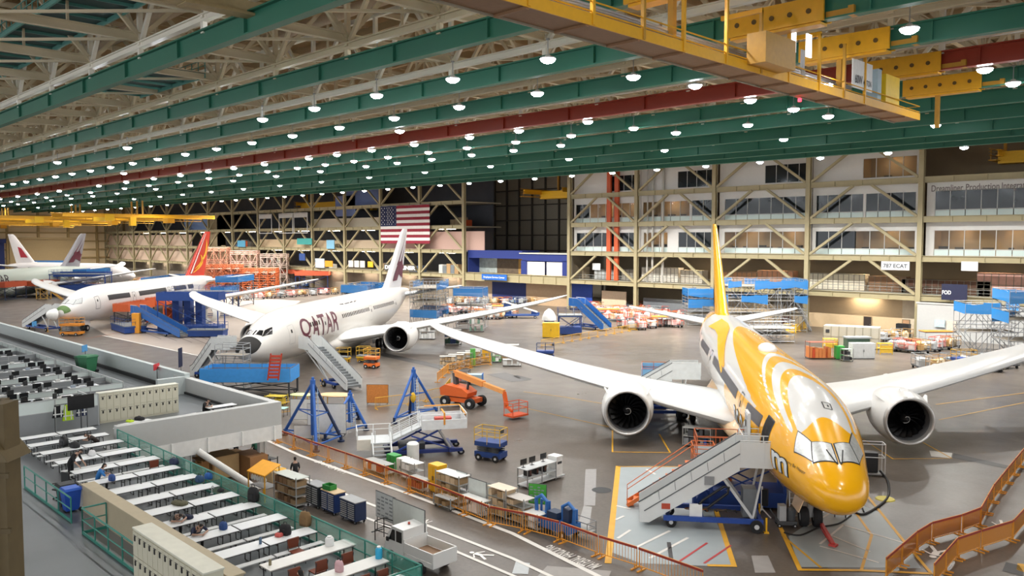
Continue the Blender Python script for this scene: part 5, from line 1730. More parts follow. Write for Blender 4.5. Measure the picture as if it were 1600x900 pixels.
# foreground column at the left edge
t = thing('building_column', 'dark tan steel column at the left edge of the photo', 'column', (-18.62, 3.98, 0), PI / 4)
CM = M('65573a', 0.6, vary=0.2)
MB().box((0, 0, 6.0), (0.95, 0.5, 12.0)).box((0.1, 0, 6), (0.16, 0.9, 12)).part('shaft', CM, t)
MB().add([(-0.5, -0.4, 10.9), (0.62, -0.4, 10.9), (0.62, 0.4, 10.9), (-0.5, 0.4, 10.9), (-0.5, -0.35, 11.6), (0.1, -0.35, 11.6), (0.1, 0.35, 11.6), (-0.5, 0.35, 11.6)], BOXF).box((-0.2, 0, 12.6), (0.42, 0.4, 2.6)).part('corbel', CM, t)
g = MB()
for k in range(7): g.box((0.1, -0.25, 4 + 1.1 * k), (0.9, 0.06, 0.1))
g.part('batten', M('5d5036', 0.6), t)
MB().tube([(0.25 + 0.16 * math.cos(a * PI / 6), -0.5, 8.0 + 0.22 * math.sin(a * PI / 6)) for a in range(12)], 0.03, 6, True).part('hose_coil', M('d8d4c4', 0.5), t, 'coil of white hose')
MB().tube([(0.3, -0.5, 7.8), (0.3, -0.5, 6.0)], 0.02, 6).part('cable', M('cfcab8', 0.6), t)
MB().box((0.75, 0.0, 5.6), (0.22, 0.2, 3.0)).part('red_panel', M('a11f22', 0.5), t, 'red extinguisher panel')
MB().box((0.3, -0.5, 6.4), (0.3, 0.1, 0.4)).part('junction_box', GREY, t)
# ================================================================= yellow overhead travelling crane
CY = M('dfa61c', 0.45, vary=0.1)
CYD = M('b98a2a', 0.5, vary=0.15)
cr = thing('overhead_crane', 'big yellow overhead travelling crane with a caged walkway, top right', 'crane', (-27, 20, 25.9))
def cb(): return MB()
X0, X1, YA, YB = -1.75, 0.35, -14.0, 56.5
m = MB().bx(X0, X1, YA, 58.2, 0, 0.12)
for k in range(17): m.bx(X0, X1, YA + 4.3 * k, YA + 4.3 * k + 0.25, -0.14, 0)
m.part('walkway_floor', M('8e6a4a', 0.6, vary=0.15), cr, 'brown underside of the walkway')
MB().bx(X0 - 0.1, X0, YA, 58.2, -0.1, 0.2).bx(X0, X1, 58.1, 58.25, -0.05, 0.4).part('walkway_edge', M('9b917c', 0.5), cr)
MB().bx(X1, X1 + 0.08, YA, 58.2, -0.05, 0.55).part('toe_board', CY, cr)
for k in range(13):
    y = YA + 8.9 + 4.25 * k + (0.4 if k % 3 else 0)
    MB().box((X1 + 0.05, y, 2.0), (0.2, 0.2, 4.0)).part('post', CY if k % 3 != 2 else CYD, cr)
    if k % 2 == 0:
        MB().box((-1.0, y, 4.0), (3.0, 0.22, 0.3)).part('cross_bar', CY, cr)
    MB().box((X0, y, 0.6), (0.08, 0.08, 1.15)).part('rail_post', CYD, cr)
for zz in (0.65, 1.15):
    MB().tube([(X1 + 0.05, YA, zz), (X1 + 0.05, 58.1, zz)], 0.045, 6).tube([(X0, YA, zz), (X0, 58.1, zz), (X1, 58.1, zz)], 0.045, 6).part('handrail', CY, cr)
for k in range(4):
    MB().tube([(-0.2 - 0.3 * k, YA, 0.75 + 0.28 * k), (-0.2 - 0.3 * k, 44 + k, 0.75 + 0.28 * k)], 0.075, 8).part('conduit', M('a8abb0', 0.35, 0.4), cr, 'grey conduit along the walkway')
for k in range(3):
    pts = [(0.1, 35.6 + 0.2 * k, 2.6), (0.1, 35.6 + 0.2 * k, 1.3), (0.0, 36.0 + 0.2 * k, 0.8), (-0.3, 37.5, 0.8 + 0.1 * k)]
    MB().tube(pts, 0.06, 6).part('conduit', M('c9ccd0', 0.35), cr)
for k, y in enumerate((37.2, 34.8)):
    MB().box((0.15, 35.2 + 2.4 * k - 1, 3.0), (0.1, 0.75, 1.6)).part('lamp_panel', M('eef3f6', 0.4, emit=2.5), cr, 'lit white panel')
for y in (-6, 2.6, 13.2, 22.8, 31.8, 40.9, 50.0):
    t = MB()
    t.bx(1.8, 7.8, y - 0.22, y + 0.22 , -0.9 + 1.6, 2.15)
    t.bx(7.8, 9.0, y - 0.3, y + 0.3, 0.85, 1.25)
    ec = None
    t = MB().bx(2.0, 7.7, y - 0.52, y - 0.36, 0.75, 2.05).bx(2.0, 7.7, y + 0.36, y + 0.52, 0.75, 2.05).bx(2.2, 7.5, y - 0.4, y + 0.4, 0.6, 0.74)
    ec = t.part('end_truck', CY, cr)
    h = MB()
    for q in range(5): h.lathe([(0.001, -0.04), (0.14, -0.04), (0.14, 0.04), (0.001, 0.04)], 12, 'y', (2.7 + 1.05 * q, y - 0.53, 1.35))
    h.part('bolt_hole', M('5c4414', 0.6), ec)
    MB().bx(7.7, 9.0, y - 0.22, y + 0.22, 0.85, 1.2).bx(8.9, 9.2, y - 0.3, y + 0.3, 0.8, 1.3).part('buffer', CYD, ec)
    MB().box((4.5, y, -0.6), (0.3, 0.3, 2.6)).part('hanger', CYD, ec)
MB().ibeam((-0.9, YA, 0.35), (-0.9, 57, 0.35), 0.3, 0.4, 0.06).part('bridge_girder', CYD, cr)
MB().bx(0.4, 1.7, 27.5, 31.5, 0.3, 2.2).part('control_cabinet', CYD, cr)
MB().bx(-0.3, 0.3, 50.5, 53.5, 0.5, 3.0).part('control_cabinet', M('f0c818', 0.45), cr, 'bright yellow cabinet at the walkway end')
MB().bx(-0.9, 0.2, 49.0, 49.8, 0.6, 3.2).part('control_cabinet', M('9db4be', 0.45), cr, 'pale blue grey cabinet')
s = MB().bx(0.32, 0.4, 43.6, 47.4, 1.0, 3.2).part('sign_plate', M('e4e6e4', 0.5), cr, 'white capacity plate')
lettering('60W', (0.42, 44.7, 1.4), (0, 1, 0), (0, 0, 1), 0.65, 1.4, 0.02).part('lettering', BLACK, s)
lettering('40 TON', (0.42, 46.4, 1.4), (0, 1, 0), (0, 0, 1), 0.45, 1.5, 0.015).part('lettering', BLACK, s)
MB().box((X1 - 0.3, 40.0, 0.62), (0.6, 0.5, 0.3)).part('work_lamp', M('f4f8ff', 0.4, emit=40), cr)
MB().lathe([(0.001, 0), (0.14, 0), (0.14, 0.22), (0.001, 0.28)], 10, 'z', (-1.6, 39, -0.42)).part('beacon', M('f02a3a', 0.4, emit=6), cr, 'red warning beacon')

cr.location = (-22.0, 16.3, 23.92)
for ch in cr.children:
    if ch.name.startswith('end_truck'): ch.location = (-5.0, 3.7, 1.98)
    else: ch.scale = (0.815, 0.815, 0.815)
def far_crane(label, x, y0, y1, z, lenx=9.0, group='distant overhead cranes', hang=5.0):
    t = thing('overhead_crane', label, 'crane', (x, y0, z), 0, group)
    L = y1 - y0
    for dx in (0, lenx):
        MB().ibeam((dx, 0, 0.6), (dx, L, 0.6), 0.5, 1.0, 0.12).part('bridge_girder', CY, t)
    f = MB()
    for k in range(int(L / 4)):
        f.box((-1.2, 4 * k + 1, 0.4), (0.12, 0.12, 1.9))
    f.tube([(-1.2, 0, 1.3), (-1.2, L, 1.3)], 0.08, 5).tube([(-1.2, 0, 0.8), (-1.2, L, 0.8)], 0.06, 5).tube([(-1.2, 0, 0.3), (-1.2, L, 0.3)], 0.06, 5).bx(-1.3, -0.2, 0, L, -0.55, -0.4)
    f.part('walkway', CYD, t)
    MB().bx(-0.5, lenx + 0.5, L * 0.25, L * 0.25 + 2.5, -0.9, 0.9).part('trolley', M('e8b61c', 0.5), t)
    MB().bx(lenx * 0.2, lenx * 0.6, L * 0.7, L * 0.7 + 2, -1.2, 0.6).part('trolley', M('cf9418', 0.5), t)
    for k in range(3): MB().bx(-0.3 + lenx * 0.45 * k, 0.1 + lenx * 0.45 * k, L * 0.5, L * 0.5 + 0.4, 0.6, hang).part('hanger', CYD, t)
    MB().bx(lenx + 0.5, lenx + 1.7, L * 0.4, L * 0.4 + 1.6, -2.2, 0.2).part('cab', YELLOW, t)
far_crane('distant yellow crane in front of the far frame, nearest of the row', -248, 70, 112, 21.2)
far_crane('distant yellow crane over the red fin, second of the row', -285, 60, 112, 21.1)
far_crane('distant yellow crane near the end wall, third of the row', -325, 40, 112, 20.9)
far_crane('distant yellow crane at the end wall, last of the row', -368, 20, 112, 20.6)
far_crane('yellow crane deep in the dark recess beside the white offices', -135, 139, 163, 25.8, 12)
far_crane('yellow crane beyond the offices at the right edge', -36, 139, 147, 24.6 + 3.0, 16)
far_crane('yellow crane stored behind the frame, left of the flag', -238, 139, 147, 26.0, 36)

# ================================================================= flag and signs on the far frame
fz0, fz1 = 14.1, 24.2
fx0, fx1 = WY(595, 350, WALL_Y - 0.8).x, WY(671, 350, WALL_Y - 0.8).x
t = thing('flag', 'large american flag hanging on the far steel frame', 'flag', ((fx0 + fx1) / 2, WALL_Y - 0.8, fz0))
FL = (fx1 - fx0)
FH = fz1 - fz0
def wavy(x0, x1, z0, z1, yoff, n=16):
    mb = MB()
    vs = []
    for i in range(n + 1):
        x = x0 + (x1 - x0) * i / n
        yy = yoff + 0.12 * math.sin(x * 1.3) + 0.06 * math.sin(x * 2.9)
        vs += [(x, yy, z0), (x, yy, z1), (x, yy + 0.04, z0), (x, yy + 0.04, z1)]
    fs = []
    for i in range(n):
        a = 4 * i
        fs += [(a, a + 4, a + 5, a + 1), (a + 2, a + 3, a + 7, a + 6), (a + 1, a + 5, a + 7, a + 3), (a, a + 2, a + 6, a + 4)]
    return mb.add(vs, fs)
for k in range(13):
    wavy(-FL / 2, FL / 2, FH * (12 - k) / 13, FH * (13 - k) / 13, 0).part('stripe', M('8e2436', 0.8) if k % 2 == 0 else M('e4e0dc', 0.8), t)
cw = 0.33 * FL
can = wavy(-FL / 2, -FL / 2 + cw, FH * 6 / 13, FH, -0.05, 8).part('canton', M('20294f', 0.8), t)
st = MB()
for r in range(9):
    n = 6 if r % 2 == 0 else 5
    for c in range(n):
        cx = -FL / 2 + cw * (2 * c + (1 if r % 2 == 0 else 2)) / 12
        cz = FH - (FH * 7 / 13) * (r + 1) / 10
        yy = -0.08 + 0.12 * math.sin(cx * 1.3) + 0.06 * math.sin(cx * 2.9)
        pts = [(cx + (0.24 if q % 2 == 0 else 0.1) * math.sin(q * PI / 5), yy, cz + (0.24 if q % 2 == 0 else 0.1) * math.cos(q * PI / 5)) for q in range(10)]
        st.add(pts, [tuple(range(10))])
st.part('stars', M('f0eeea', 0.8), can)
MB().tube([(-FL / 2 - 0.3, 0.05, FH + 0.05), (FL / 2 + 0.3, 0.05, FH + 0.05)], 0.08, 6).part('hanging_bar', STEEL, t)

def wall_sign(label, px0, px1, z0, z1, y, mat, txt=None, tmat=None, th=None, tw=None, extra=None, name='wall_sign'):
    a, b = WY(px0, 420, y).x, WY(px1, 420, y).x
    t = thing(name, label, 'sign', ((a + b) / 2, y, z0))
    w, h = b - a, z1 - z0
    MB().bx(-w / 2, w / 2, -0.08, 0.08, 0, h).part('board', mat, t)
    if txt:
        th = th or h * 0.45
        lettering(txt, (0, -0.09, (h - th) / 2), (1, 0, 0), (0, 0, 1), th, tw or w * 0.85, 0.02).part('lettering', tmat or BLACK, t)
    return t, w, h
wall_sign('white sign with large dark lettering left of the tan column', 1377, 1421, 10.35, 11.7, WALL_Y - 0.7, M('dfe2e2', 0.5), '787 ECAT', M('3a4048', 0.6))
t, w_, h_ = wall_sign('navy board with white letters FOD over the grey screen wall', 1472.5, 1512.5, 6.1, 8.5, WALL_Y - 1.9, M('1c2140', 0.6))
lettering('FOD', (-w_ * 0.3, -0.09, h_ * 0.36), (1, 0, 0), (0, 0, 1), h_ * 0.24, w_ * 0.36, 0.03).part('lettering', WHITE, t)
wall_sign('small white sign hanging over the dark storage floor', 1502, 1528, 10.5, 11.9, WALL_Y - 0.6, M('d9dcdc', 0.5))
wall_sign('bright blue sign reading Employee Service Center on the deep girder', 753, 792, 5.55, 6.9, WALL_Y - 0.7, M('2464b8', 0.5), 'Employee Service Center', WHITE, 0.42)
wall_sign('small white notice board on the storage floor railing', 926, 938, 8.7, 10.1, WALL_Y + 1.0, M('dfe3e3', 0.5))
a, b = WY(600, 420, WALL_Y - 0.7).x, WY(650, 420, WALL_Y - 0.7).x
t = thing('wall_sign', 'bold white capital letters on the girder under the flag', 'sign', ((a + b) / 2, WALL_Y - 0.7, 7.1))
MB().bx(-(b - a) / 2, (b - a) / 2, -0.02, 0.02, -0.35, 1.35).part('board', M('4a4438', 0.6), t)
lettering('DREAMLINER', (0, -0.03, 0.05), (1, 0, 0), (0, 0, 1), 1.0, (b - a) * 0.96, 0.05).part('lettering', M('f1f1ee', 0.5), t)
# navy service centre office on the deep girder
a, b = WY(731, 410, WALL_Y + 1.2).x, WY(891, 410, WALL_Y + 1.2).x
t = thing('service_office', 'navy blue service office sitting on the deep girder in the recess', 'office', ((a + b) / 2, WALL_Y + 3.2, 6.95))
w = b - a
NB = M('24367e', 0.6, vary=0.06)
o = MB()
o.bx(-w / 2, w * 0.06, -2, 4, 3.7, 5.6).bx(w * 0.06, w / 2, -2, 4, 3.3, 4.9).bx(-w / 2, w / 2, 3.9, 4, 0, 3.7).bx(w / 2 - 2.4, w / 2, -2, 4, 0, 3.4).bx(w * 0.05, w * 0.1, -2, 4, 0, 3.4).bx(-w / 2, -w / 2 + 0.3, -2, 4, 0, 3.7)
o.part('walls', NB, t)
MB().bx(w * 0.04, w / 2 + 0.2, -2.3, 4, 4.9, 5.15).part('roof_edge', M('d9dacb', 0.5), t)
for x0, x1, z1, mat in ((-w / 2 + 0.3, -w * 0.3, 3.7, 'a9b3b0'), (-w * 0.3, -w * 0.08, 3.7, '6a5a48'), (-w * 0.08, w * 0.05, 3.7, 'b58b45')):
    MB().bx(x0, x1, 1.6, 1.75, 0, z1).part('interior', M(mat, 0.7, vary=0.5, scale=1.2), t)
for x0, x1 in ((w * 0.1, w * 0.26), (w * 0.28, w / 2 - 2.4)):
    MB().bx(x0, x1, -1.6, -1.5, 0.1, 3.1).part('window', M('f1e9de', 0.4, emit=0.75), t, 'lit white window')
MB().bx(-w / 2, w / 2, -2.05, -1.95, -0.05, 0.15).part('sill', TAN, t)

# ================================================================= helpers for floor equipment
def place(px):
    g = G(px[0], px[1])
    return (g.x, g.y, 0)
def wheel(parent, c, r=0.2, w=0.12, axis='y', mat=RUBBER):
    mb = MB()
    mb.lathe([(0.001, -w * 0.4), (r * 0.55, -w * 0.4), (r * 0.6, -w / 2), (r, -w / 2), (r, w / 2), (r * 0.6, w / 2), (r * 0.55, w * 0.4), (0.001, w * 0.4)], 16, axis, c)
    o = mb.part('wheel', mat, parent)
    MB().lathe([(0.001, -w * 0.45), (r * 0.4, -w * 0.45), (r * 0.4, w * 0.45), (0.001, w * 0.45)], 10, axis, c).part('hub', M('c8c9ca', 0.4), o)
    return o

def air_stairs(label, foot, top, rise, plat=2.2, width=1.3, panel=None, base=None, skirt=True, group=None, base_len=None, turn=1):
    """mobile boarding stairs: foot and top are floor points below the first and the last tread"""
    foot, top = Vector((foot[0], foot[1], 0)), Vector((top[0], top[1], 0))
    d = top - foot
    run = d.length
    t = thing('boarding_stairs', label, 'stairs', (foot.x, foot.y, 0), math.atan2(d.y, d.x), group)
    PM = panel or M('dadcdb', 0.35, vary=0.04)
    BM = base or M('1f4494', 0.45)
    hw = width / 2
    z0 = 0.35
    for s in (-1, 1):
        y = hw * s
        pts = [(-0.15, y, 0.18), (0.35, y, 0.18), (run, y, rise - 0.45), (run, y, rise + 1.05), (0.15, y, z0 + 1.05), (-0.15, y, z0 + 0.85)]
        p = MB().prism(pts, (0, 0.05 * s, 0)).part('side_panel', PM, t)
        sm = MB()
        for k in range(1, 6):
            x = run * k / 6
            z = z0 + (rise - z0) * k / 6
            sm.bar((x, y + 0.055 * s, z + 1.03), (x + 0.06, y + 0.055 * s, z + 0.55), 0.02, 0.02)
        sm.bar((0.1, y + 0.06 * s, z0 + 0.45), (run, y + 0.06 * s, rise + 0.45), 0.03, 0.05)
        sm.part('panel_seam', M('5d6164', 0.5), p)
        MB().tube([(-0.2, y, z0 + 0.9), (0.15, y, z0 + 1.12), (run, y, rise + 1.12)], 0.035, 6).part('handrail', M('4c5054', 0.4), t)
    stp = MB()
    n = max(8, int(rise / 0.22))
    for k in range(n):
        x = run * k / n
        z = z0 + (rise - z0) * (k + 1) / n
        stp.bx(x, x + run / n, -hw, hw, z - 0.05, z)
        stp.bx(x, x + 0.03, -hw, hw, z - (rise - z0) / n, z)
    stp.part('steps', M('7f8385', 0.5), t)
    MB().bx(run, run + plat, -hw, hw, rise - 0.12, rise).part('platform', M('9a9d9f', 0.5), t)
    for s in (-1, 1):
        MB().bx(run, run + plat, hw * s - 0.025, hw * s + 0.025, rise - 0.3, rise + 1.05).part('platform_panel', PM, t)
        f = MB().tube([(run, hw * s, rise + 1.12), (run + plat, hw * s, rise + 1.12)], 0.035, 6)
        for k in range(3): f.cyl((run + plat * k / 2, hw * s, rise), (run + plat * k / 2, hw * s, rise + 1.12), 0.03, n=6)
        f.part('platform_rail', M('c9cbcb', 0.4), t)
    bl = base_len or run + plat * 0.55
    c = MB()
    for s in (-1, 1): c.bx(run * 0.22, bl, s * (hw + 0.22) - 0.1, s * (hw + 0.22) + 0.1, 0.42, 0.66)
    for x in (run * 0.25, run * 0.6, bl - 0.2): c.bx(x, x + 0.2, -hw - 0.3, hw + 0.3, 0.4, 0.6)
    c.part('chassis', BM, t)
    for s in (-1, 1):
        MB().bar((bl - 0.5, s * (hw - 0.05), 0.6), (run * 0.82, s * (hw - 0.05), rise * 0.78), 0.14).bar((bl - 0.5, s * (hw - 0.05), 0.6), (run + plat * 0.5, s * (hw - 0.05), rise - 0.12), 0.1).part('strut', M('c4c6c6', 0.4), t)
        wheel(t, (bl - 0.35, s * (hw + 0.38), 0.33), 0.33, 0.2)
        wheel(t, (run * 0.3, s * (hw + 0.1), 0.28), 0.28, 0.18)
        MB().cyl((bl + 0.15, s * (hw + 0.3), 0.02), (bl + 0.15, s * (hw + 0.3), 0.8), 0.05).box((bl + 0.15, s * (hw + 0.3), 0.03), (0.25, 0.25, 0.05)).part('stabiliser', YELLOW, t)
    return t

def railbox(mb, x0, x1, y0, y1, z, h=1.05, r=0.025, sides='nsew'):
    for zz in (z + h, z + h * 0.55):
        if 's' in sides: mb.tube([(x0, y0, zz), (x1, y0, zz)], r, 5)
        if 'n' in sides: mb.tube([(x0, y1, zz), (x1, y1, zz)], r, 5)
        if 'w' in sides: mb.tube([(x0, y0, zz), (x0, y1, zz)], r, 5)
        if 'e' in sides: mb.tube([(x1, y0, zz), (x1, y1, zz)], r, 5)
    n = max(1, round((x1 - x0) / 1.3))
    for k in range(n + 1):
        x = x0 + (x1 - x0) * k / n
        for y in (y0, y1): mb.cyl((x, y, z), (x, y, z + h), r, n=5)
    n = max(1, round((y1 - y0) / 1.3))
    for k in range(1, n):
        for x in (x0, x1): mb.cyl((x, y0 + (y1 - y0) * k / n, z), (x, y0 + (y1 - y0) * k / n, z + h), r, n=5)
    return mb

def work_platform(label, loc, rz, L, W, H, rail, base, skirt=None, legs=None, bulk=0.0, group=None, stair=None, name='work_platform', cat='work platform', deck=None):
    t = thing(name, label, cat, loc, rz, group)
    MB().bx(-L / 2, L / 2, -W / 2, W / 2, H - 0.15, H).part('deck', deck or M('75797b', 0.6), t)
    MB().bx(-L / 2 - 0.03, L / 2 + 0.03, -W / 2 - 0.03, W / 2 + 0.03, H - 0.32, H - 0.13).part('deck_frame', rail, t)
    railbox(MB(), -L / 2, L / 2, -W / 2, W / 2, H).part('guard_rail', rail, t)
    if skirt:
        for q, (x0, x1, y0, y1) in enumerate(((-L / 2, L / 2, -W / 2 - 0.04, -W / 2 - 0.01), (-L / 2, L / 2, W / 2 + 0.01, W / 2 + 0.04), (-L / 2 - 0.04, -L / 2 - 0.01, -W / 2, W / 2), (L / 2 + 0.01, L / 2 + 0.04, -W / 2, W / 2))):
            MB().bx(x0, x1, y0, y1, H - 0.3, H + 0.95).part('tarp', skirt, t)
    lm = legs or base
    for sx in (-1, 1):
        for sy in (-1, 1):
            MB().box((sx * (L / 2 - 0.15), sy * (W / 2 - 0.15), (H - 0.3) / 2 + 0.1), (0.16, 0.16, H - 0.4)).part('leg', lm, t)
    f = MB()
    for sy in (-1, 1):
        f.bar((-L / 2 + 0.15, sy * (W / 2 - 0.15), 0.4), (L / 2 - 0.15, sy * (W / 2 - 0.15), H - 0.4), 0.08)
        f.bar((L / 2 - 0.15, sy * (W / 2 - 0.15), 0.4), (-L / 2 + 0.15, sy * (W / 2 - 0.15), H - 0.4), 0.08)
        f.bar((-L / 2 + 0.15, sy * (W / 2 - 0.15), 0.3), (L / 2 - 0.15, sy * (W / 2 - 0.15), 0.3), 0.12)
    f.part('brace', lm, t)
    if bulk:
        MB().bx(-L / 2 + 0.05, L / 2 - 0.05, -W / 2 + 0.05, W / 2 - 0.05, 0.15, bulk).part('base_body', base, t)
    for sx in (-1, 1):
        for sy in (-1, 1):
            wheel(t, (sx * (L / 2 - 0.4), sy * (W / 2 - 0.1), 0.16), 0.16, 0.1)
    if stair:
        s = MB()
        n = max(4, int(H / 0.25))
        for k in range(n):
            s.bx(L / 2 + stair * (1 - (k + 1) / n), L / 2 + stair * (1 - k / n), -W / 2, -W / 2 + 0.9, H * (k + 1) / n - 0.06 - 0.1, H * (k + 1) / n - 0.1)
        for yy in (-W / 2, -W / 2 + 0.9):
            s.bar((L / 2, yy, H - 0.2), (L / 2 + stair, yy, 0.1), 0.06, 0.2)
            s.tube([(L / 2, yy, H + 1), (L / 2 + stair, yy, 1.05), (L / 2 + stair, yy, 0.1)], 0.025, 5)
        s.part('stair', rail, t)
    return t

def scaffold(label, loc, rz, L, W, H, levels, tarp=None, group=None, mat=None, tarps=(), r=0.045):
    t = thing('scaffold', label, 'scaffold', loc, rz, group)
    SM = mat or M('9a9da0', 0.4, 0.3)
    mb = MB()
    nx, ny = max(1, round(L / 2.2)), max(1, round(W / 2.2))
    for i in range(nx + 1):
        for j in range(ny + 1):
            mb.cyl((-L / 2 + L * i / nx, -W / 2 + W * j / ny, 0), (-L / 2 + L * i / nx, -W / 2 + W * j / ny, H), r, n=5)
    mb.part('upright', SM, t)
    lg, br = MB(), MB()
    for k in range(levels + 1):
        z = 0.3 + (H - 1.3) * k / levels
        for dz in (0, 0.6, 1.1) if k else (0,):
            for y in (-W / 2, W / 2): lg.tube([(-L / 2, y, z + dz), (L / 2, y, z + dz)], r * 0.8, 5)
            for x in (-L / 2, L / 2): lg.tube([(x, -W / 2, z + dz), (x, W / 2, z + dz)], r * 0.8, 5)
        if k < levels:
            z1 = 0.3 + (H - 1.3) * (k + 1) / levels
            for i in range(nx):
                xa, xb = -L / 2 + L * i / nx, -L / 2 + L * (i + 1) / nx
                a_, b_ = (xa, xb) if (i + k) % 2 else (xb, xa)
                for y in (-W / 2, 0, W / 2): br.bar((a_, y, z), (b_, y, z1), r * 1.3)
    lg.part('ledger', SM, t)
    br.part('brace', SM, t)
    for k in range(1, levels + 1):
        z = 0.3 + (H - 1.3) * k / levels
        MB().bx(-L / 2, L / 2, -W / 2, W / 2, z - 0.08, z).part('deck', M('8d8577', 0.7), t)
        if tarp and (not tarps or k in tarps):
            rt = random.Random(int(L * 7 + k))
            for i in range(nx):
                if rt.random() < 0.8:
                    xa, xb = -L / 2 + L * i / nx, -L / 2 + L * (i + 1) / nx
                    for yy in (-W / 2 - 0.05, W / 2 + 0.05):
                        if rt.random() < 0.85:
                            zt = z + rt.uniform(0.7, 1.15)
                            MB().prism([(xa, yy, z - rt.uniform(0.1, 0.7)), (xb, yy, z - rt.uniform(0.1, 0.7)), (xb, yy, zt), ((xa + xb) / 2, yy, zt - 0.1), (xa, yy, zt)], (0, 0.03, 0)).part('tarp', tarp, t)
            for xx in (-L / 2 - 0.05, L / 2 + 0.05):
                if rt.random() < 0.75:
                    MB().prism([(xx, -W / 2, z - 0.4), (xx, W / 2, z - 0.2), (xx, W / 2, z + 1.05), (xx, -W / 2, z + 0.95)], (0.03, 0, 0)).part('tarp', tarp, t)
    return t

def shelf_rack(label, loc, rz, L, W, H, n, box_mat=None, top=None, group=None, frame=None, fill=0.8, name='shelf_rack', seed=1, cats=None, wheels=True):
    t = thing(name, label, cats or 'shelf', loc, rz, group)
    rr = random.Random(seed)
    FM = frame or M('9b9c9a', 0.5)
    f = MB()
    for sx in (-1, 1):
        for sy in (-1, 1): f.box((sx * L / 2, sy * W / 2, H / 2 + 0.08), (0.05, 0.05, H - 0.1))
    f.part('upright', FM, t)
    for k in range(n):
        z = 0.18 + (H - 0.25) * k / max(1, n - 1)
        MB().bx(-L / 2, L / 2, -W / 2, W / 2, z - 0.03, z).part('shelf', FM if k < n - 1 or not top else top, t)
        if k < n - 1 and fill:
            x = -L / 2 + 0.06
            while x < L / 2 - 0.3:
                bw = rr.uniform(0.22, 0.5)
                if x + bw > L / 2: break
                if rr.random() < fill:
                    bh = rr.uniform(0.5, 0.85) * (H - 0.25) / max(1, n - 1)
                    bm = rr.choice(box_mat) if box_mat else CARD
                    MB().bx(x, x + bw - 0.04, -W / 2 + 0.04, W / 2 - 0.06, z, z + bh).bx(x + 0.02, x + bw - 0.06, -W / 2 + 0.03, -W / 2 + 0.05, z + bh * 0.3, z + bh * 0.7).part('bin', bm, t)
                x += bw
    if wheels:
        for sx in (-1, 1):
            for sy in (-1, 1): wheel(t, (sx * (L / 2 - 0.08), sy * (W / 2 - 0.06), 0.07), 0.07, 0.05)
    return t

def board(label, loc, rz, w, h, z, mat, name='whiteboard', cat='whiteboard', lines=True, group=None):
    t = thing(name, label, cat, loc, rz, group)
    p = MB().bx(-w / 2, w / 2, -0.02, 0.02, z, z + h).part('panel', mat, t)
    f = MB().tube([(-w / 2, 0, z), (w / 2, 0, z), (w / 2, 0, z + h), (-w / 2, 0, z + h)], 0.03, 5, True)
    for s in (-1, 1):
        f.cyl((s * w * 0.45, 0, 0.08), (s * w * 0.45, 0, z), 0.025, n=6)
        f.bar((s * w * 0.45, -0.35, 0.1), (s * w * 0.45, 0.35, 0.1), 0.05)
    f.part('stand', DGREY, t)
    if lines:
        m = MB()
        rr = random.Random(int(w * 100))
        for r in range(6):
            for c in range(4):
                if rr.random() < 0.75: m.bx(-w * 0.42 + c * w * 0.21, -w * 0.42 + c * w * 0.21 + w * 0.15, -0.03, -0.02, z + h * (0.1 + 0.14 * r), z + h * (0.1 + 0.14 * r) + h * 0.06)
        m.part('papers', M('8c9296', 0.7), p)
    return t

def barrier(label, a, b, h=1.05, group='orange barrier panels', top_board=True, mat=None, solid=False):
    a, b = Vector((a[0], a[1], 0)), Vector((b[0], b[1], 0))
    d = b - a
    L = d.length
    t = thing('barrier', label, 'barrier', (a.x, a.y, 0), math.atan2(d.y, d.x), group)
    BM = mat or BARR
    f = MB().tube([(0.04, 0, 0.12), (0.04, 0, h), (L - 0.04, 0, h), (L - 0.04, 0, 0.12)], 0.03, 6).tube([(0.04, 0, 0.2), (L - 0.04, 0, 0.2)], 0.025, 6)
    f.part('frame', BM, t)
    bars = MB()
    n = max(4, int(L / 0.16))
    for k in range(1, n): bars.cyl((L * k / n, 0, 0.2), (L * k / n, 0, h), 0.012, n=5)
    bars.part('bars', BM, t)
    for x in (0.15, L - 0.15):
        MB().bx(x - 0.04, x + 0.04, -0.3, 0.3, 0.0, 0.05).box((x, 0, 0.12), (0.05, 0.05, 0.2)).part('foot', BM, t)
    if solid:
        MB().bx(0.05, L - 0.05, -0.01, 0.01, 0.25, h - 0.03).part('net', glass_mat('de9440', 0.8), t)
    if top_board:
        MB().bx(0, L, -0.035, -0.015, h - 0.09, h + 0.02).part('warning_band', M('9e3a2a', 0.6), t, 'dark red band along the top')
    return t

def crate(label, loc, rz, w, d, h, mat, name='crate', cat='crate', group=None, slats=True):
    t = thing(name, label, cat, loc, rz, group)
    MB().bx(-w / 2, w / 2, -d / 2, d / 2, 0.1, h).part('box', mat, t)
    if slats:
        s = MB()
        for z in (0.14, h - 0.06):
            s.bx(-w / 2 - 0.02, w / 2 + 0.02, -d / 2 - 0.02, d / 2 + 0.02, z, z + 0.08)
        for x in (-w / 2, w / 2): s.bx(x - 0.04, x + 0.04, -d / 2 - 0.03, d / 2 + 0.03, 0.1, h)
        s.part('batten', mat, t)
    f = MB()
    for x in (-w / 3, 0, w / 3): f.bx(x - 0.05, x + 0.05, -d / 2, d / 2, 0, 0.1)
    f.part('skid', M('8a6a44', 0.8), t)
    return t

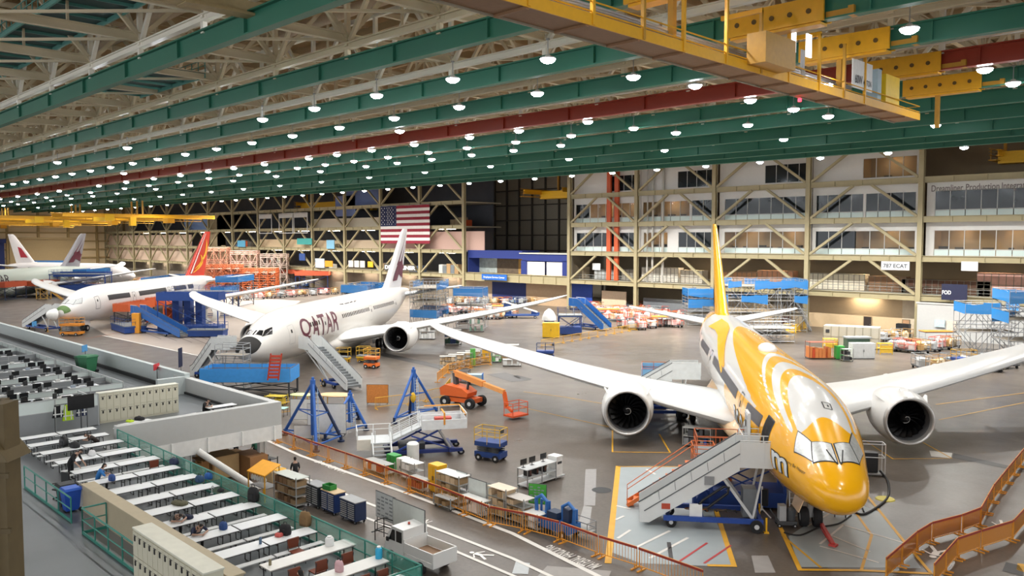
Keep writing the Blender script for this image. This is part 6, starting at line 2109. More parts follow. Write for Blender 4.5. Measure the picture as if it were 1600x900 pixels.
def scissor_lift(label, loc, rz, L, W, H, base, rail, group=None, rise=0.5):
    t = thing('scissor_lift', label, 'scissor lift', loc, rz, group)
    MB().bx(-L / 2, L / 2, -W / 2, W / 2, 0.25, 0.62).bx(-L / 2 + 0.1, L / 2 - 0.1, -W / 2 - 0.02, W / 2 + 0.02, 0.3, 0.5).part('base', base, t)
    for sx in (-1, 1):
        for sy in (-1, 1): wheel(t, (sx * L * 0.33, sy * (W / 2), 0.24), 0.24, 0.16)
    s = MB()
    n = 3
    hz = (H - 0.75) / n
    for k in range(n):
        for y in (-W / 2 + 0.1, W / 2 - 0.1):
            z = 0.62 + hz * k
            s.bar((-L / 2 + 0.15, y, z), (L / 2 - 0.15, y, z + hz), 0.07)
            s.bar((L / 2 - 0.15, y, z), (-L / 2 + 0.15, y, z + hz), 0.07)
    s.part('scissor_arms', DGREY, t)
    MB().bx(-L / 2, L / 2, -W / 2, W / 2, H - 0.14, H).bx(-L / 2 - 0.02, L / 2 + 0.02, -W / 2 - 0.02, W / 2 + 0.02, H, H + 0.18).part('platform', base, t)
    railbox(MB(), -L / 2, L / 2, -W / 2, W / 2, H, 1.1, 0.03).part('guard_rail', rail, t)
    MB().box((L / 2 - 0.15, 0, H + 0.95), (0.2, 0.3, 0.3)).part('control_box', DGREY, t)
    return t

# ================================================================= around the yellow nosed airliner
a, b = Vector(place((1003, 812))), Vector(place((1172, 820)))
u = (b - a).normalized()
sn = air_stairs('large white boarding stairs on a blue chassis at the yellow nosed airliner', a, a + u * 5.0, 3.6, 2.5, 1.7, base_len=6.2)
s = sn
MB().bx(1.0, 1.45, -0.93, -0.9, 0.95, 1.25).part('warning_label', M('b4452c', 0.5), s, 'red square label')
MB().bx(2.45, 3.1, -1.02, -0.88, 0.5, 1.3).bx(2.5, 3.05, -1.03, -1.02, 0.9, 1.2).part('control_box', M('e2e3e1', 0.5), s)
MB().bx(3.2, 3.7, -0.98, -0.88, 2.35, 2.8).part('control_box', GREY, s)
MB().tube([(3.1, -0.95, 1.5), (4.2, -0.95, 2.3), (4.45, -0.95, 2.25), (4.4, -0.95, 1.95), (3.4, -0.95, 1.15), (3.05, -0.95, 1.1), (2.95, -0.95, 1.3)], 0.07, 8, True).part('cable_chain', BLACK, s)
for k in range(5):
    MB().tube([(2.6 + 0.5 * k + 0.35 * math.cos(q * PI / 5), -0.2 + 0.25 * math.sin(q * PI / 5), 0.7 + 0.02 * q) for q in range(10)], 0.03, 5, True).part('hose_coil', M(['7a4a2c', 'b06a2a', '3a3a3c', '5c4a3a', '2a2a2c'][k], 0.6), s)
MB().box((5.6, 0, 1.3), (0.7, 0.9, 1.5)).part('power_unit', M('6d7276', 0.5), s)
railbox(MB(), 5.2, 7.3, -0.4, 1.3, 3.6, 1.3, 0.03).part('cage_rail', M('c9cbcb', 0.4), s)
perp = Vector((-u.y, u.x, 0))
work_platform('orange work platform on a blue base behind the white stairs', tuple(a + u * 5.6 + perp * 3.6), math.atan2(u.y, u.x), 5.0, 2.2, 3.0, M('b75a2c', 0.55), M('1c3f86', 0.5), None, None, 1.0)
c = a + u * 2.2 + perp * 2.3
work_platform('orange railed access stair beside the white stairs', tuple(c + u * 1.2), math.atan2(u.y, u.x) + PI, 1.2, 1.1, 2.7, M('cf6a2c', 0.55), M('1c3f86', 0.5), stair=3.6)
work_platform('blue based service stand under the yellow nosed body', (-26.3, 43.6, 0), 2.2, 5.0, 1.8, 1.5, M('b4572b', 0.55), M('17408f', 0.5), None, None, 1.2)
# second stairs, farther back on the same side
a2, b2 = Vector(place((985, 572))), Vector(place((1062, 556)))
A_ = Vector((-38.2, 51.4, 0)).normalized()
S_ = Vector((-A_.y, A_.x, 0))
dr = Vector((-14.7, 35.6, 0)) + A_ * 33.8 + S_ * 4.9
air_stairs('grey boarding stairs at the rear door of the yellow and white airliner', dr + S_ * 6.8 - A_ * 0.5, dr + S_ * 1.2, 3.6, 2.4, 1.5, M('c9cccb', 0.4))
# hydraulic cart etc. under the wing
work_platform('orange and blue service stand beneath the left wing', tuple(Vector((-14.7, 35.6, 0)) + A_ * 38.5 + S_ * 7.4), math.atan2(A_.y, A_.x), 4.2, 2.2, 2.6, M('c2622c', 0.55), M('1c3f86', 0.5), M('7fb2d8', 0.7), None, 0.9)
shelf_rack('grey equipment cart under the wing root of the yellow nosed airliner', tuple(Vector((-14.7, 35.6, 0)) + A_ * 23.5 + S_ * 4.6), 0.4, 2.0, 1.0, 1.5, 3, [DGREY, BLUE, GREY], seed=5, name='equipment_cart', cats='cart')
# small things by the nose wheels
def step_ladder(label, px, rz, h=2.0, mat=None, group=None):
    t = thing('step_ladder', label, 'ladder', place(px), rz, group)
    m = mat or M('b7b9ba', 0.4, 0.3)
    for s in (-1, 1):
        MB().bar((s * 0.28, -0.3, 0), (s * 0.2, 0.25, h), 0.06).part('rail', m, t)
        MB().bar((s * 0.28, 0.75, 0), (s * 0.2, 0.3, h), 0.04).part('rear_leg', m, t)
    st_ = MB()
    for k in range(1, 7): st_.box((0, -0.3 + 0.55 * k / 7, h * k / 7), (0.5, 0.1, 0.04))
    st_.part('rungs', m, t)
    MB().box((0, 0.27, h), (0.44, 0.25, 0.06)).part('top_cap', M('c9682c', 0.5), t)
    return t
step_ladder('orange topped step ladder left of the nose wheels', (1240, 812), 0.7, 2.1)
step_ladder('dark step ladder right of the nose wheels', (1312, 806), 0.5, 1.6, M('33363a', 0.5))
t = thing('power_cart', 'grey power cart with hoses left of the nose wheels', 'cart', place((1228, 822)), 0.7)
MB().bx(-0.5, 0.5, -0.3, 0.3, 0.15, 0.35).part('chassis', DGREY, t)
MB().bx(-0.4, -0.05, -0.25, 0.25, 0.35, 1.15).part('cabinet', M('a8abad', 0.5), t)
MB().lathe([(0.001, 0.35), (0.22, 0.35), (0.24, 0.9), (0.1, 1.05), (0.001, 1.05)], 14, 'z', (0.25, 0, 0)).part('tank', M('4a4d50', 0.4), t)
for sx in (-1, 1):
    for sy in (-1, 1): wheel(t, (sx * 0.4, sy * 0.28, 0.11), 0.11, 0.08)
MB().tube([(-0.5, 0, 0.4), (-0.85, 0, 0.9)], 0.03, 6).part('handle', DGREY, t)
def hose(label, pts, r=0.05, mat=None, h=None):
    P3 = []
    for i in range(len(pts) - 1):
        for k in range(6):
            tt = k / 6
            p0, p1, p2, p3 = pts[max(i - 1, 0)], pts[i], pts[i + 1], pts[min(i + 2, len(pts) - 1)]
            q = [0.5 * ((2 * p1[j]) + (-p0[j] + p2[j]) * tt + (2 * p0[j] - 5 * p1[j] + 4 * p2[j] - p3[j]) * tt ** 2 + (-p0[j] + 3 * p1[j] - 3 * p2[j] + p3[j]) * tt ** 3) for j in range(3)]
            P3.append(tuple(q))
    P3.append(pts[-1])
    return single(MB().tube([G(x, y, z) for x, y, z in P3], r, 6), 'hose', mat or M('1c1c1e', 0.6), label, 'hose', smooth=True)
hose('thick black hose looping over the floor right of the nose', [(1335, 800, 0.06), (1352, 803, 0.06), (1385, 780, 0.06), (1388, 755, 0.06), (1380, 742, 0.3), (1375, 736, 0.9)], 0.07)
hose('thin grey hose hanging beside the yellow nose', [(1345, 760, 0.05), (1352, 768, 0.05), (1346, 785, 0.05), (1350, 800, 0.05)], 0.04)
hose('black cable trailing from the power cart across the floor', [(1225, 832, 0.05), (1250, 836, 0.05), (1280, 824, 0.05), (1310, 818, 0.05), (1330, 805, 0.05)], 0.04)
p = place((1383, 780))
single(MB().lathe([(0.55, 0.0), (0.5, 0.05), (0.001, 0.06)], 18), 'floor_cover', M('cfc35a', 0.6), 'round yellow cover on the floor under the black hose', 'cover', p)
t = thing('equipment_cart', 'white tube frame cart beside the yellow nose', 'cart', place((1362, 742)), 0.6)
railbox(MB(), -0.7, 0.7, -0.4, 0.4, 0.2, 1.9, 0.03).part('frame', M('c9cacb', 0.4), t)
MB().bx(-0.55, 0.3, -0.3, 0.3, 0.25, 1.5).part('tank', BLACK, t)
MB().bx(-0.75, 0.75, -0.45, 0.45, 0.12, 0.2).part('base', GREY, t)
for sx in (-1, 1):
    for sy in (-1, 1): wheel(t, (sx * 0.6, sy * 0.4, 0.08), 0.08, 0.06)
single(MB().bar((0, 0, 0.08), Vector(place((1262, 796))) - Vector(place((1302, 853))) + Vector((0, 0, 0.5)), 0.16).box((0, 0, 0.05), (0.35, 0.35, 0.1)), 'tow_bar', M('c94440', 0.5), 'red and white tow bar lying ahead of the nose wheels', 'tow bar', place((1302, 853)))
t = thing('jack_stand', 'white tripod stand with a black case beside the stair chassis', 'stand', place((1190, 808)), 0.3)
for k in range(3): MB().bar((0, 0, 0.5), (0.5 * math.cos(2.1 * k), 0.5 * math.sin(2.1 * k), 0.03), 0.06).part('leg', WHITE, t)
MB().cyl((0, 0, 0.4), (0, 0, 1.7), 0.05).part('post', WHITE, t)
MB().box((0.15, 0.1, 1.1), (0.3, 0.3, 0.9)).part('case', BLACK, t)

# ================================================================= middle of the floor
def tripod_jack(label, px_top, feet, top_h, mat=None, yellow=False):
    ft = [Vector(place(f)) for f in feet]
    c = sum(ft, Vector()) / 3
    t = thing('tripod_jack', label, 'jack', (c.x, c.y, 0), 0, 'blue tripod jacks')
    m = mat or M('2a5fae', 0.45, vary=0.08)
    dk = M('1b2c4d', 0.5)
    for k, f in enumerate(ft):
        e = f - c
        l = MB().cyl((e.x, e.y, 0.3), (0, 0, top_h), 0.13, 0.1, 10).part('leg', m if k != 1 else dk, t)
        MB().cyl((e.x, e.y, 0), (e.x, e.y, 0.12), 0.26, n=14).cyl((e.x, e.y, 0.1), (e.x, e.y, 0.5), 0.11, n=10).part('foot', dk, l)
        g = ft[(k + 1) % 3] - c
        MB().bar((e.x, e.y, 0.45), (g.x, g.y, 0.45), 0.1).part('tie_bar', m, t)
        MB().bar((e.x * 0.55, e.y * 0.55, 0.45 + (top_h - 0.3) * 0.43), (g.x * 0.55, g.y * 0.55, 0.45 + (top_h - 0.3) * 0.43), 0.07).part('tie_bar', m, t)
    MB().cyl((0, 0, 0.6), (0, 0, top_h + 0.15), 0.2, n=14).cyl((0, 0, top_h), (0, 0, top_h + 0.35), 0.1, n=10).part('ram', m, t)
    l = MB()
    for s in (-1, 1): l.bar((0.45, 0.2 * s, 0.3), (0.3, 0.2 * s, top_h - 0.5), 0.04)
    for k in range(12): l.bar((0.44, -0.2, 0.5 + (top_h - 1) * k / 12), (0.44, 0.2, 0.5 + (top_h - 1) * k / 12), 0.03)
    l.part('ladder', M('a9bfd6', 0.5), t)
    if yellow: MB().ball((0.25, -0.25, top_h * 0.45), 0.35, 10, 7, (0.7, 0.7, 1.3)).part('cover', M('d9ad2c', 0.7), t, 'yellow cover')
tripod_jack('blue tripod jack farthest left, beside the white panels', (484, 592), ((445, 680), (533, 690), (494, 706)), 4.6)
tripod_jack('blue tripod jack in the middle, with a short fat top', (541, 618), ((508, 688), (560, 655), (572, 672)), 2.8)
tripod_jack('tall blue tripod jack with a yellow cover, behind the white ramp', (650, 583), ((616, 662), (640, 650), (682, 646)), 4.0, yellow=True)
# ramp platform with steps on blue chassis
a, b = Vector(place((590, 722))), Vector(place((690, 716)))
u = (b - a).normalized()
v = Vector((-u.y, u.x, 0))
t = thing('access_ramp', 'white railed access ramp with steps on a dark blue chassis', 'access stand', tuple(a + v * 1.0), math.atan2(u.y, u.x))
WR = M('d5d8d9', 0.4)
MB().bx(-1.3, 1.1, -0.2, 2.2, 1.35, 1.5).part('landing', M('b9bdbf', 0.5), t)
railbox(MB(), -1.3, 1.1, 0.0, 2.2, 1.5, 1.1, 0.035, 'nw').part('landing_rail', WR, t)
MB().bx(-1.35, -0.4, -0.25, -0.2, 0.9, 1.9).part('landing_panel', M('e4e1d6', 0.5), t)
sx_ = MB()
for k in range(5): sx_.bx(-0.3, 0.9, -0.4 - 0.32 * k - 0.3, -0.4 - 0.32 * k + 0.02, 1.2 - 0.27 * k, 1.26 - 0.27 * k)
for x in (-0.32, 0.92): sx_.bar((x, -0.2, 1.4), (x, -2.0, 0.1), 0.06, 0.22)
sx_.part('steps', M('8a8e90', 0.5), t)
for x in (-0.32, 0.92):
    MB().tube([(x, -0.2, 2.5), (x, -2.0, 1.1), (x, -2.0, 0.1)], 0.035, 6).tube([(x, -0.2, 2.0), (x, -2.0, 0.65)], 0.03, 6).part('step_rail', WR, t)
MB().prism([(1.0, 0.3, 1.3), (3.2, 0.3, 2.55), (3.2, 0.3, 2.75), (1.0, 0.3, 1.5)], (0, 1.5, 0)).part('ramp', M('b9bdbf', 0.5), t)
for y in (0.3, 1.8):
    r = MB()
    for dz in (0.4, 0.75, 1.1): r.tube([(1.0, y, 1.45 + dz), (3.2, y, 2.7 + dz)], 0.03, 6)
    for k in range(4): r.cyl((1.0 + 2.2 * k / 3, y, 1.45 + 1.25 * k / 3), (1.0 + 2.2 * k / 3, y, 2.55 + 1.25 * k / 3), 0.03, n=6)
    r.part('ramp_rail', WR, t)
MB().bx(3.1, 6.3, -0.4, 2.4, 2.6, 2.75).part('upper_platform', M('b0b4b6', 0.5), t)
for nm, q in (('s', (3.1, 6.3, -0.42, -0.38)), ('n', (3.1, 6.3, 2.38, 2.42)), ('e', (6.28, 6.32, -0.4, 2.4))):
    MB().bx(*q, 2.55, 3.45).part('side_panel', M('dfe2e4', 0.4), t)
railbox(MB(), 3.1, 6.3, -0.4, 2.4, 2.75, 1.25, 0.035, 'nes').part('upper_rail', WR, t)
MB().tube([(4.7, -0.42, 3.0), (4.7, -0.42, 4.1), (4.7, 1.0, 4.1)], 0.07, 6).tube([(6.2, -0.42, 3.9), (6.2, 2.4, 4.1), (3.6, 2.4, 4.1)], 0.06, 6).part('orange_rail', M('e0952a', 0.5), t, 'orange top rails')
MB().bx(4.2, 5.4, 0.8, 1.4, 2.75, 3.3).part('toolbox', M('b5453a', 0.5), t)
MB().bx(0.6, 6.0, -0.4, -0.1, 0.35, 0.65).bx(0.6, 6.0, 2.0, 2.3, 0.35, 0.65).bx(0.6, 0.9, -0.4, 2.3, 0.35, 0.65).bx(5.0, 5.4, -0.6, 2.5, 0.4, 0.75).part('chassis', M('1d2f6e', 0.5), t)
for y in (-0.2, 2.1):
    MB().bar((1.2, y, 0.5), (4.6, y, 2.6), 0.14).bar((5.4, y, 0.5), (2.4, y, 2.0), 0.12).part('lift_arm', M('27408c', 0.5), t)
    MB().cyl((5.2, y, 0.5), (4.3, y, 2.5), 0.1).part('hydraulic_ram', STEEL, t)
    wheel(t, (5.9, y, 0.25), 0.25, 0.18)
    wheel(t, (0.9, y, 0.25), 0.25, 0.18)
MB().bx(1.6, 3.4, 0.2, 1.6, 0.5, 1.1).part('pump_unit', M('3c4045', 0.5), t)
MB().cyl((2.4, -1.2, 0), (2.4, -1.2, 1.6), 0.42, n=20).lathe([(0.42, 1.6), (0.3, 1.75), (0.001, 1.8)], 20, 'z', (2.4, -1.2, 0)).part('white_tank', M('e6e7e6', 0.4), t)
t.scale = (1, 1, 0.74)
# orange boom lift
t = thing('boom_lift', 'large orange telescopic boom lift with a basket', 'boom lift', place((724, 634)), 0.0)
g1, g2 = Vector(place((700, 630))), Vector(place((748, 636)))
ub = (g2 - g1).normalized()
t.rotation_euler = (0, 0, math.atan2(ub.y, ub.x))
OB = M('d9642a', 0.45, vary=0.08)
MB().bx(-1.6, 1.6, -0.75, 0.75, 0.45, 0.85).part('chassis', OB, t)
for sx in (-1, 1):
    for sy in (-1, 1): wheel(t, (sx * 1.35, sy * 0.95, 0.48), 0.48, 0.36)
body = MB().prism([(-2.0, -0.8, 0.95), (0.9, -0.8, 0.95), (1.0, -0.8, 1.35), (0.3, -0.8, 1.75), (-1.5, -0.8, 1.95), (-2.1, -0.8, 1.6)], (0, 1.6, 0)).part('turret', OB, t)
MB().cyl((0, 0, 0.85), (0, 0, 0.97), 0.6, n=18).part('slew_ring', DGREY, t)
dirb = Vector(place((800, 652))) - Vector(place((724, 634)))
lb = dirb.length
rot = math.atan2(dirb.y, dirb.x) - math.atan2(ub.y, ub.x)
dv = Vector((math.cos(rot), math.sin(rot), 0))
p0, p1 = dv * -1.2 + Vector((0, 0, 2.9)), dv * (lb - 1.0) + Vector((0, 0, 2.05))
boom = MB().bar(p0, p0.lerp(p1, 0.6), 0.42, 0.5).part('boom', M('e8944c', 0.45), t)
MB().bar(p0.lerp(p1, 0.55), p1, 0.32, 0.36).part('boom_extension', M('e8a05c', 0.45), boom)
MB().bar(p0, dv * -0.9 + Vector((0, 0, 1.2)), 0.5, 0.3).bar(dv * 0.6 + Vector((0, 0, 1.6)), p0.lerp(p1, 0.3), 0.16).part('lift_cylinder', DGREY, t)
MB().bar(p1, dv * (lb - 0.7) + Vector((0, 0, 0.9)), 0.25, 0.3).bar(dv * (lb - 0.8) + Vector((0, 0, 0.9)), dv * lb + Vector((0, 0, 0.5)), 0.2).part('jib', OB, t)
bk = MB()
bx_ = railbox(MB(), -0.55, 0.55, -0.85, 0.85, 0.35, 1.05, 0.035)
bk.add([(dv.x * (lb + 0.5) + x * dv.x - y * dv.y, dv.y * (lb + 0.5) + x * dv.y + y * dv.x, z) for x, y, z in bx_.v], bx_.f)
bk.box((dv.x * (lb + 0.5), dv.y * (lb + 0.5), 0.3), (1.2, 1.8, 0.14), rot)
bk.part('basket', M('d2552a', 0.5), t)
scissor_lift('blue scissor lift with yellow guard rails in the open floor', place((767, 718)), 0.3, 2.0, 1.1, 1.15, M('1f3f7e', 0.5), M('cfa83c', 0.5))
# computer trolley
a, b = Vector(place((818, 768))), Vector(place((878, 748)))
u = (b - a).normalized()
c = (a + b) / 2 + Vector((-u.y, u.x, 0)) * 0.5
t = thing('computer_trolley', 'long grey trolley carrying monitors and computers', 'trolley', (c.x, c.y, 0), math.atan2(u.y, u.x))
f = MB()
for x in (-1.35, 0, 1.35):
    for y in (-0.4, 0.4): f.box((x, y, 0.62), (0.05, 0.05, 1.1))
f.part('upright', STEEL, t)
for z in (0.14, 0.62, 1.15): MB().bx(-1.4, 1.4, -0.42, 0.42, z, z + 0.05).part('shelf', M('bfc2c3', 0.4), t)
MB().bx(1.4, 2.2, -0.45, 0.45, 0.12, 0.2).part('extension', M('bfc2c3', 0.4), t)
for sx in (-1, 1):
    for sy in (-1, 1): wheel(t, (sx * 1.3, sy * 0.38, 0.07), 0.07, 0.05)
def on(t_, loc):
    return t_.matrix_basis @ Vector(loc)
rz0 = math.atan2(u.y, u.x)
for k, x in enumerate((-1.1, -0.3, 0.75)):
    q = Matrix.Translation((c.x, c.y, 0)) @ Matrix.Rotation(rz0, 4, 'Z') @ Vector((x, 0.15, 1.2))
    m = thing('monitor', 'black monitor on the long trolley, %s' % ['left end', 'second from left', 'third from left'][k], 'monitor', q, rz0, 'trolley monitors')
    inst(mon_s, 'screen', parent=m); inst(mon_b, 'stand', parent=m)
for k, x in enumerate((-0.9, -0.25, 0.5)):
    q = Matrix.Translation((c.x, c.y, 0)) @ Matrix.Rotation(rz0, 4, 'Z') @ Vector((x, 0, 0.67))
    m = thing('computer', 'dark computer on the middle shelf of the trolley, %s' % ['left', 'middle', 'right'][k], 'computer', q, rz0, 'trolley computers')
    MB().bx(-0.1, 0.1, -0.25, 0.25, 0, 0.42).part('case', BLACK, m)
    MB().bx(-0.08, 0.08, -0.26, -0.25, 0.1, 0.36).part('front_panel', M('5a3a32', 0.6), m)
q = Matrix.Translation((c.x, c.y, 0)) @ Matrix.Rotation(rz0, 4, 'Z') @ Vector((1.75, 0, 0.2))
m = thing('printer', 'white printer at the right end of the trolley', 'printer', q, rz0)
MB().bx(-0.3, 0.3, -0.35, 0.35, 0, 1.15).bx(-0.33, 0.33, -0.38, 0.38, 1.15, 1.25).part('body', WHITE, m)
MB().bx(-0.2, 0.2, -0.37, -0.35, 0.75, 0.9).part('paper_slot', DGREY, m)

# tool cabinets, racks and boards between the deck and the walkway
LD = Vector((-1, 0, 0))
def tool_cabinet(label, px, w, h, mat, top):
    g = place(px)
    t = thing('tool_cabinet', label, 'tool cabinet', g, 0.0, 'roller tool cabinets')
    MB().bx(-w / 2, w / 2, -0.35, 0.35, 0.16, h).part('body', mat, t)
    MB().bx(-w / 2 - 0.03, w / 2 + 0.03, -0.38, 0.38, h, h + 0.05).part('work_top', top, t)
    for cix in range(2):
        for k in range(8):
            x0 = -w / 2 + 0.04 + cix * (w / 2 - 0.02)
            z = 0.22 + (h - 0.28) * k / 8
            d = MB().bx(x0, x0 + w / 2 - 0.07, -0.37, -0.35, z, z + (h - 0.28) / 8 - 0.03).part('drawer', mat, t)
            MB().bx(x0 + 0.04, x0 + w / 2 - 0.11, -0.4, -0.37, z + (h - 0.28) / 8 * 0.3, z + (h - 0.28) / 8 * 0.72).part('pull', M('cfd3d6', 0.3, 0.4), d)
    for sx in (-1, 1):
        for sy in (-1, 1): wheel(t, (sx * (w / 2 - 0.12), sy * 0.28, 0.08), 0.08, 0.06)
    return t
tool_cabinet('dark roller tool cabinet, left of three in a row', (496, 790), 1.35, 1.25, M('2a3038', 0.5), GREY)
tool_cabinet('blue roller tool cabinet in the middle of the row, with a green box', (521, 800), 1.35, 1.2, M('1d3a73', 0.5), M('c9b08a', 0.6))
tool_cabinet('navy roller tool cabinet, right of three in a row', (552, 813), 1.45, 1.15, M('1c2f55', 0.5), M('9a9c9e', 0.5))
p = place((515, 800))
t = thing('storage_bin', 'green open box on the blue tool cabinet', 'box', (p[0] - 0.1, p[1] + 0.1, 1.25), 0.1)
MB().bx(-0.35, 0.3, -0.25, 0.25, 0, 0.05).bx(-0.35, 0.3, -0.25, -0.22, 0, 0.28).bx(-0.35, 0.3, 0.22, 0.25, 0, 0.28).bx(-0.35, -0.32, -0.25, 0.25, 0, 0.28).bx(0.27, 0.3, -0.25, 0.25, 0, 0.28).part('body', GREEN, t)
shelf_rack('brown kitting rack full of labelled bins behind the railing', place((456, 786)), 0.05, 2.3, 0.9, 1.75, 4, [M('8a6a4a', 0.7), M('6d5138', 0.7), M('a58a68', 0.7)], M('b9bfb8', 0.5), fill=1.0, seed=3)
t = thing('canopy_stall', 'small stand with a yellow sloping roof behind the railing', 'stand', place((414, 778)), 0.1)
MB().prism([(-0.9, -0.6, 1.55), (0.9, -0.6, 1.55), (0.9, 0.5, 2.0), (-0.9, 0.5, 2.0)], (0, 0, 0.06)).part('roof', M('eca51e', 0.5), t, 'bright yellow sloping roof')
for sx in (-1, 1):
    for y, z in ((-0.55, 1.55), (0.45, 2.0)): MB().box((sx * 0.82, y, z / 2), (0.06, 0.06, z)).part('post', M('d8a02c', 0.5), t)
MB().bx(-0.8, 0.8, -0.45, 0.4, 0.75, 0.8).part('table', GREY, t)
g = MB()
for k in range(6): g.ball((-0.65 + 0.26 * k, -0.4, 1.25), 0.13, 7, 5, (0.8, 0.6, 1.4))
g.part('hanging_bags', M('dfe0de', 0.8), t)
crate('open pale wooden crate under the break room', place((340, 742)), 0.0, 2.6, 1.6, 1.5, M('c8a878', 0.7, vary=0.15), group='wooden crates')
crate('tan wooden crate with a white lid under the break room', place((366, 735)), 0.0, 1.9, 1.3, 1.15, M('b48d5e', 0.7, vary=0.15), group='wooden crates')
crate('long brown wooden crate by the steel post', place((392, 742)), 0.05, 2.0, 1.2, 1.4, M('9a7048', 0.7, vary=0.15), group='wooden crates')
crate('low wooden pallet box behind the yellow roofed stand', place((428, 752)), 0.0, 1.4, 1.0, 0.8, M('c3a982', 0.7), group='wooden crates')
crate('yellow bin behind the kitting rack', place((441, 755)), 0.0, 0.9, 0.7, 0.85, M('e0aa2c', 0.6), group='wooden crates', slats=False)
shelf_rack('wooden shelf frame at the left under the break room', place((316, 752)), 0.0, 1.6, 0.7, 1.5, 3, [WOOD, CARD], None, frame=WOOD, seed=9, wheels=False)
shelf_rack('small black cart beside the steel post', place((421, 740)), 0.2, 0.9, 0.6, 1.1, 3, [BLACK], None, frame=BLACK, fill=0.4, seed=11)
t = board('whiteboard covered with papers, left of two', place((603, 838)), -0.05, 1.75, 1.35, 0.85, M('cfd4d6', 0.4), group='whiteboards on stands')
board('blank whiteboard, right of two', place((639, 862)), -0.03, 2.6, 1.5, 0.85, M('d2d8d4', 0.35), lines=False, group='whiteboards on stands')
single(railbox(MB(), -0.9, 0.9, -0.3, 0.3, 0.0, 1.0, 0.025), 'bike_rack', BLACK, 'black tube rack behind the white truck', 'rack', place((612, 848)), 0.1)
# utility truck
a, b = Vector(place((604, 886))), Vector(place((668, 890)))
t = thing('utility_truck', 'small white electric pickup truck at the end of the deck', 'truck', tuple((a + b) / 2 + Vector((0.1, 0.7, 0))), 0.02)
TW = M('e2e4e3', 0.3, vary=0.03)
L2 = 1.65
MB().prism([(-1.7, -0.72, 0.4), (-0.35, -0.72, 0.4), (-0.35, -0.72, 1.72), (-1.2, -0.72, 1.75), (-1.62, -0.72, 1.1), (-1.75, -0.72, 0.8)], (0, 1.44, 0)).part('cab', TW, t)
MB().prism([(-1.58, -0.6, 1.12), (-1.21, -0.6, 1.66), (-1.21, 0.6, 1.66), (-1.58, 0.6, 1.12)], (-0.03, 0, 0.02)).part('windscreen', DGLASS, t)
for s in (-1, 1):
    MB().prism([(-1.42, 0.73 * s, 1.08), (-0.95, 0.73 * s, 1.08), (-0.95, 0.73 * s, 1.6), (-1.14, 0.73 * s, 1.6)], (0, 0.012 * s, 0)).prism([(-0.85, 0.73 * s, 1.08), (-0.45, 0.73 * s, 1.08), (-0.45, 0.73 * s, 1.6), (-0.85, 0.73 * s, 1.6)], (0, 0.012 * s, 0)).part('side_window', DGLASS, t)
    MB().bx(-1.5, -1.35, 0.7 * s - 0.08, 0.7 * s + 0.14 * s, 1.0, 1.2).part('mirror', BLACK, t)
    for x in (-1.2, 0.9): wheel(t, (x, 0.72 * s, 0.29), 0.29, 0.2)
    MB().bx(-0.3, 1.75, 0.7 * s - 0.03, 0.7 * s + 0.03, 0.72, 1.15).part('bed_side', TW, t)
    MB().lathe([(0.001, -1.73), (0.1, -1.75), (0.11, -1.7)], 12, 'x', (-0.02, 0.5 * s, 0.72)).part('headlight', M('f2f2ee', 0.2), t)
MB().bx(-0.3, 1.75, -0.72, 0.72, 0.46, 0.68).bx(1.7, 1.77, -0.72, 0.72, 0.5, 1.15).bx(-0.33, -0.28, -0.72, 0.72, 0.68, 1.3).part('bed', TW, t)
MB().bx(-0.25, 1.68, -0.66, 0.66, 0.68, 0.7).part('bed_floor', M('8a6d54', 0.7), t)
MB().lathe([(0.06, 1.76), (0.06, 1.84), (0.001, 1.87)], 10, 'z', (-0.8, 0, 0)).part('beacon', M('b4442c', 0.4), t)
person('person in dark clothes standing behind the kitting rack', place((462, 760)), 1.2, stand_pose(0.1), '24262b', '1d1f24', '1a1512')
person('person standing beside the wooden crates in a dark top', place((369, 716)), 0.5, stand_pose(0.05), '2b2d33', '22252b', '1a1512')
person('person in green standing by the steel post', place((399, 722)), 2.0, stand_pose(0.0), '1f5a48', '23262b', '17130f')
# ================================================================= barriers
BN = [0]
def barrier_run(pts, desc, group='orange barrier panels', maxlen=2.6, solid=False, top=True, mat=None, h=1.05):
    P3 = [Vector(place(p)) for p in pts]
    segs = []
    for a, b in zip(P3, P3[1:]):
        n = max(1, round((b - a).length / maxlen))
        for k in range(n):
            segs.append((a.lerp(b, k / n), a.lerp(b, (k + 1) / n)))
    for k, (a, b) in enumerate(segs):
        d = (b - a).normalized() * 0.04
        barrier('%s, %s from the left' % (desc, ORD[k]), a + d, b - d, h, group, top, mat, solid)
barrier_run([(424, 684), (433, 692), (487, 712), (570, 742), (640, 770), (690, 789), (765, 821), (819, 832), (875, 847), (935, 870), (997, 890), (1100, 929)], 'orange barrier along the white lane edge', solid=False)
barrier_run([(1383, 908), (1432, 863), (1455, 848), (1502, 835), (1532, 823), (1552, 785), (1575, 755), (1604, 718)], 'orange netted barrier on the upper side of the curved path', solid=True)
barrier_run([(1458, 918), (1495, 874), (1532, 861), (1582, 845), (1608, 815)], 'orange netted barrier on the lower side of the curved path', solid=True)
YB_ = M('d9a83a', 0.55)
barrier_run([(408, 652), (470, 644)], 'yellow barrier behind the steel post', 'yellow barrier panels', top=False, mat=YB_)
barrier_run([(585, 640), (640, 633), (692, 622), (704, 606)], 'yellow barrier behind the tall tripod jack', 'yellow barrier panels', top=False, mat=YB_)
barrier_run([(683, 598), (700, 583), (735, 575), (768, 570)], 'orange barrier curving round the shelf racks', 'orange barrier panels', top=False)
barrier_run([(845, 543), (880, 536), (920, 529), (960, 522), (1005, 514)], 'yellow orange barrier before the blue stairs', 'orange barrier panels', top=False, mat=YB_)
barrier_run([(1228, 525), (1262, 513)], 'yellow barrier beside the rear scaffold', 'yellow barrier panels', top=False, mat=M('e6b422', 0.5), h=1.3)
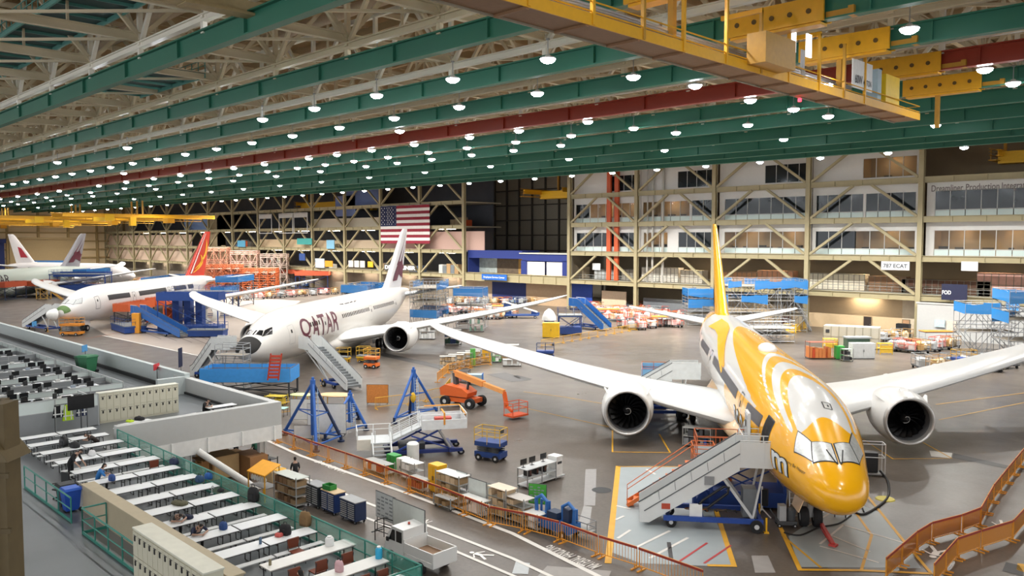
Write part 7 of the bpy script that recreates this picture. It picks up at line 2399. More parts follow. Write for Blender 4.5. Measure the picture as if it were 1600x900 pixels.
t = board('orange mesh gate panel standing on the floor', place((590, 632)), 0.75, 2.0, 1.7, 0.15, M('c97f3c', 0.6, vary=0.3, scale=8), 'mesh_gate', 'gate', False)

# ---- racks behind the lane barriers
lane = heading(place((570, 742)), place((819, 832)))
def rk(label, px, L, W, H, n, mats, top, seed, **k):
    p = Vector(place(px))
    return shelf_rack(label, tuple(p), lane, L, W, H, n, mats, top, seed=seed, **k)
TANB = [M('b79d78', 0.7), M('a58a66', 0.7), M('cdb594', 0.7)]
rk('tan shelf rack with a pale top behind the barriers, first past the yellow cabinet', (708, 782), 2.1, 0.9, 1.7, 4, TANB, M('cfd2d0', 0.5), 21)
rk('tan shelf rack with a cream lid behind the barriers', (785, 806), 1.5, 0.9, 1.7, 4, TANB, M('d8c8b4', 0.5), 22)
rk('tan shelf rack with a metal top, right of the cream lidded one', (812, 815), 1.5, 0.9, 1.45, 4, TANB, M('b8b4ae', 0.5), 23)
rk('white fronted low rack behind the barriers', (742, 802), 1.9, 0.7, 0.95, 2, [WHITE, OFFW], OFFW, 24)
rk('low rack of white boxes and an orange tray near the green board', (836, 826), 1.1, 0.8, 0.95, 3, [WHITE, M('d2702c', 0.5), OFFW], OFFW, 25)
rk('orange and red parts cart behind the barriers', (592, 738), 2.4, 0.8, 0.8, 2, [M('c0492c', 0.6), M('d8732c', 0.6), WHITE], None, 26)
rk('white parts rack right of the green cabinet', (645, 750), 1.4, 0.8, 1.25, 3, [WHITE, OFFW], WHITE, 27)
rk('red parts cart left of the yellow cabinet', (655, 765), 1.6, 0.7, 0.8, 2, [M('a83a2c', 0.6), M('8a5a3c', 0.6)], None, 28)
rk('low blue and tan rack under the yellow cabinet', (697, 793), 1.5, 0.6, 0.7, 2, [BLUE, CARD, WHITE], None, 29)
def cabinet(label, px, w, d, h, mat, rz=None, name='cabinet', group=None):
    t = thing(name, label, 'cabinet', place(px), lane if rz is None else rz, group)
    MB().bx(-w / 2, w / 2, -d / 2, d / 2, 0.08, h).part('body', mat, t)
    for s in (-1, 1):
        dr = MB().bx(s * w / 4 - w / 4 + 0.02, s * w / 4 + w / 4 - 0.02, -d / 2 - 0.025, -d / 2, 0.14, h - 0.05).part('door', mat, t)
        MB().bx(s * 0.05 - 0.015, s * 0.05 + 0.015, -d / 2 - 0.05, -d / 2 - 0.02, h * 0.45, h * 0.6).part('handle', DGREY, dr)
    MB().bx(-w / 2 + 0.05, w / 2 - 0.05, -d / 2 + 0.05, d / 2 - 0.05, 0, 0.08).part('plinth', DGREY, t)
    return t
cabinet('bright yellow cabinet standing behind the barriers', (684, 768), 0.95, 0.7, 1.7, M('eab11c', 0.45))
cabinet('green cabinet behind the barriers near the white tank', (616, 733), 0.9, 0.6, 1.0, M('2f9440', 0.5))
cabinet('white cabinet with a tan top right of the green cabinet', (633, 742), 0.9, 0.7, 1.1, M('e0dccf', 0.5))
for k, (px, w, h, lab) in enumerate((((722, 782), 0.9, 0.9, 'small white board on a stand behind the tan shelf rack'), ((746, 796), 1.5, 0.9, 'pale board standing behind the low white rack'), ((765, 800), 0.8, 0.8, 'small pale board left of the cream lidded rack'))):
    board(lab, place(px), lane, w, h, 0.8, M('d5dcd9', 0.4), lines=False, group='small boards behind the barriers')
board('bright green board on a stand beside the blue cart', place((840, 808)), 0.5, 1.0, 1.1, 0.75, M('4aa63c', 0.5), 'notice_board', 'board', True)
t = thing('blue_cart', 'blue tow cart with upright arms behind the barriers', 'cart', place((868, 832)), lane)
CB = M('2a67ad', 0.45)
MB().bx(-1.3, 1.3, -0.5, 0.5, 0.3, 0.75).part('bed', CB, t)
for x in (-1.0, 0.9):
    MB().tube([(x - 0.35, 0, 0.75), (x - 0.4, 0, 1.5), (x, 0, 1.75), (x + 0.4, 0, 1.5), (x + 0.35, 0, 0.75)], 0.1, 8).tube([(x - 0.3, 0.3, 0.75), (x - 0.3, 0.3, 1.4), (x + 0.3, 0.3, 1.4), (x + 0.3, 0.3, 0.75)], 0.07, 6).part('arm_frame', CB, t)
MB().box((0, 0, 0.95), (0.7, 0.6, 0.4)).box((0.85, 0.1, 1.1), (0.4, 0.5, 0.7)).part('motor_box', M('24344f', 0.5), t)
for sx in (-1, 1):
    for sy in (-1, 1): wheel(t, (sx * 0.95, sy * 0.5, 0.22), 0.22, 0.12)
t = thing('sawhorse_cart', 'grey wire cart at the end of the racks beside the barrier', 'cart', place((908, 838)), lane)
railbox(MB(), -0.7, 0.7, -0.35, 0.35, 0.15, 0.75, 0.025).part('frame', GREY, t)
MB().bx(-0.7, 0.7, -0.35, 0.35, 0.35, 0.4).part('shelf', M('8d8f8e', 0.5), t)
# racks in the middle distance
for k in range(5):
    shelf_rack('tan bin rack inside the curved orange barrier, %s from the left' % ORD[k], place((700 + 13 * k, 578 - 3 * k)), 0.75, 1.9, 0.8, 1.7, 4, TANB, M('b9b6ae', 0.5), 'bin racks in the curved barrier', seed=40 + k)
cabinet('yellow cabinet at the end of the curved bin racks', (760, 566), 1.0, 0.7, 2.0, M('e2ab24', 0.5), 0.75)
cabinet('green board cabinet among the curved bin racks', (739, 572), 0.6, 0.5, 2.1, M('58a44a', 0.5), 0.75)
shelf_rack('green framed cart right of the curved bin racks', place((776, 566)), 0.75, 1.1, 0.8, 1.6, 3, [M('6ea86a', 0.6), WHITE], None, frame=M('4f8f4f', 0.5), seed=50)
shelf_rack('tall white shelf rack in the open floor behind the wing', place((795, 562)), 0.75, 2.6, 1.0, 2.0, 4, [OFFW, CARD], OFFW, seed=51)
shelf_rack('low white trolley in front of the tall white rack', place((800, 572)), 0.75, 2.2, 0.9, 0.9, 2, [OFFW], OFFW, seed=52, fill=0.3)
shelf_rack('dark framed cart of parts beside a blue bin, above the boom lift', place((722, 597)), 0.7, 1.6, 1.0, 1.3, 2, [M('b5a9a4', 0.6), M('c97f7a', 0.6)], None, frame=BLACK, seed=53)
t = thing('tow_cart', 'pale blue wheeled bin beside the dark framed cart', 'cart', place((742, 600)), 0.7)
MB().bx(-0.8, 0.8, -0.55, 0.55, 0.3, 1.05).part('body', M('9fb6c2', 0.5), t)
MB().bx(0.8, 0.85, -0.55, 0.55, 0.3, 1.15).part('end_panel', M('2f72c4', 0.5), t)
for sx in (-1, 1):
    for sy in (-1, 1): wheel(t, (sx * 0.6, sy * 0.5, 0.15), 0.15, 0.1)
scissor_lift('dark blue low scissor lift under the big left wing', place((852, 562)), 0.7, 2.2, 1.1, 1.0, M('1f3f86', 0.5), M('3a4a6a', 0.5))
scissor_lift('blue scissor lift below the right wing near the edge', place((1505, 580)), 0.8, 2.4, 1.2, 1.4, M('1d4490', 0.5), M('d8a83a', 0.5))
scissor_lift('yellow orange scissor lift under the white nose cone', place((113, 524)), 0.75, 3.2, 1.6, 1.7, M('dc8a26', 0.5), M('dd9a36', 0.5))
# small orange lift and yellow stands near the grey airliner
scissor_lift('small orange lift between the grey airliner and its engine', place((581, 575)), 0.5, 1.6, 1.1, 1.2, M('e0702a', 0.5), M('d9a93a', 0.5))
for k, (px, lab) in enumerate((((568, 566), 'yellow stand behind the small orange lift'), ((537, 568), 'yellow stand under the grey airliner body'))):
    work_platform(lab, place(px), 0.6, 1.5, 1.0, 0.9, M('d8ac2e', 0.5), M('c99a2a', 0.5), group='yellow stands')

# ================================================================= grey airliner surroundings
QA = Vector((-0.6, 0.8, 0)); QS = Vector((-0.8, -0.6, 0))
QN3 = Vector((*QN, 0))
ft = Vector(place((553, 611)))
dq = QN3 + QA * 7.0 - QS * 4.0
ud = (dq - ft).normalized()
air_stairs('long white boarding stairs at the front door of the grey airliner', ft, dq - ud * 2.2, 3.6, 2.4, 1.6, base_len=4.5)
ft2 = Vector(place((305, 588)))
dq2 = QN3 + QA * 6.0 + QS * 4.2
ud2 = (dq2 - ft2).normalized()
air_stairs('grey boarding stairs on the far side of the grey airliner nose', ft2, dq2 - ud2 * 2.0, 3.4, 2.2, 1.5, M('cfd2d2', 0.4))
work_platform('blue skirted work platform round the open nose of the grey airliner', place((392, 618)), PI / 4, 8.6, 3.4, 1.9, M('6a6d70', 0.5), M('3a3d42', 0.5), M('3c92dc', 0.6, vary=0.12))
scaffold('small grey scaffold standing at the open nose', tuple(QN3 + QA * -1.0 + QS * 0.5 + Vector((0, 0, 0))), math.atan2(QA.y, QA.x), 1.6, 3.0, 4.6, 2)
t = thing('red_rack', 'tilted red rack standing on the blue skirted platform', 'rack', tuple(Vector(G(425, 595, 1.95))), PI / 4)
for s in (-1, 1): MB().bar((s * 0.5, 0.3, 0), (s * 0.5 + 0.5, -0.2, 2.6), 0.1).part('upright', M('b8402c', 0.5), t)
g = MB()
for k in range(7): g.bar((-0.45 + 0.07 * k, 0.25 - 0.07 * k, 0.3 + 0.34 * k), (0.55 + 0.07 * k, 0.25 - 0.07 * k, 0.3 + 0.34 * k), 0.1, 0.22)
g.part('slats', M('b8402c', 0.5), t)
shelf_rack('yellow parts cart beside the blue skirted platform', place((432, 632)), 0.6, 1.8, 1.0, 0.9, 2, [M('cbb23a', 0.6), M('c9c2a8', 0.6)], None, frame=M('c9b23a', 0.5), seed=61)
plain_table('small table with a pale green top below the blue platform', place((432, 650)), 0.6, 1.9, 0.9, mat=M('9fd0c4', 0.5))
def panel_stand(label, px, mat, w, d, rz=0.6):
    t = thing('panel_stand', label, 'stand', place(px), rz)
    MB().lathe([(0.001, 0.95), (w / 2 * 0.9, 0.95), (w / 2, 1.02), (w / 2 * 0.85, 1.1), (0.001, 1.12)], 22).part('panel', mat, t).scale = (1, d / w, 1)
    f = MB()
    for x in (-w * 0.3, w * 0.3):
        for y in (-d * 0.25, d * 0.25): f.cyl((x, y, 0), (x, y, 0.95), 0.04, n=6)
    f.part('leg', YELLOW, t)
panel_stand('round tan cowling panel on a stand at the foot of the white stairs', (525, 634), M('d9b183', 0.5), 3.4, 1.8)
panel_stand('pale green cowling panel on a yellow stand', (472, 634), M('cfd89a', 0.5), 2.3, 1.2)
for px, w, h, lab in (((470, 660), 1.7, 1.7, 'white engine panel standing left of the first tripod jack'), ((474, 690), 1.4, 1.0, 'low white panel behind the first tripod jack'), ((511, 682), 3.0, 2.3, 'large white panel between two tripod jacks')):
    board(lab, place(px), 0.75, w, h, 0.25, M('e3e4e2', 0.4), 'panel', 'panel', False, 'white panels on the floor')
single(MB().lathe([(0.001, 0), (0.22, 0.1), (0.16, 0.9), (0.3, 1.5), (0.05, 2.0), (0.001, 2.05)], 8), 'covered_part', M('c79a52', 0.8), 'tan wrapped part hanging between two tripod jacks', 'part', tuple(Vector(place((500, 672)))))
# rear scaffold with blue tarps round the grey airliner's tail
th_q = math.atan2(QA.y, QA.x)
TARP = glass_mat('3482c6', 0.66)
qt = QN3 + QA * 57
scaffold('blue tarped scaffold on the near side of the grey airliner tail', tuple(qt - QS * 5.6), th_q, 9, 4.5, 8.2, 3, TARP, tarps=(1, 3))
scaffold('blue tarped scaffold on the far side of the grey airliner tail', tuple(qt + QS * 6.0), th_q, 10, 4.5, 7.6, 3, TARP, tarps=(2, 3))
scaffold('grey scaffold with blue sheets right of the grey airliner tail', tuple(qt - QS * 12.5 + QA * 1), th_q, 5, 5, 7.0, 3, TARP, tarps=(3,))
st = Vector((-52.9, 87.0, 0))
scaffold('scaffold with blue tarps right of the yellow fin', place((1190, 516)), PI / 4, 13, 6, 8.6, 3, TARP, tarps=(2, 3))
scaffold('scaffold with blue tarps left of the yellow fin', place((1092, 507)), PI / 4, 5, 5, 6.5, 3, TARP, tarps=(2, 3))
work_platform('aluminium ladder platform beside the yellow fin scaffold', place((1222, 517)), PI / 4, 2.4, 1.6, 7.0, STEEL, STEEL, stair=3.4)
scaffold('grey work stand low under the right tailplane', place((1192, 534)), PI / 4, 8, 4, 3.2, 2)
p = place((1545, 545))
scaffold('tall scaffold with blue tarps at the right edge, left part', tuple(Vector(place((1538, 552)))), PI / 5, 6.5, 4, 6.8, 2, glass_mat('3b90d6', 0.78), tarps=(2,))
scaffold('tall scaffold with blue tarps at the right edge, right part', tuple(Vector(place((1598, 566)))), PI / 5, 5.5, 5, 9.0, 3, glass_mat('3b90d6', 0.78), tarps=(2, 3))

# ================================================================= docks round the white airliner
HA = Vector((-0.7, 0.714, 0)); HS = Vector((-0.714, -0.7, 0)); HN = Vector((-141, 40.5, 0))
th_h = math.atan2(HA.y, HA.x)
OD = M('c85a2c', 0.55, vary=0.12)
BD = M('1d4288', 0.5, vary=0.1)
work_platform('orange work dock along the front body of the white airliner', tuple(HN + HA * 13.5 - HS * 5.4), th_h, 10, 2.6, 3.4, OD, M('2a2c30', 0.6), OD, None)
work_platform('orange work dock by the wing root of the white airliner', tuple(HN + HA * 24 - HS * 6.2), th_h, 9, 3.4, 3.6, OD, OD, OD)
work_platform('blue dock base with a white panel under the white airliner nose', tuple(HN + HA * 6.5 - HS * 7.6), th_h + 0.7, 8.4, 3.4, 1.3, BD, BD, None, None, 1.1)
work_platform('tall blue engine dock beside the white airliner', place((300, 519)), PI / 4, 10.0, 3.4, 5.6, BD, BD, BD, None, 1.2)
for k in range(3): cabinet('dark blue engine dock tower, %s of three' % ORD[k], (278 + 18 * k, 516), 1.1, 1.6, 5.0, BD, PI / 4, 'dock_tower', 'blue dock towers')
for k in range(2): single(MB().lathe([(1.5, -0.5), (1.75, 0), (1.6, 2.2), (1.2, 2.6)], 22, 'x'), 'engine_cowl', OFFW, 'white engine cowl held in the tall blue dock, %s' % ('left', 'right')[k], 'cowl', tuple(Vector(place((302 + 20 * k, 514))) + Vector((0, 0, 2.6))), PI / 4 + 1.5, smooth=True)
work_platform('tall blue dock behind the engine of the white airliner', tuple(HN + HA * 34 - HS * 10), PI / 4, 12, 4.0, 5.0, BD, BD)
work_platform('low blue step dock before the tall engine dock', place((325, 526)), PI / 4, 5.5, 2.4, 1.2, BD, BD, None, None, 1.0)
cabinet('orange equipment box between the blue docks', (268, 500), 2.4, 1.6, 3.6, M('b5522c', 0.55), PI / 4)
ftb = Vector(place((288, 528)))
air_stairs('blue covered stairs in front of the white airliner', ftb, Vector(place((222, 519))), 3.3, 2.0, 1.6, M('2763ad', 0.45), M('1d4a8e', 0.5))
cabinet('tall white and orange cabinet at the top of the blue stairs', (214, 521), 1.2, 0.8, 3.3, M('e0982a', 0.5), PI / 4)
ftc = Vector(place((43, 512)))
dh = HN + HA * 6.0 + HS * 4.0
air_stairs('white boarding stairs at the left of the white airliner nose', ftc, dh - (dh - ftc).normalized() * 2.2, 3.4, 2.2, 1.5)
for lab, off, L in (('blue tarped tail dock behind the red fin', HA * 56 + HS * 6.5, 18), ('blue tarped tail dock right of the red fin', HA * 58 - HS * 7.5, 11)):
    work_platform(lab, tuple(HN + off), th_h, L, 5, 6.0, M('5a7ea8', 0.6), M('6a6d72', 0.6), TARP)
work_platform('blue tarped dock low at the tail of the white airliner', tuple(HN + HA * 50 - HS * 8), th_h, 9, 3.0, 4.0, M('5a7ea8', 0.6), M('6a6d72', 0.6), TARP)
# docks of the next airliner, mostly hidden
PN = Vector((-228, 41, 0))
work_platform('red orange dock along the pale green airliner, left', tuple(PN + HA * 16 - HS * 5.6), th_h, 9, 3, 3.6, M('b04a2c', 0.6), M('22304a', 0.6), M('b85030', 0.6))
work_platform('red orange dock along the pale green airliner, right', tuple(PN + HA * 26 - HS * 8), th_h, 9, 4, 3.4, M('b8552c', 0.6), M('22304a', 0.6), M('c05a34', 0.6))
work_platform('blue engine dock beside the pale green airliner', tuple(PN + HA * 30 - HS * 16), PI / 4, 15, 4, 6.0, BD, BD, None, None, 3.0)
work_platform('wide blue dock behind the wing of the pale green airliner', tuple(PN + HA * 42 - HS * 9), PI / 4, 17, 4, 5.0, BD, BD, BD, None, 2.5)
work_platform('yellow railed stair stand before the pale green airliner', tuple(PN + HA * 16 - HS * 14), PI / 4, 3.0, 2, 3.0, M('d2a03a', 0.6), M('c9a050', 0.6), stair=3.5)
work_platform('blue tarped tail dock of the pale green airliner', tuple(PN + HA * 55 - HS * 6), th_h, 14, 4, 5.5, M('5a7ea8', 0.6), M('6a6d72', 0.6), TARP)
work_platform('blue tarped dock beside the farthest white airliner', tuple(Vector(place((75, 432)))), PI / 4, 22, 4, 5.5, M('5a7ea8', 0.6), M('6a6d72', 0.6), TARP)

# blue stairs and yellow bin in the middle distance
ft = Vector(place((948, 517)))
air_stairs('bright blue covered stairs in the middle distance behind the wing', ft, Vector(place((908, 512))), 4.0, 2.2, 1.8, M('2467b4', 0.45), M('1c3f80', 0.5))
t = cabinet('yellow fronted container left of the bright blue stairs', (861, 527), 2.6, 1.6, 2.3, M('e0b21e', 0.5), PI / 4 - 0.1)
work_platform('dark blue dock frame between the yellow container and the stairs', place((890, 522)), PI / 4, 3.8, 3.0, 3.2, M('1f3c70', 0.5), M('1c3a78', 0.5), None, None, 1.2)
t = thing('pipe_trailer', 'trailer with long pale pipes beside the wing tip', 'trailer', place((815, 497)), PI / 4)
for k in range(6): MB().tube([(-3.5, -0.9 + 0.35 * k, 3.2), (3.0, -0.9 + 0.35 * k, 1.2)], 0.1, 6).part('pipe', M('d2d3d0', 0.4), t)
MB().bx(-3.5, 3.2, -1, 1, 0.5, 0.75).part('bed', M('2a4a86', 0.5), t)
for x in (-2.8, 2.6):
    MB().bar((x, 0, 0.6), (x + 0.1, 0, 2.8 if x < 0 else 1.2), 0.15, 1.6).part('support', M('2a4a86', 0.5), t)
    for y in (-0.9, 0.9): wheel(t, (x, y, 0.25), 0.25, 0.15)
t = thing('cowling', 'white pointed cowling part on the floor left of the blue stairs', 'part', place((858, 508)), 0)
MB().lathe([(1.3, 0.9), (1.2, 1.6), (0.8, 2.4), (0.2, 2.9), (0.001, 2.95)], 18).part('shell', OFFW, t, smooth=True)
MB().cyl((0, 0, 0), (0, 0, 0.9), 0.9, n=14).part('stand', BLUE, t)
for k, (px, lab) in enumerate((((708, 538), 'dark green cart right of the visible engine'), ((745, 518), 'tall green grey cart near the wing tip'), ((668, 530), 'white panel cart behind the visible engine'), ((725, 505), 'black stacked cart behind the wing'))):
    shelf_rack(lab, place(px), 0.75, 2.4, 1.2, (2.2, 2.6, 2.4, 2.8)[k], 3, [(M('1f4438', 0.6), M('2b3f6a', 0.6)), (M('6d8a7a', 0.6), OFFW), (WHITE, OFFW), (BLACK, DGREY)][k], None, seed=70 + k, name='equipment_cart', cats='cart')

# ================================================================= parts storage: many small carts
def kit_proto(seed, cols, name='parts_cart', L=2.2, W=1.1, tall=1.0):
    rr = random.Random(seed)
    t = thing(name, '', 'cart', (0, 0, 0))
    MB().bx(-L / 2, L / 2, -W / 2, W / 2, 0.25, 0.35).part('bed', DGREY, t)
    for sx in (-1, 1):
        for sy in (-1, 1): MB().lathe([(0.001, -0.05), (0.13, -0.05), (0.13, 0.05), (0.001, 0.05)], 8, 'y', (sx * L * 0.4, sy * W * 0.4, 0.13)).part('wheel', RUBBER, t)
    railbox(MB(), -L / 2, L / 2, -W / 2, W / 2, 0.35, tall, 0.03).part('frame', M(cols[0], 0.5), t)
    for k in range(5):
        c = M(rr.choice(cols[1:]), 0.7, vary=0.2)
        x, y = rr.uniform(-L * 0.38, L * 0.38), rr.uniform(-W * 0.3, W * 0.3)
        m = MB()
        if rr.random() < 0.5:
            m.ball((x, y, 0.35 + rr.uniform(0.3, 0.7) * tall), rr.uniform(0.25, 0.45), 8, 5, (1.3, 0.8, rr.uniform(0.6, 1.2)))
        else:
            m.box((x, y, 0.35 + 0.35 * tall), (rr.uniform(0.4, 0.9), rr.uniform(0.3, 0.7), 0.7 * tall), rr.uniform(0, 1))
        m.part('load', c, t)
    return t
SETS = {'red and pink': ('c8503c', 'd98a80', 'e3b4ae', 'c0493a', 'e6d8d2'), 'white and orange': ('d0762c', 'e6e2dc', 'd9782e', 'e9c0a0', 'cfd2d2'), 'blue and grey': ('7d858c', '2f66b0', '9aa4ac', 'c9ced2', '23477f'),
        'tan and brown': ('b08a54', 'c7a26a', '8f6a42', 'd8c8a8', 'a89070'), 'white and grey': ('9ea2a4', 'e4e4e1', 'c4c6c6', '8f9294', 'd8d4cc')}
PROTO = {}
rr = random.Random(5)
def carts(desc, pxs, kinds, group):
    for k, (x, y) in enumerate(pxs):
        kd = kinds[k % len(kinds)]
        lab = '%s parts cart %s, %s from left' % (kd, desc, ORD[k % 40])
        loc = place((x, y))
        if kd not in PROTO:
            PROTO[kd] = kit_proto(len(PROTO) + 3, SETS[kd])
            o = PROTO[kd]
            o.scale = (1.35, 1.35, 1.3)
            o.location = loc; o.rotation_euler = (0, 0, rr.uniform(0, 3)); o['label'] = lab; o['group'] = group
        else:
            dup(PROTO[kd], loc, rr.uniform(0, 3), lab, group)
carts('nearest the yellow barrier', [(975 + 13 * k, 512 + 3 * math.sin(k)) for k in range(7)], ['red and pink', 'white and grey', 'red and pink', 'white and orange'], 'parts carts right of the blue stairs')
carts('second row past the blue stairs', [(950 + 14 * k, 500 + 2 * math.sin(2 * k)) for k in range(9)], ['red and pink', 'white and orange'], 'parts carts right of the blue stairs')
carts('third row past the blue stairs', [(930 + 13 * k, 491 + math.sin(3 * k)) for k in range(10)], ['red and pink', 'white and grey', 'white and orange'], 'parts carts right of the blue stairs')
carts('back row at the office frame', [(900 + 12 * k, 484) for k in range(9)], ['tan and brown', 'blue and grey', 'red and pink'], 'parts carts right of the blue stairs')
carts('left of the pipe trailer', [(700 + 12 * k, 489 + 2 * math.sin(2 * k)) for k in range(9)], ['white and orange', 'red and pink', 'white and grey'], 'parts carts behind the grey airliner wing')
carts('behind the long wing', [(745 + 13 * k, 497 + 2 * math.sin(k)) for k in range(5)], ['white and orange', 'tan and brown'], 'parts carts behind the grey airliner wing')
carts('under the navy wall', [(705 + 14 * k, 476) for k in range(13)], ['white and grey', 'tan and brown', 'white and orange', 'blue and grey'], 'parts carts behind the grey airliner wing')
carts('beside the pale floor', [(370 + 17 * k, 470 - 1.2 * k) for k in range(12)], ['tan and brown', 'white and grey', 'red and pink'], 'parts carts on the far floor')
carts('mid far floor', [(340 + 17 * k, 460 - 1.4 * k) for k in range(14)], ['blue and grey', 'tan and brown', 'blue and grey', 'white and grey'], 'parts carts on the far floor')
carts('before the dark frame', [(330 + 16 * k, 446 - 0.6 * k) for k in range(17)], ['white and grey', 'white and orange', 'tan and brown'], 'parts carts on the far floor')
carts('at the far end wall', [(145 + 13 * k, 440 + 0.3 * k) for k in range(10)], ['white and grey', 'tan and brown', 'white and orange', 'blue and grey'], 'parts carts at the far end')
carts('between the blue docks', [(135 + 14 * k, 452) for k in range(8)], ['tan and brown', 'white and orange', 'blue and grey'], 'parts carts at the far end')
carts('below the white screen wall', [(1400 + 17 * k, 548 + 3 * math.sin(k)) for k in range(6)], ['white and grey', 'red and pink', 'tan and brown'], 'parts carts at the right')
carts('under the right wing', [(1440 + 26 * k, 577 + 3 * math.sin(2 * k)) for k in range(6)], ['white and grey', 'tan and brown', 'blue and grey'], 'parts carts at the right')
carts('beside the cream low wall', [(1376 + 12 * k, 533) for k in range(4)], ['white and grey', 'tan and brown'], 'parts carts at the right')
# orange topped stands among the carts
for k, (px, lab) in enumerate((((951, 498), 'orange topped stand behind the blue stairs'), ((1037, 511), 'orange topped stand at the end of the red parts carts'), ((785, 492), 'orange topped stand beside the pipe trailer'), ((1462, 537), 'orange topped stand before the grey screen wall'))):
    t = plain_table(lab, place(px), PI / 4, 4.2, 2.0, 'orange topped stands', M('e0923a', 0.6))
    t.scale = (1, 1, 2.6)
plain_table('dark round edged table in front of the red parts carts', place((966, 512)), PI / 4, 3.4, 1.6, None, M('4a4d50', 0.5)).scale = (1, 1, 2.0)
# right side objects near the office front
p0, p1 = Vector(place((1288, 540))), Vector(place((1374, 545)))
t = thing('low_wall', 'long cream modular cabinet wall on the floor before the doors', 'cabinet', tuple((p0 + p1) / 2), heading(p0, p1))
L = (p1 - p0).length
MB().bx(-L / 2, L / 2, -1.2, 1.2, 0.1, 3.0).part('body', M('cfc9b8', 0.6, vary=0.05), t)
g = MB()
for k in range(8): g.bx(-L / 2 + L * k / 7 - 0.03, -L / 2 + L * k / 7 + 0.03, -1.23, -1.2, 0.1, 3.0)
g.bx(-L / 2, L / 2, -1.23, -1.2, 1.5, 1.56)
g.part('seams', M('9a947f', 0.6), t)
MB().bx(-L / 2 + 0.3, -L / 2 + 0.8, -1.26, -1.22, 2.0, 2.5).part('notice', DGREY, t)
t = shelf_rack('orange caged cart right of the yellow airliner', place((1283, 560)), 0.8, 3.6, 1.5, 2.2, 2, [M('d8552c', 0.6), M('e08a4a', 0.6)], None, frame=M('8a4a34', 0.5), seed=81, name='cage_cart', cats='cart')
cabinet('bright green bin beside the orange caged cart', (1311, 561), 1.0, 0.9, 1.7, M('3fae4a', 0.5), 0.8)
shelf_rack('dark trolley right of the green bin', place((1323, 564)), 0.8, 1.2, 1.0, 1.6, 3, [DGREY, BLACK], None, seed=82)
cabinet('white cabinet before the cream low wall', (1346, 560), 2.9, 1.2, 2.0, M('dde0e0', 0.4), 0.8)
t = thing('machine', 'dark green machine in front of the cream low wall', 'machine', place((1338, 550)), 0.8)
MB().bx(-1.5, 1.5, -0.7, 0.7, 0.3, 1.9).part('body', M('3f5a4c', 0.5), t)
MB().bx(-1.6, 1.7, -0.8, 0.8, 1.9, 2.1).part('top', M('9aa0a2', 0.5), t)
MB().bx(-1.4, 1.4, -0.6, 0.6, 0, 0.3).part('base', BLACK, t)
for px, lab in (((1297, 545), 'yellow railing cage by the cream low wall'), ((1382, 553), 'small yellow railing by the end of the low wall'), ((1234, 520), 'yellow cabinet front beside the rear scaffold'), ((1260, 508), 'yellow post guards by the office column')):
    t = thing('guard_cage', lab, 'railing', place(px), 0.8, 'yellow guard cages')
    railbox(MB(), -0.8, 0.8, -0.5, 0.5, 0, 1.4, 0.06).part('rails', M('e0b428', 0.5), t)
    MB().bx(-0.8, 0.8, -0.52, -0.48, 0.2, 1.2).part('panel', M('dfb63a', 0.5), t)
cabinet('black and red vending cabinet under the tan column', (1411, 528), 1.9, 1.0, 2.2, BLACK, 0)
cabinet('red box on legs beside the grey screen wall', (1438, 520), 1.0, 0.5, 2.3, M('b8302c', 0.5), 0)
wall_sign('pale blue notices pinned on the grey screen wall', 1463, 1479, 1.9, 3.0, WALL_Y - 1.7, M('b8ced2', 0.5, vary=0.4, scale=4), name='sign_board')
wall_sign('tan notices pinned on the grey screen wall', 1482, 1497, 1.5, 3.0, WALL_Y - 1.7, M('d2c4b4', 0.5, vary=0.4, scale=4), name='sign_board')
# furniture on the open storage floor of the office frame
for k, (px, w, h, mat, lab) in enumerate(((905, 4.5, 2.6, 'c4b49a', 'cream boxes on the storage floor beside the recess'), (950, 6, 2.2, 'c9cdcd', 'pale cabinets on the storage floor'), (985, 3, 2.4, 'a9a498', 'grey cabinets on the storage floor'), (1035, 9, 3.0, 'e2ddd2', 'white shelves of supplies on the storage floor'), (1085, 5, 2.6, 'd0c9bb', 'pale shelves on the storage floor'),
                                          (1160, 7, 2.6, 'b88a64', 'brown stacks on the storage floor'), (1215, 7, 3.0, 'c08c6c', 'tan partition on the storage floor'), (1310, 10, 2.8, 'dcd5c2', 'long cream booth on the storage floor'), (1390, 6, 2.6, '8a6a50', 'brown boxes on the storage floor'), (1480, 13, 2.3, '5c3f30', 'row of dark brown seats on the storage floor'), (1570, 7, 3.6, 'c2968a', 'pink wall panel at the right edge'))):
    q = WY(px, 420, WALL_Y + 6)
    t = thing('storage_unit', lab, 'storage unit', (q.x, q.y, 6.45))
    MB().bx(-w / 2, w / 2, -1, 1, 0, h).part('body', M(mat, 0.7, vary=0.25, scale=1.5), t)
    g = MB()
    n = max(3, int(w / 0.9))
    for j in range(n + 1): g.bx(-w / 2 + w * j / n - 0.04, -w / 2 + w * j / n + 0.04, -1.06, -1.0, 0, h)
    for z in (0.05, h * 0.5, h - 0.05): g.bx(-w / 2, w / 2, -1.08, -1.0, z - 0.04, z + 0.04)
    g.part('front_frame', M('7a7468', 0.6), t)
for i in range(6):
    a, b = COLX[i + 1] + 0.5, COLX[i] - 0.5
    railing('grey railing on the storage floor, %s bay from the right' % ORD[i], (a, WALL_Y + 0.7), (b, WALL_Y + 0.7), 6.5, False, 1.1, 9, 'storage floor railings', M('8f938f', 0.5))
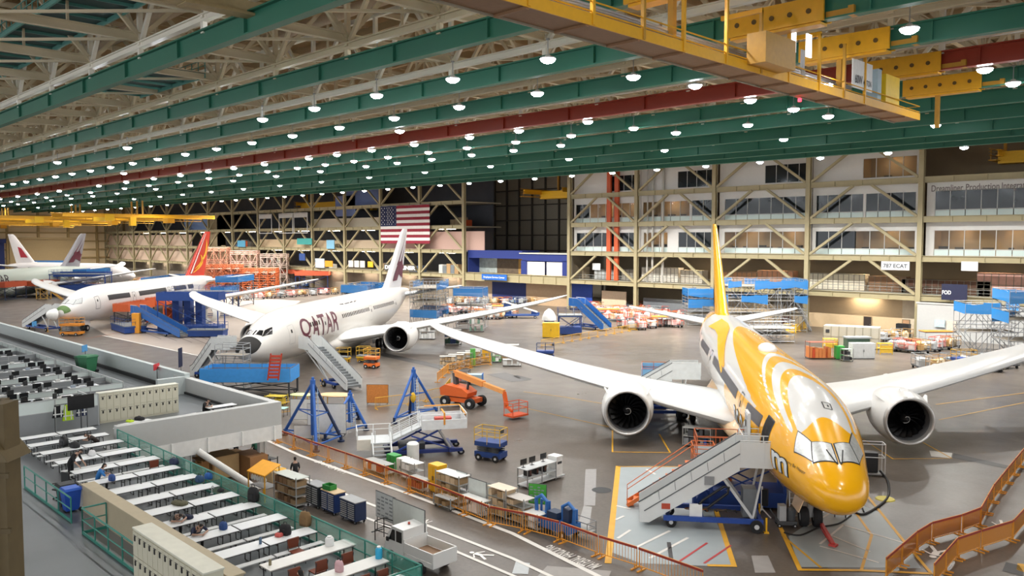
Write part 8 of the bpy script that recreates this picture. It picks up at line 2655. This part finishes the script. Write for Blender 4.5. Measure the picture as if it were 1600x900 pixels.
for i in range(5):
    x = COLX[i + 1] + 9
    o = thing('hanging_lamp', 'warm lamp over the storage floor, %s bay from the right' % ORD[i], 'lamp', (x, WALL_Y + 5, 11.6), 0, 'storage floor lamps')
    MB().bx(-2.2, 2.2, -0.25, 0.25, 0.1, 0.3).part('housing', GREY, o)
    MB().bx(-2.1, 2.1, -0.2, 0.2, 0.05, 0.1).part('tube', M('ffe2b8', 0.5, emit=40.0), o)
    o = thing('hanging_lamp', 'pale lamp under the storage floor, %s bay from the right' % ORD[i], 'lamp', (x, WALL_Y + 2.0, 5.5), 0, 'storage floor lamps')
    MB().bx(-2.2, 2.2, -0.25, 0.25, 0.1, 0.3).part('housing', GREY, o)
    MB().bx(-2.1, 2.1, -0.2, 0.2, 0.05, 0.1).part('tube', M('fff0d6', 0.5, emit=34.0), o)
# boxes and lockers standing in the left part of the frame
rr = random.Random(11)
for lv, z in enumerate((6.4, 12.4, 18.5)):
    for i in range(8, 19):
        if lv == 2 and i > 12: continue
        x0, x1 = COLX[i] - 2, COLX[i - 1] + 2
        x = rr.uniform(min(x0, x1) + 2, max(x0, x1) - 2)
        w, h = rr.uniform(5, 10), rr.uniform(1.6, 3.2)
        mat = rr.choice(['8a8d90', 'b9b3a4', '4a5a74', 'c2763c', 'd6d4cc', '5a5650', '9c8768', '70787e'])
        t = thing('storage_unit', 'stored goods on floor %d of the far frame, bay %s from the right' % (lv + 2, ORD[i - 1]), 'storage unit', (x, WALL_Y + 4 + lv, z), 0, 'stored goods in the far frame')
        n = max(3, int(w / 1.4))
        for j in range(n):
            hh = h * rr.uniform(0.5, 1)
            MB().bx(-w / 2 + w * j / n + 0.06, -w / 2 + w * (j + 1) / n - 0.06, -1, 1, 0, hh).part('box', M(mat, 0.7, vary=0.3) if rr.random() < 0.6 else rr.choice([CARD, OFFW, GREY, BLUE, RORANGE]), t)
for k, (px0, px1, z, h, mat, lab) in enumerate(((372, 384, 12.6, 2.2, '59a4c4', 'light blue banner in the far frame'), (511, 523, 12.4, 2.6, '7db2cc', 'pale blue picture board in the far frame'), (465, 488, 13.6, 1.9, '3f9a94', 'teal banner in the far frame'), (468, 477, 8.6, 2.2, '2c4a86', 'blue sign low in the far frame'), (493, 507, 6.6, 2.8, 'b9c4cc', 'pale sheet hanging in the far frame'), (508, 520, 7.0, 1.8, 'd8992a', 'yellow guarded box in the far frame'),
                                            (545, 552, 7.2, 1.9, 'd9d4c8', 'white sheet on the low girder, first of three'), (554, 561, 7.2, 1.9, 'd9d4c8', 'white sheet on the low girder, second of three'), (563, 570, 7.2, 1.9, 'd9d4c8', 'white sheet on the low girder, third of three'), (575, 583, 7.4, 1.6, 'e0b024', 'yellow sign on the low girder'))):
    wall_sign(lab, px0, px1, z, z + h, WALL_Y - 0.6, M(mat, 0.6, vary=0.1), name='hanging_banner')
for k, (a, b) in enumerate(((405, 424), (436, 457), (459, 480))):
    q = WY((a + b) / 2, 340, WALL_Y - 1.2)
    t = thing('lift_gate', 'white lifting gate frame on the far frame, %s of three' % ORD[k], 'gate', (q.x, WALL_Y - 1.2, 17.2))
    w = WY(b, 340, WALL_Y - 1.2).x - WY(a, 340, WALL_Y - 1.2).x
    MB().tube([(-w / 2, 0, 0), (-w / 2, 0, 6.2), (w / 2, 0, 6.2), (w / 2, 0, 0)], 0.16, 6, True).part('frame', OFFW, t)
    MB().bx(-w / 2, w / 2, -0.1, 0.1, 4.8, 6.0).part('gate_panel', M('c4c4c0', 0.5, vary=0.2), t)
# orange docks far off
for k, (px, L, H) in enumerate((((352, 432), 20, 5.0), ((395, 436), 24, 4.5), ((440, 440), 22, 4.2), ((420, 428), 30, 6.5), ((365, 426), 18, 7.0))):
    work_platform('long orange dock in the far bay, %s of five' % ORD[k], place(px), PI / 4 + 0.1, L, 5, H, M('c9683c', 0.6, vary=0.2), M('7a6a60', 0.6), M('c8663a', 0.7, vary=0.25) if k < 3 else None, group='long orange docks')
for k, px in enumerate(((455, 448), (490, 452), (520, 447))):
    work_platform('orange red dock before the far frame, %s from the left' % ORD[k], place(px), PI / 4, 10, 5, 4.6, M('cf5a34', 0.6), M('20386e', 0.6), M('cc5a38', 0.7, vary=0.2), group='orange red docks')
for k, px in enumerate(((560, 440), (590, 442), (668, 458))):
    work_platform('blue and orange dock behind the grey airliner, %s from the left' % ORD[k], place(px), PI / 4, 10, 5, 4.6, M('5a86b8', 0.6), M('58606a', 0.6), TARP, group='blue docks behind the grey airliner')
for k, (px, L, H, c) in enumerate((((338, 449), 8, 12.5, 'c98a70'), ((384, 449), 8, 11.5, 'c9a090'), ((430, 449), 8, 10.5, 'bfa89a'), ((352, 459), 9, 8.0, 'c2663c'), ((408, 459), 9, 7.0, 'c4602f'))):
    scaffold('tall lattice dock in pinkish steel beyond the red fin, %s of five' % ORD[k], place(px), PI / 4 + 0.15, L, 6, H, 3, None, 'lattice docks in the far bay', M(c, 0.6), r=0.13)
for i in range(8, 20):
    for z in (5.6, 11.6, 17.7):
        o = thing('hanging_lamp', 'tube lamp in the far frame %.0f m up, bay %s from the right' % (z, ORD[i - 1]), 'lamp', ((COLX[i] + COLX[i - 1]) / 2, WALL_Y + 2.0, z), 0, 'tube lamps in the far frame')
        MB().bx(-3.2, 3.2, -0.25, 0.25, 0.1, 0.3).part('housing', GREY, o)
        MB().bx(-3.0, 3.0, -0.2, 0.2, 0.05, 0.1).part('tube', M('ffeed8', 0.5, emit=30.0), o)
# ================================================================= things in the roof
CAT = M('5f9a90', 0.5, vary=0.1)
def catwalk(label, a, b, w, rail=1.1):
    a, b = Vector(a), Vector(b)
    d = b - a
    t = thing('catwalk', label, 'catwalk', a, math.atan2(d.y, d.x))
    L = d.length
    MB().bx(0, L, -w / 2, w / 2, -0.1, 0).part('floor_plate', M('2f4a48', 0.6), t)
    for s in (-1, 1):
        MB().ibeam((0, s * w / 2, -0.25), (L, s * w / 2, -0.25), 0.15, 0.4, 0.05).part('side_beam', CAT, t)
        railbox(MB(), 0, L, s * w / 2 - 0.01, s * w / 2 + 0.01, 0, rail, 0.035).part('guard_rail', CAT, t)
    g = MB()
    for k in range(int(L / 2.5)): g.bx(2.5 * k, 2.5 * k + 0.12, -w / 2, w / 2, -0.3, -0.1)
    g.part('slat', CAT, t)
    return t
catwalk('wide teal catwalk high in the roof at the top left corner', (-100, 19.5, 31.0), (-50, 19.5, 31.0), 4.2)
catwalk('short teal platform in the roof behind the first green beam', (-84, 29.8, 29.6), (-69.5, 29.8, 29.6), 4.4)
single(MB().ibeam((0, 0, 0), (0, 12, 0), 1.0, 1.1, 0.15).box((0, 6, 0), (1.1, 0.4, 1.2)), 'roof_girder', TAN, 'deep brown girder in the roof at the top left', 'girder', (-43.5, 13.0, 28.2))
for k, (x, y, L) in enumerate(((-56, 27.5, 30), (-44, 37.5, 22), (-60, 46.8, 34))):
    single(MB().tube([(0, 0, 0), (-L, 0, 0)], 0.55 - 0.1 * k, 12), 'roof_duct', M('b29a80', 0.6), 'large round roof duct, %s from the near side' % ORD[k], 'duct', (x, y, 33.2), smooth=True)
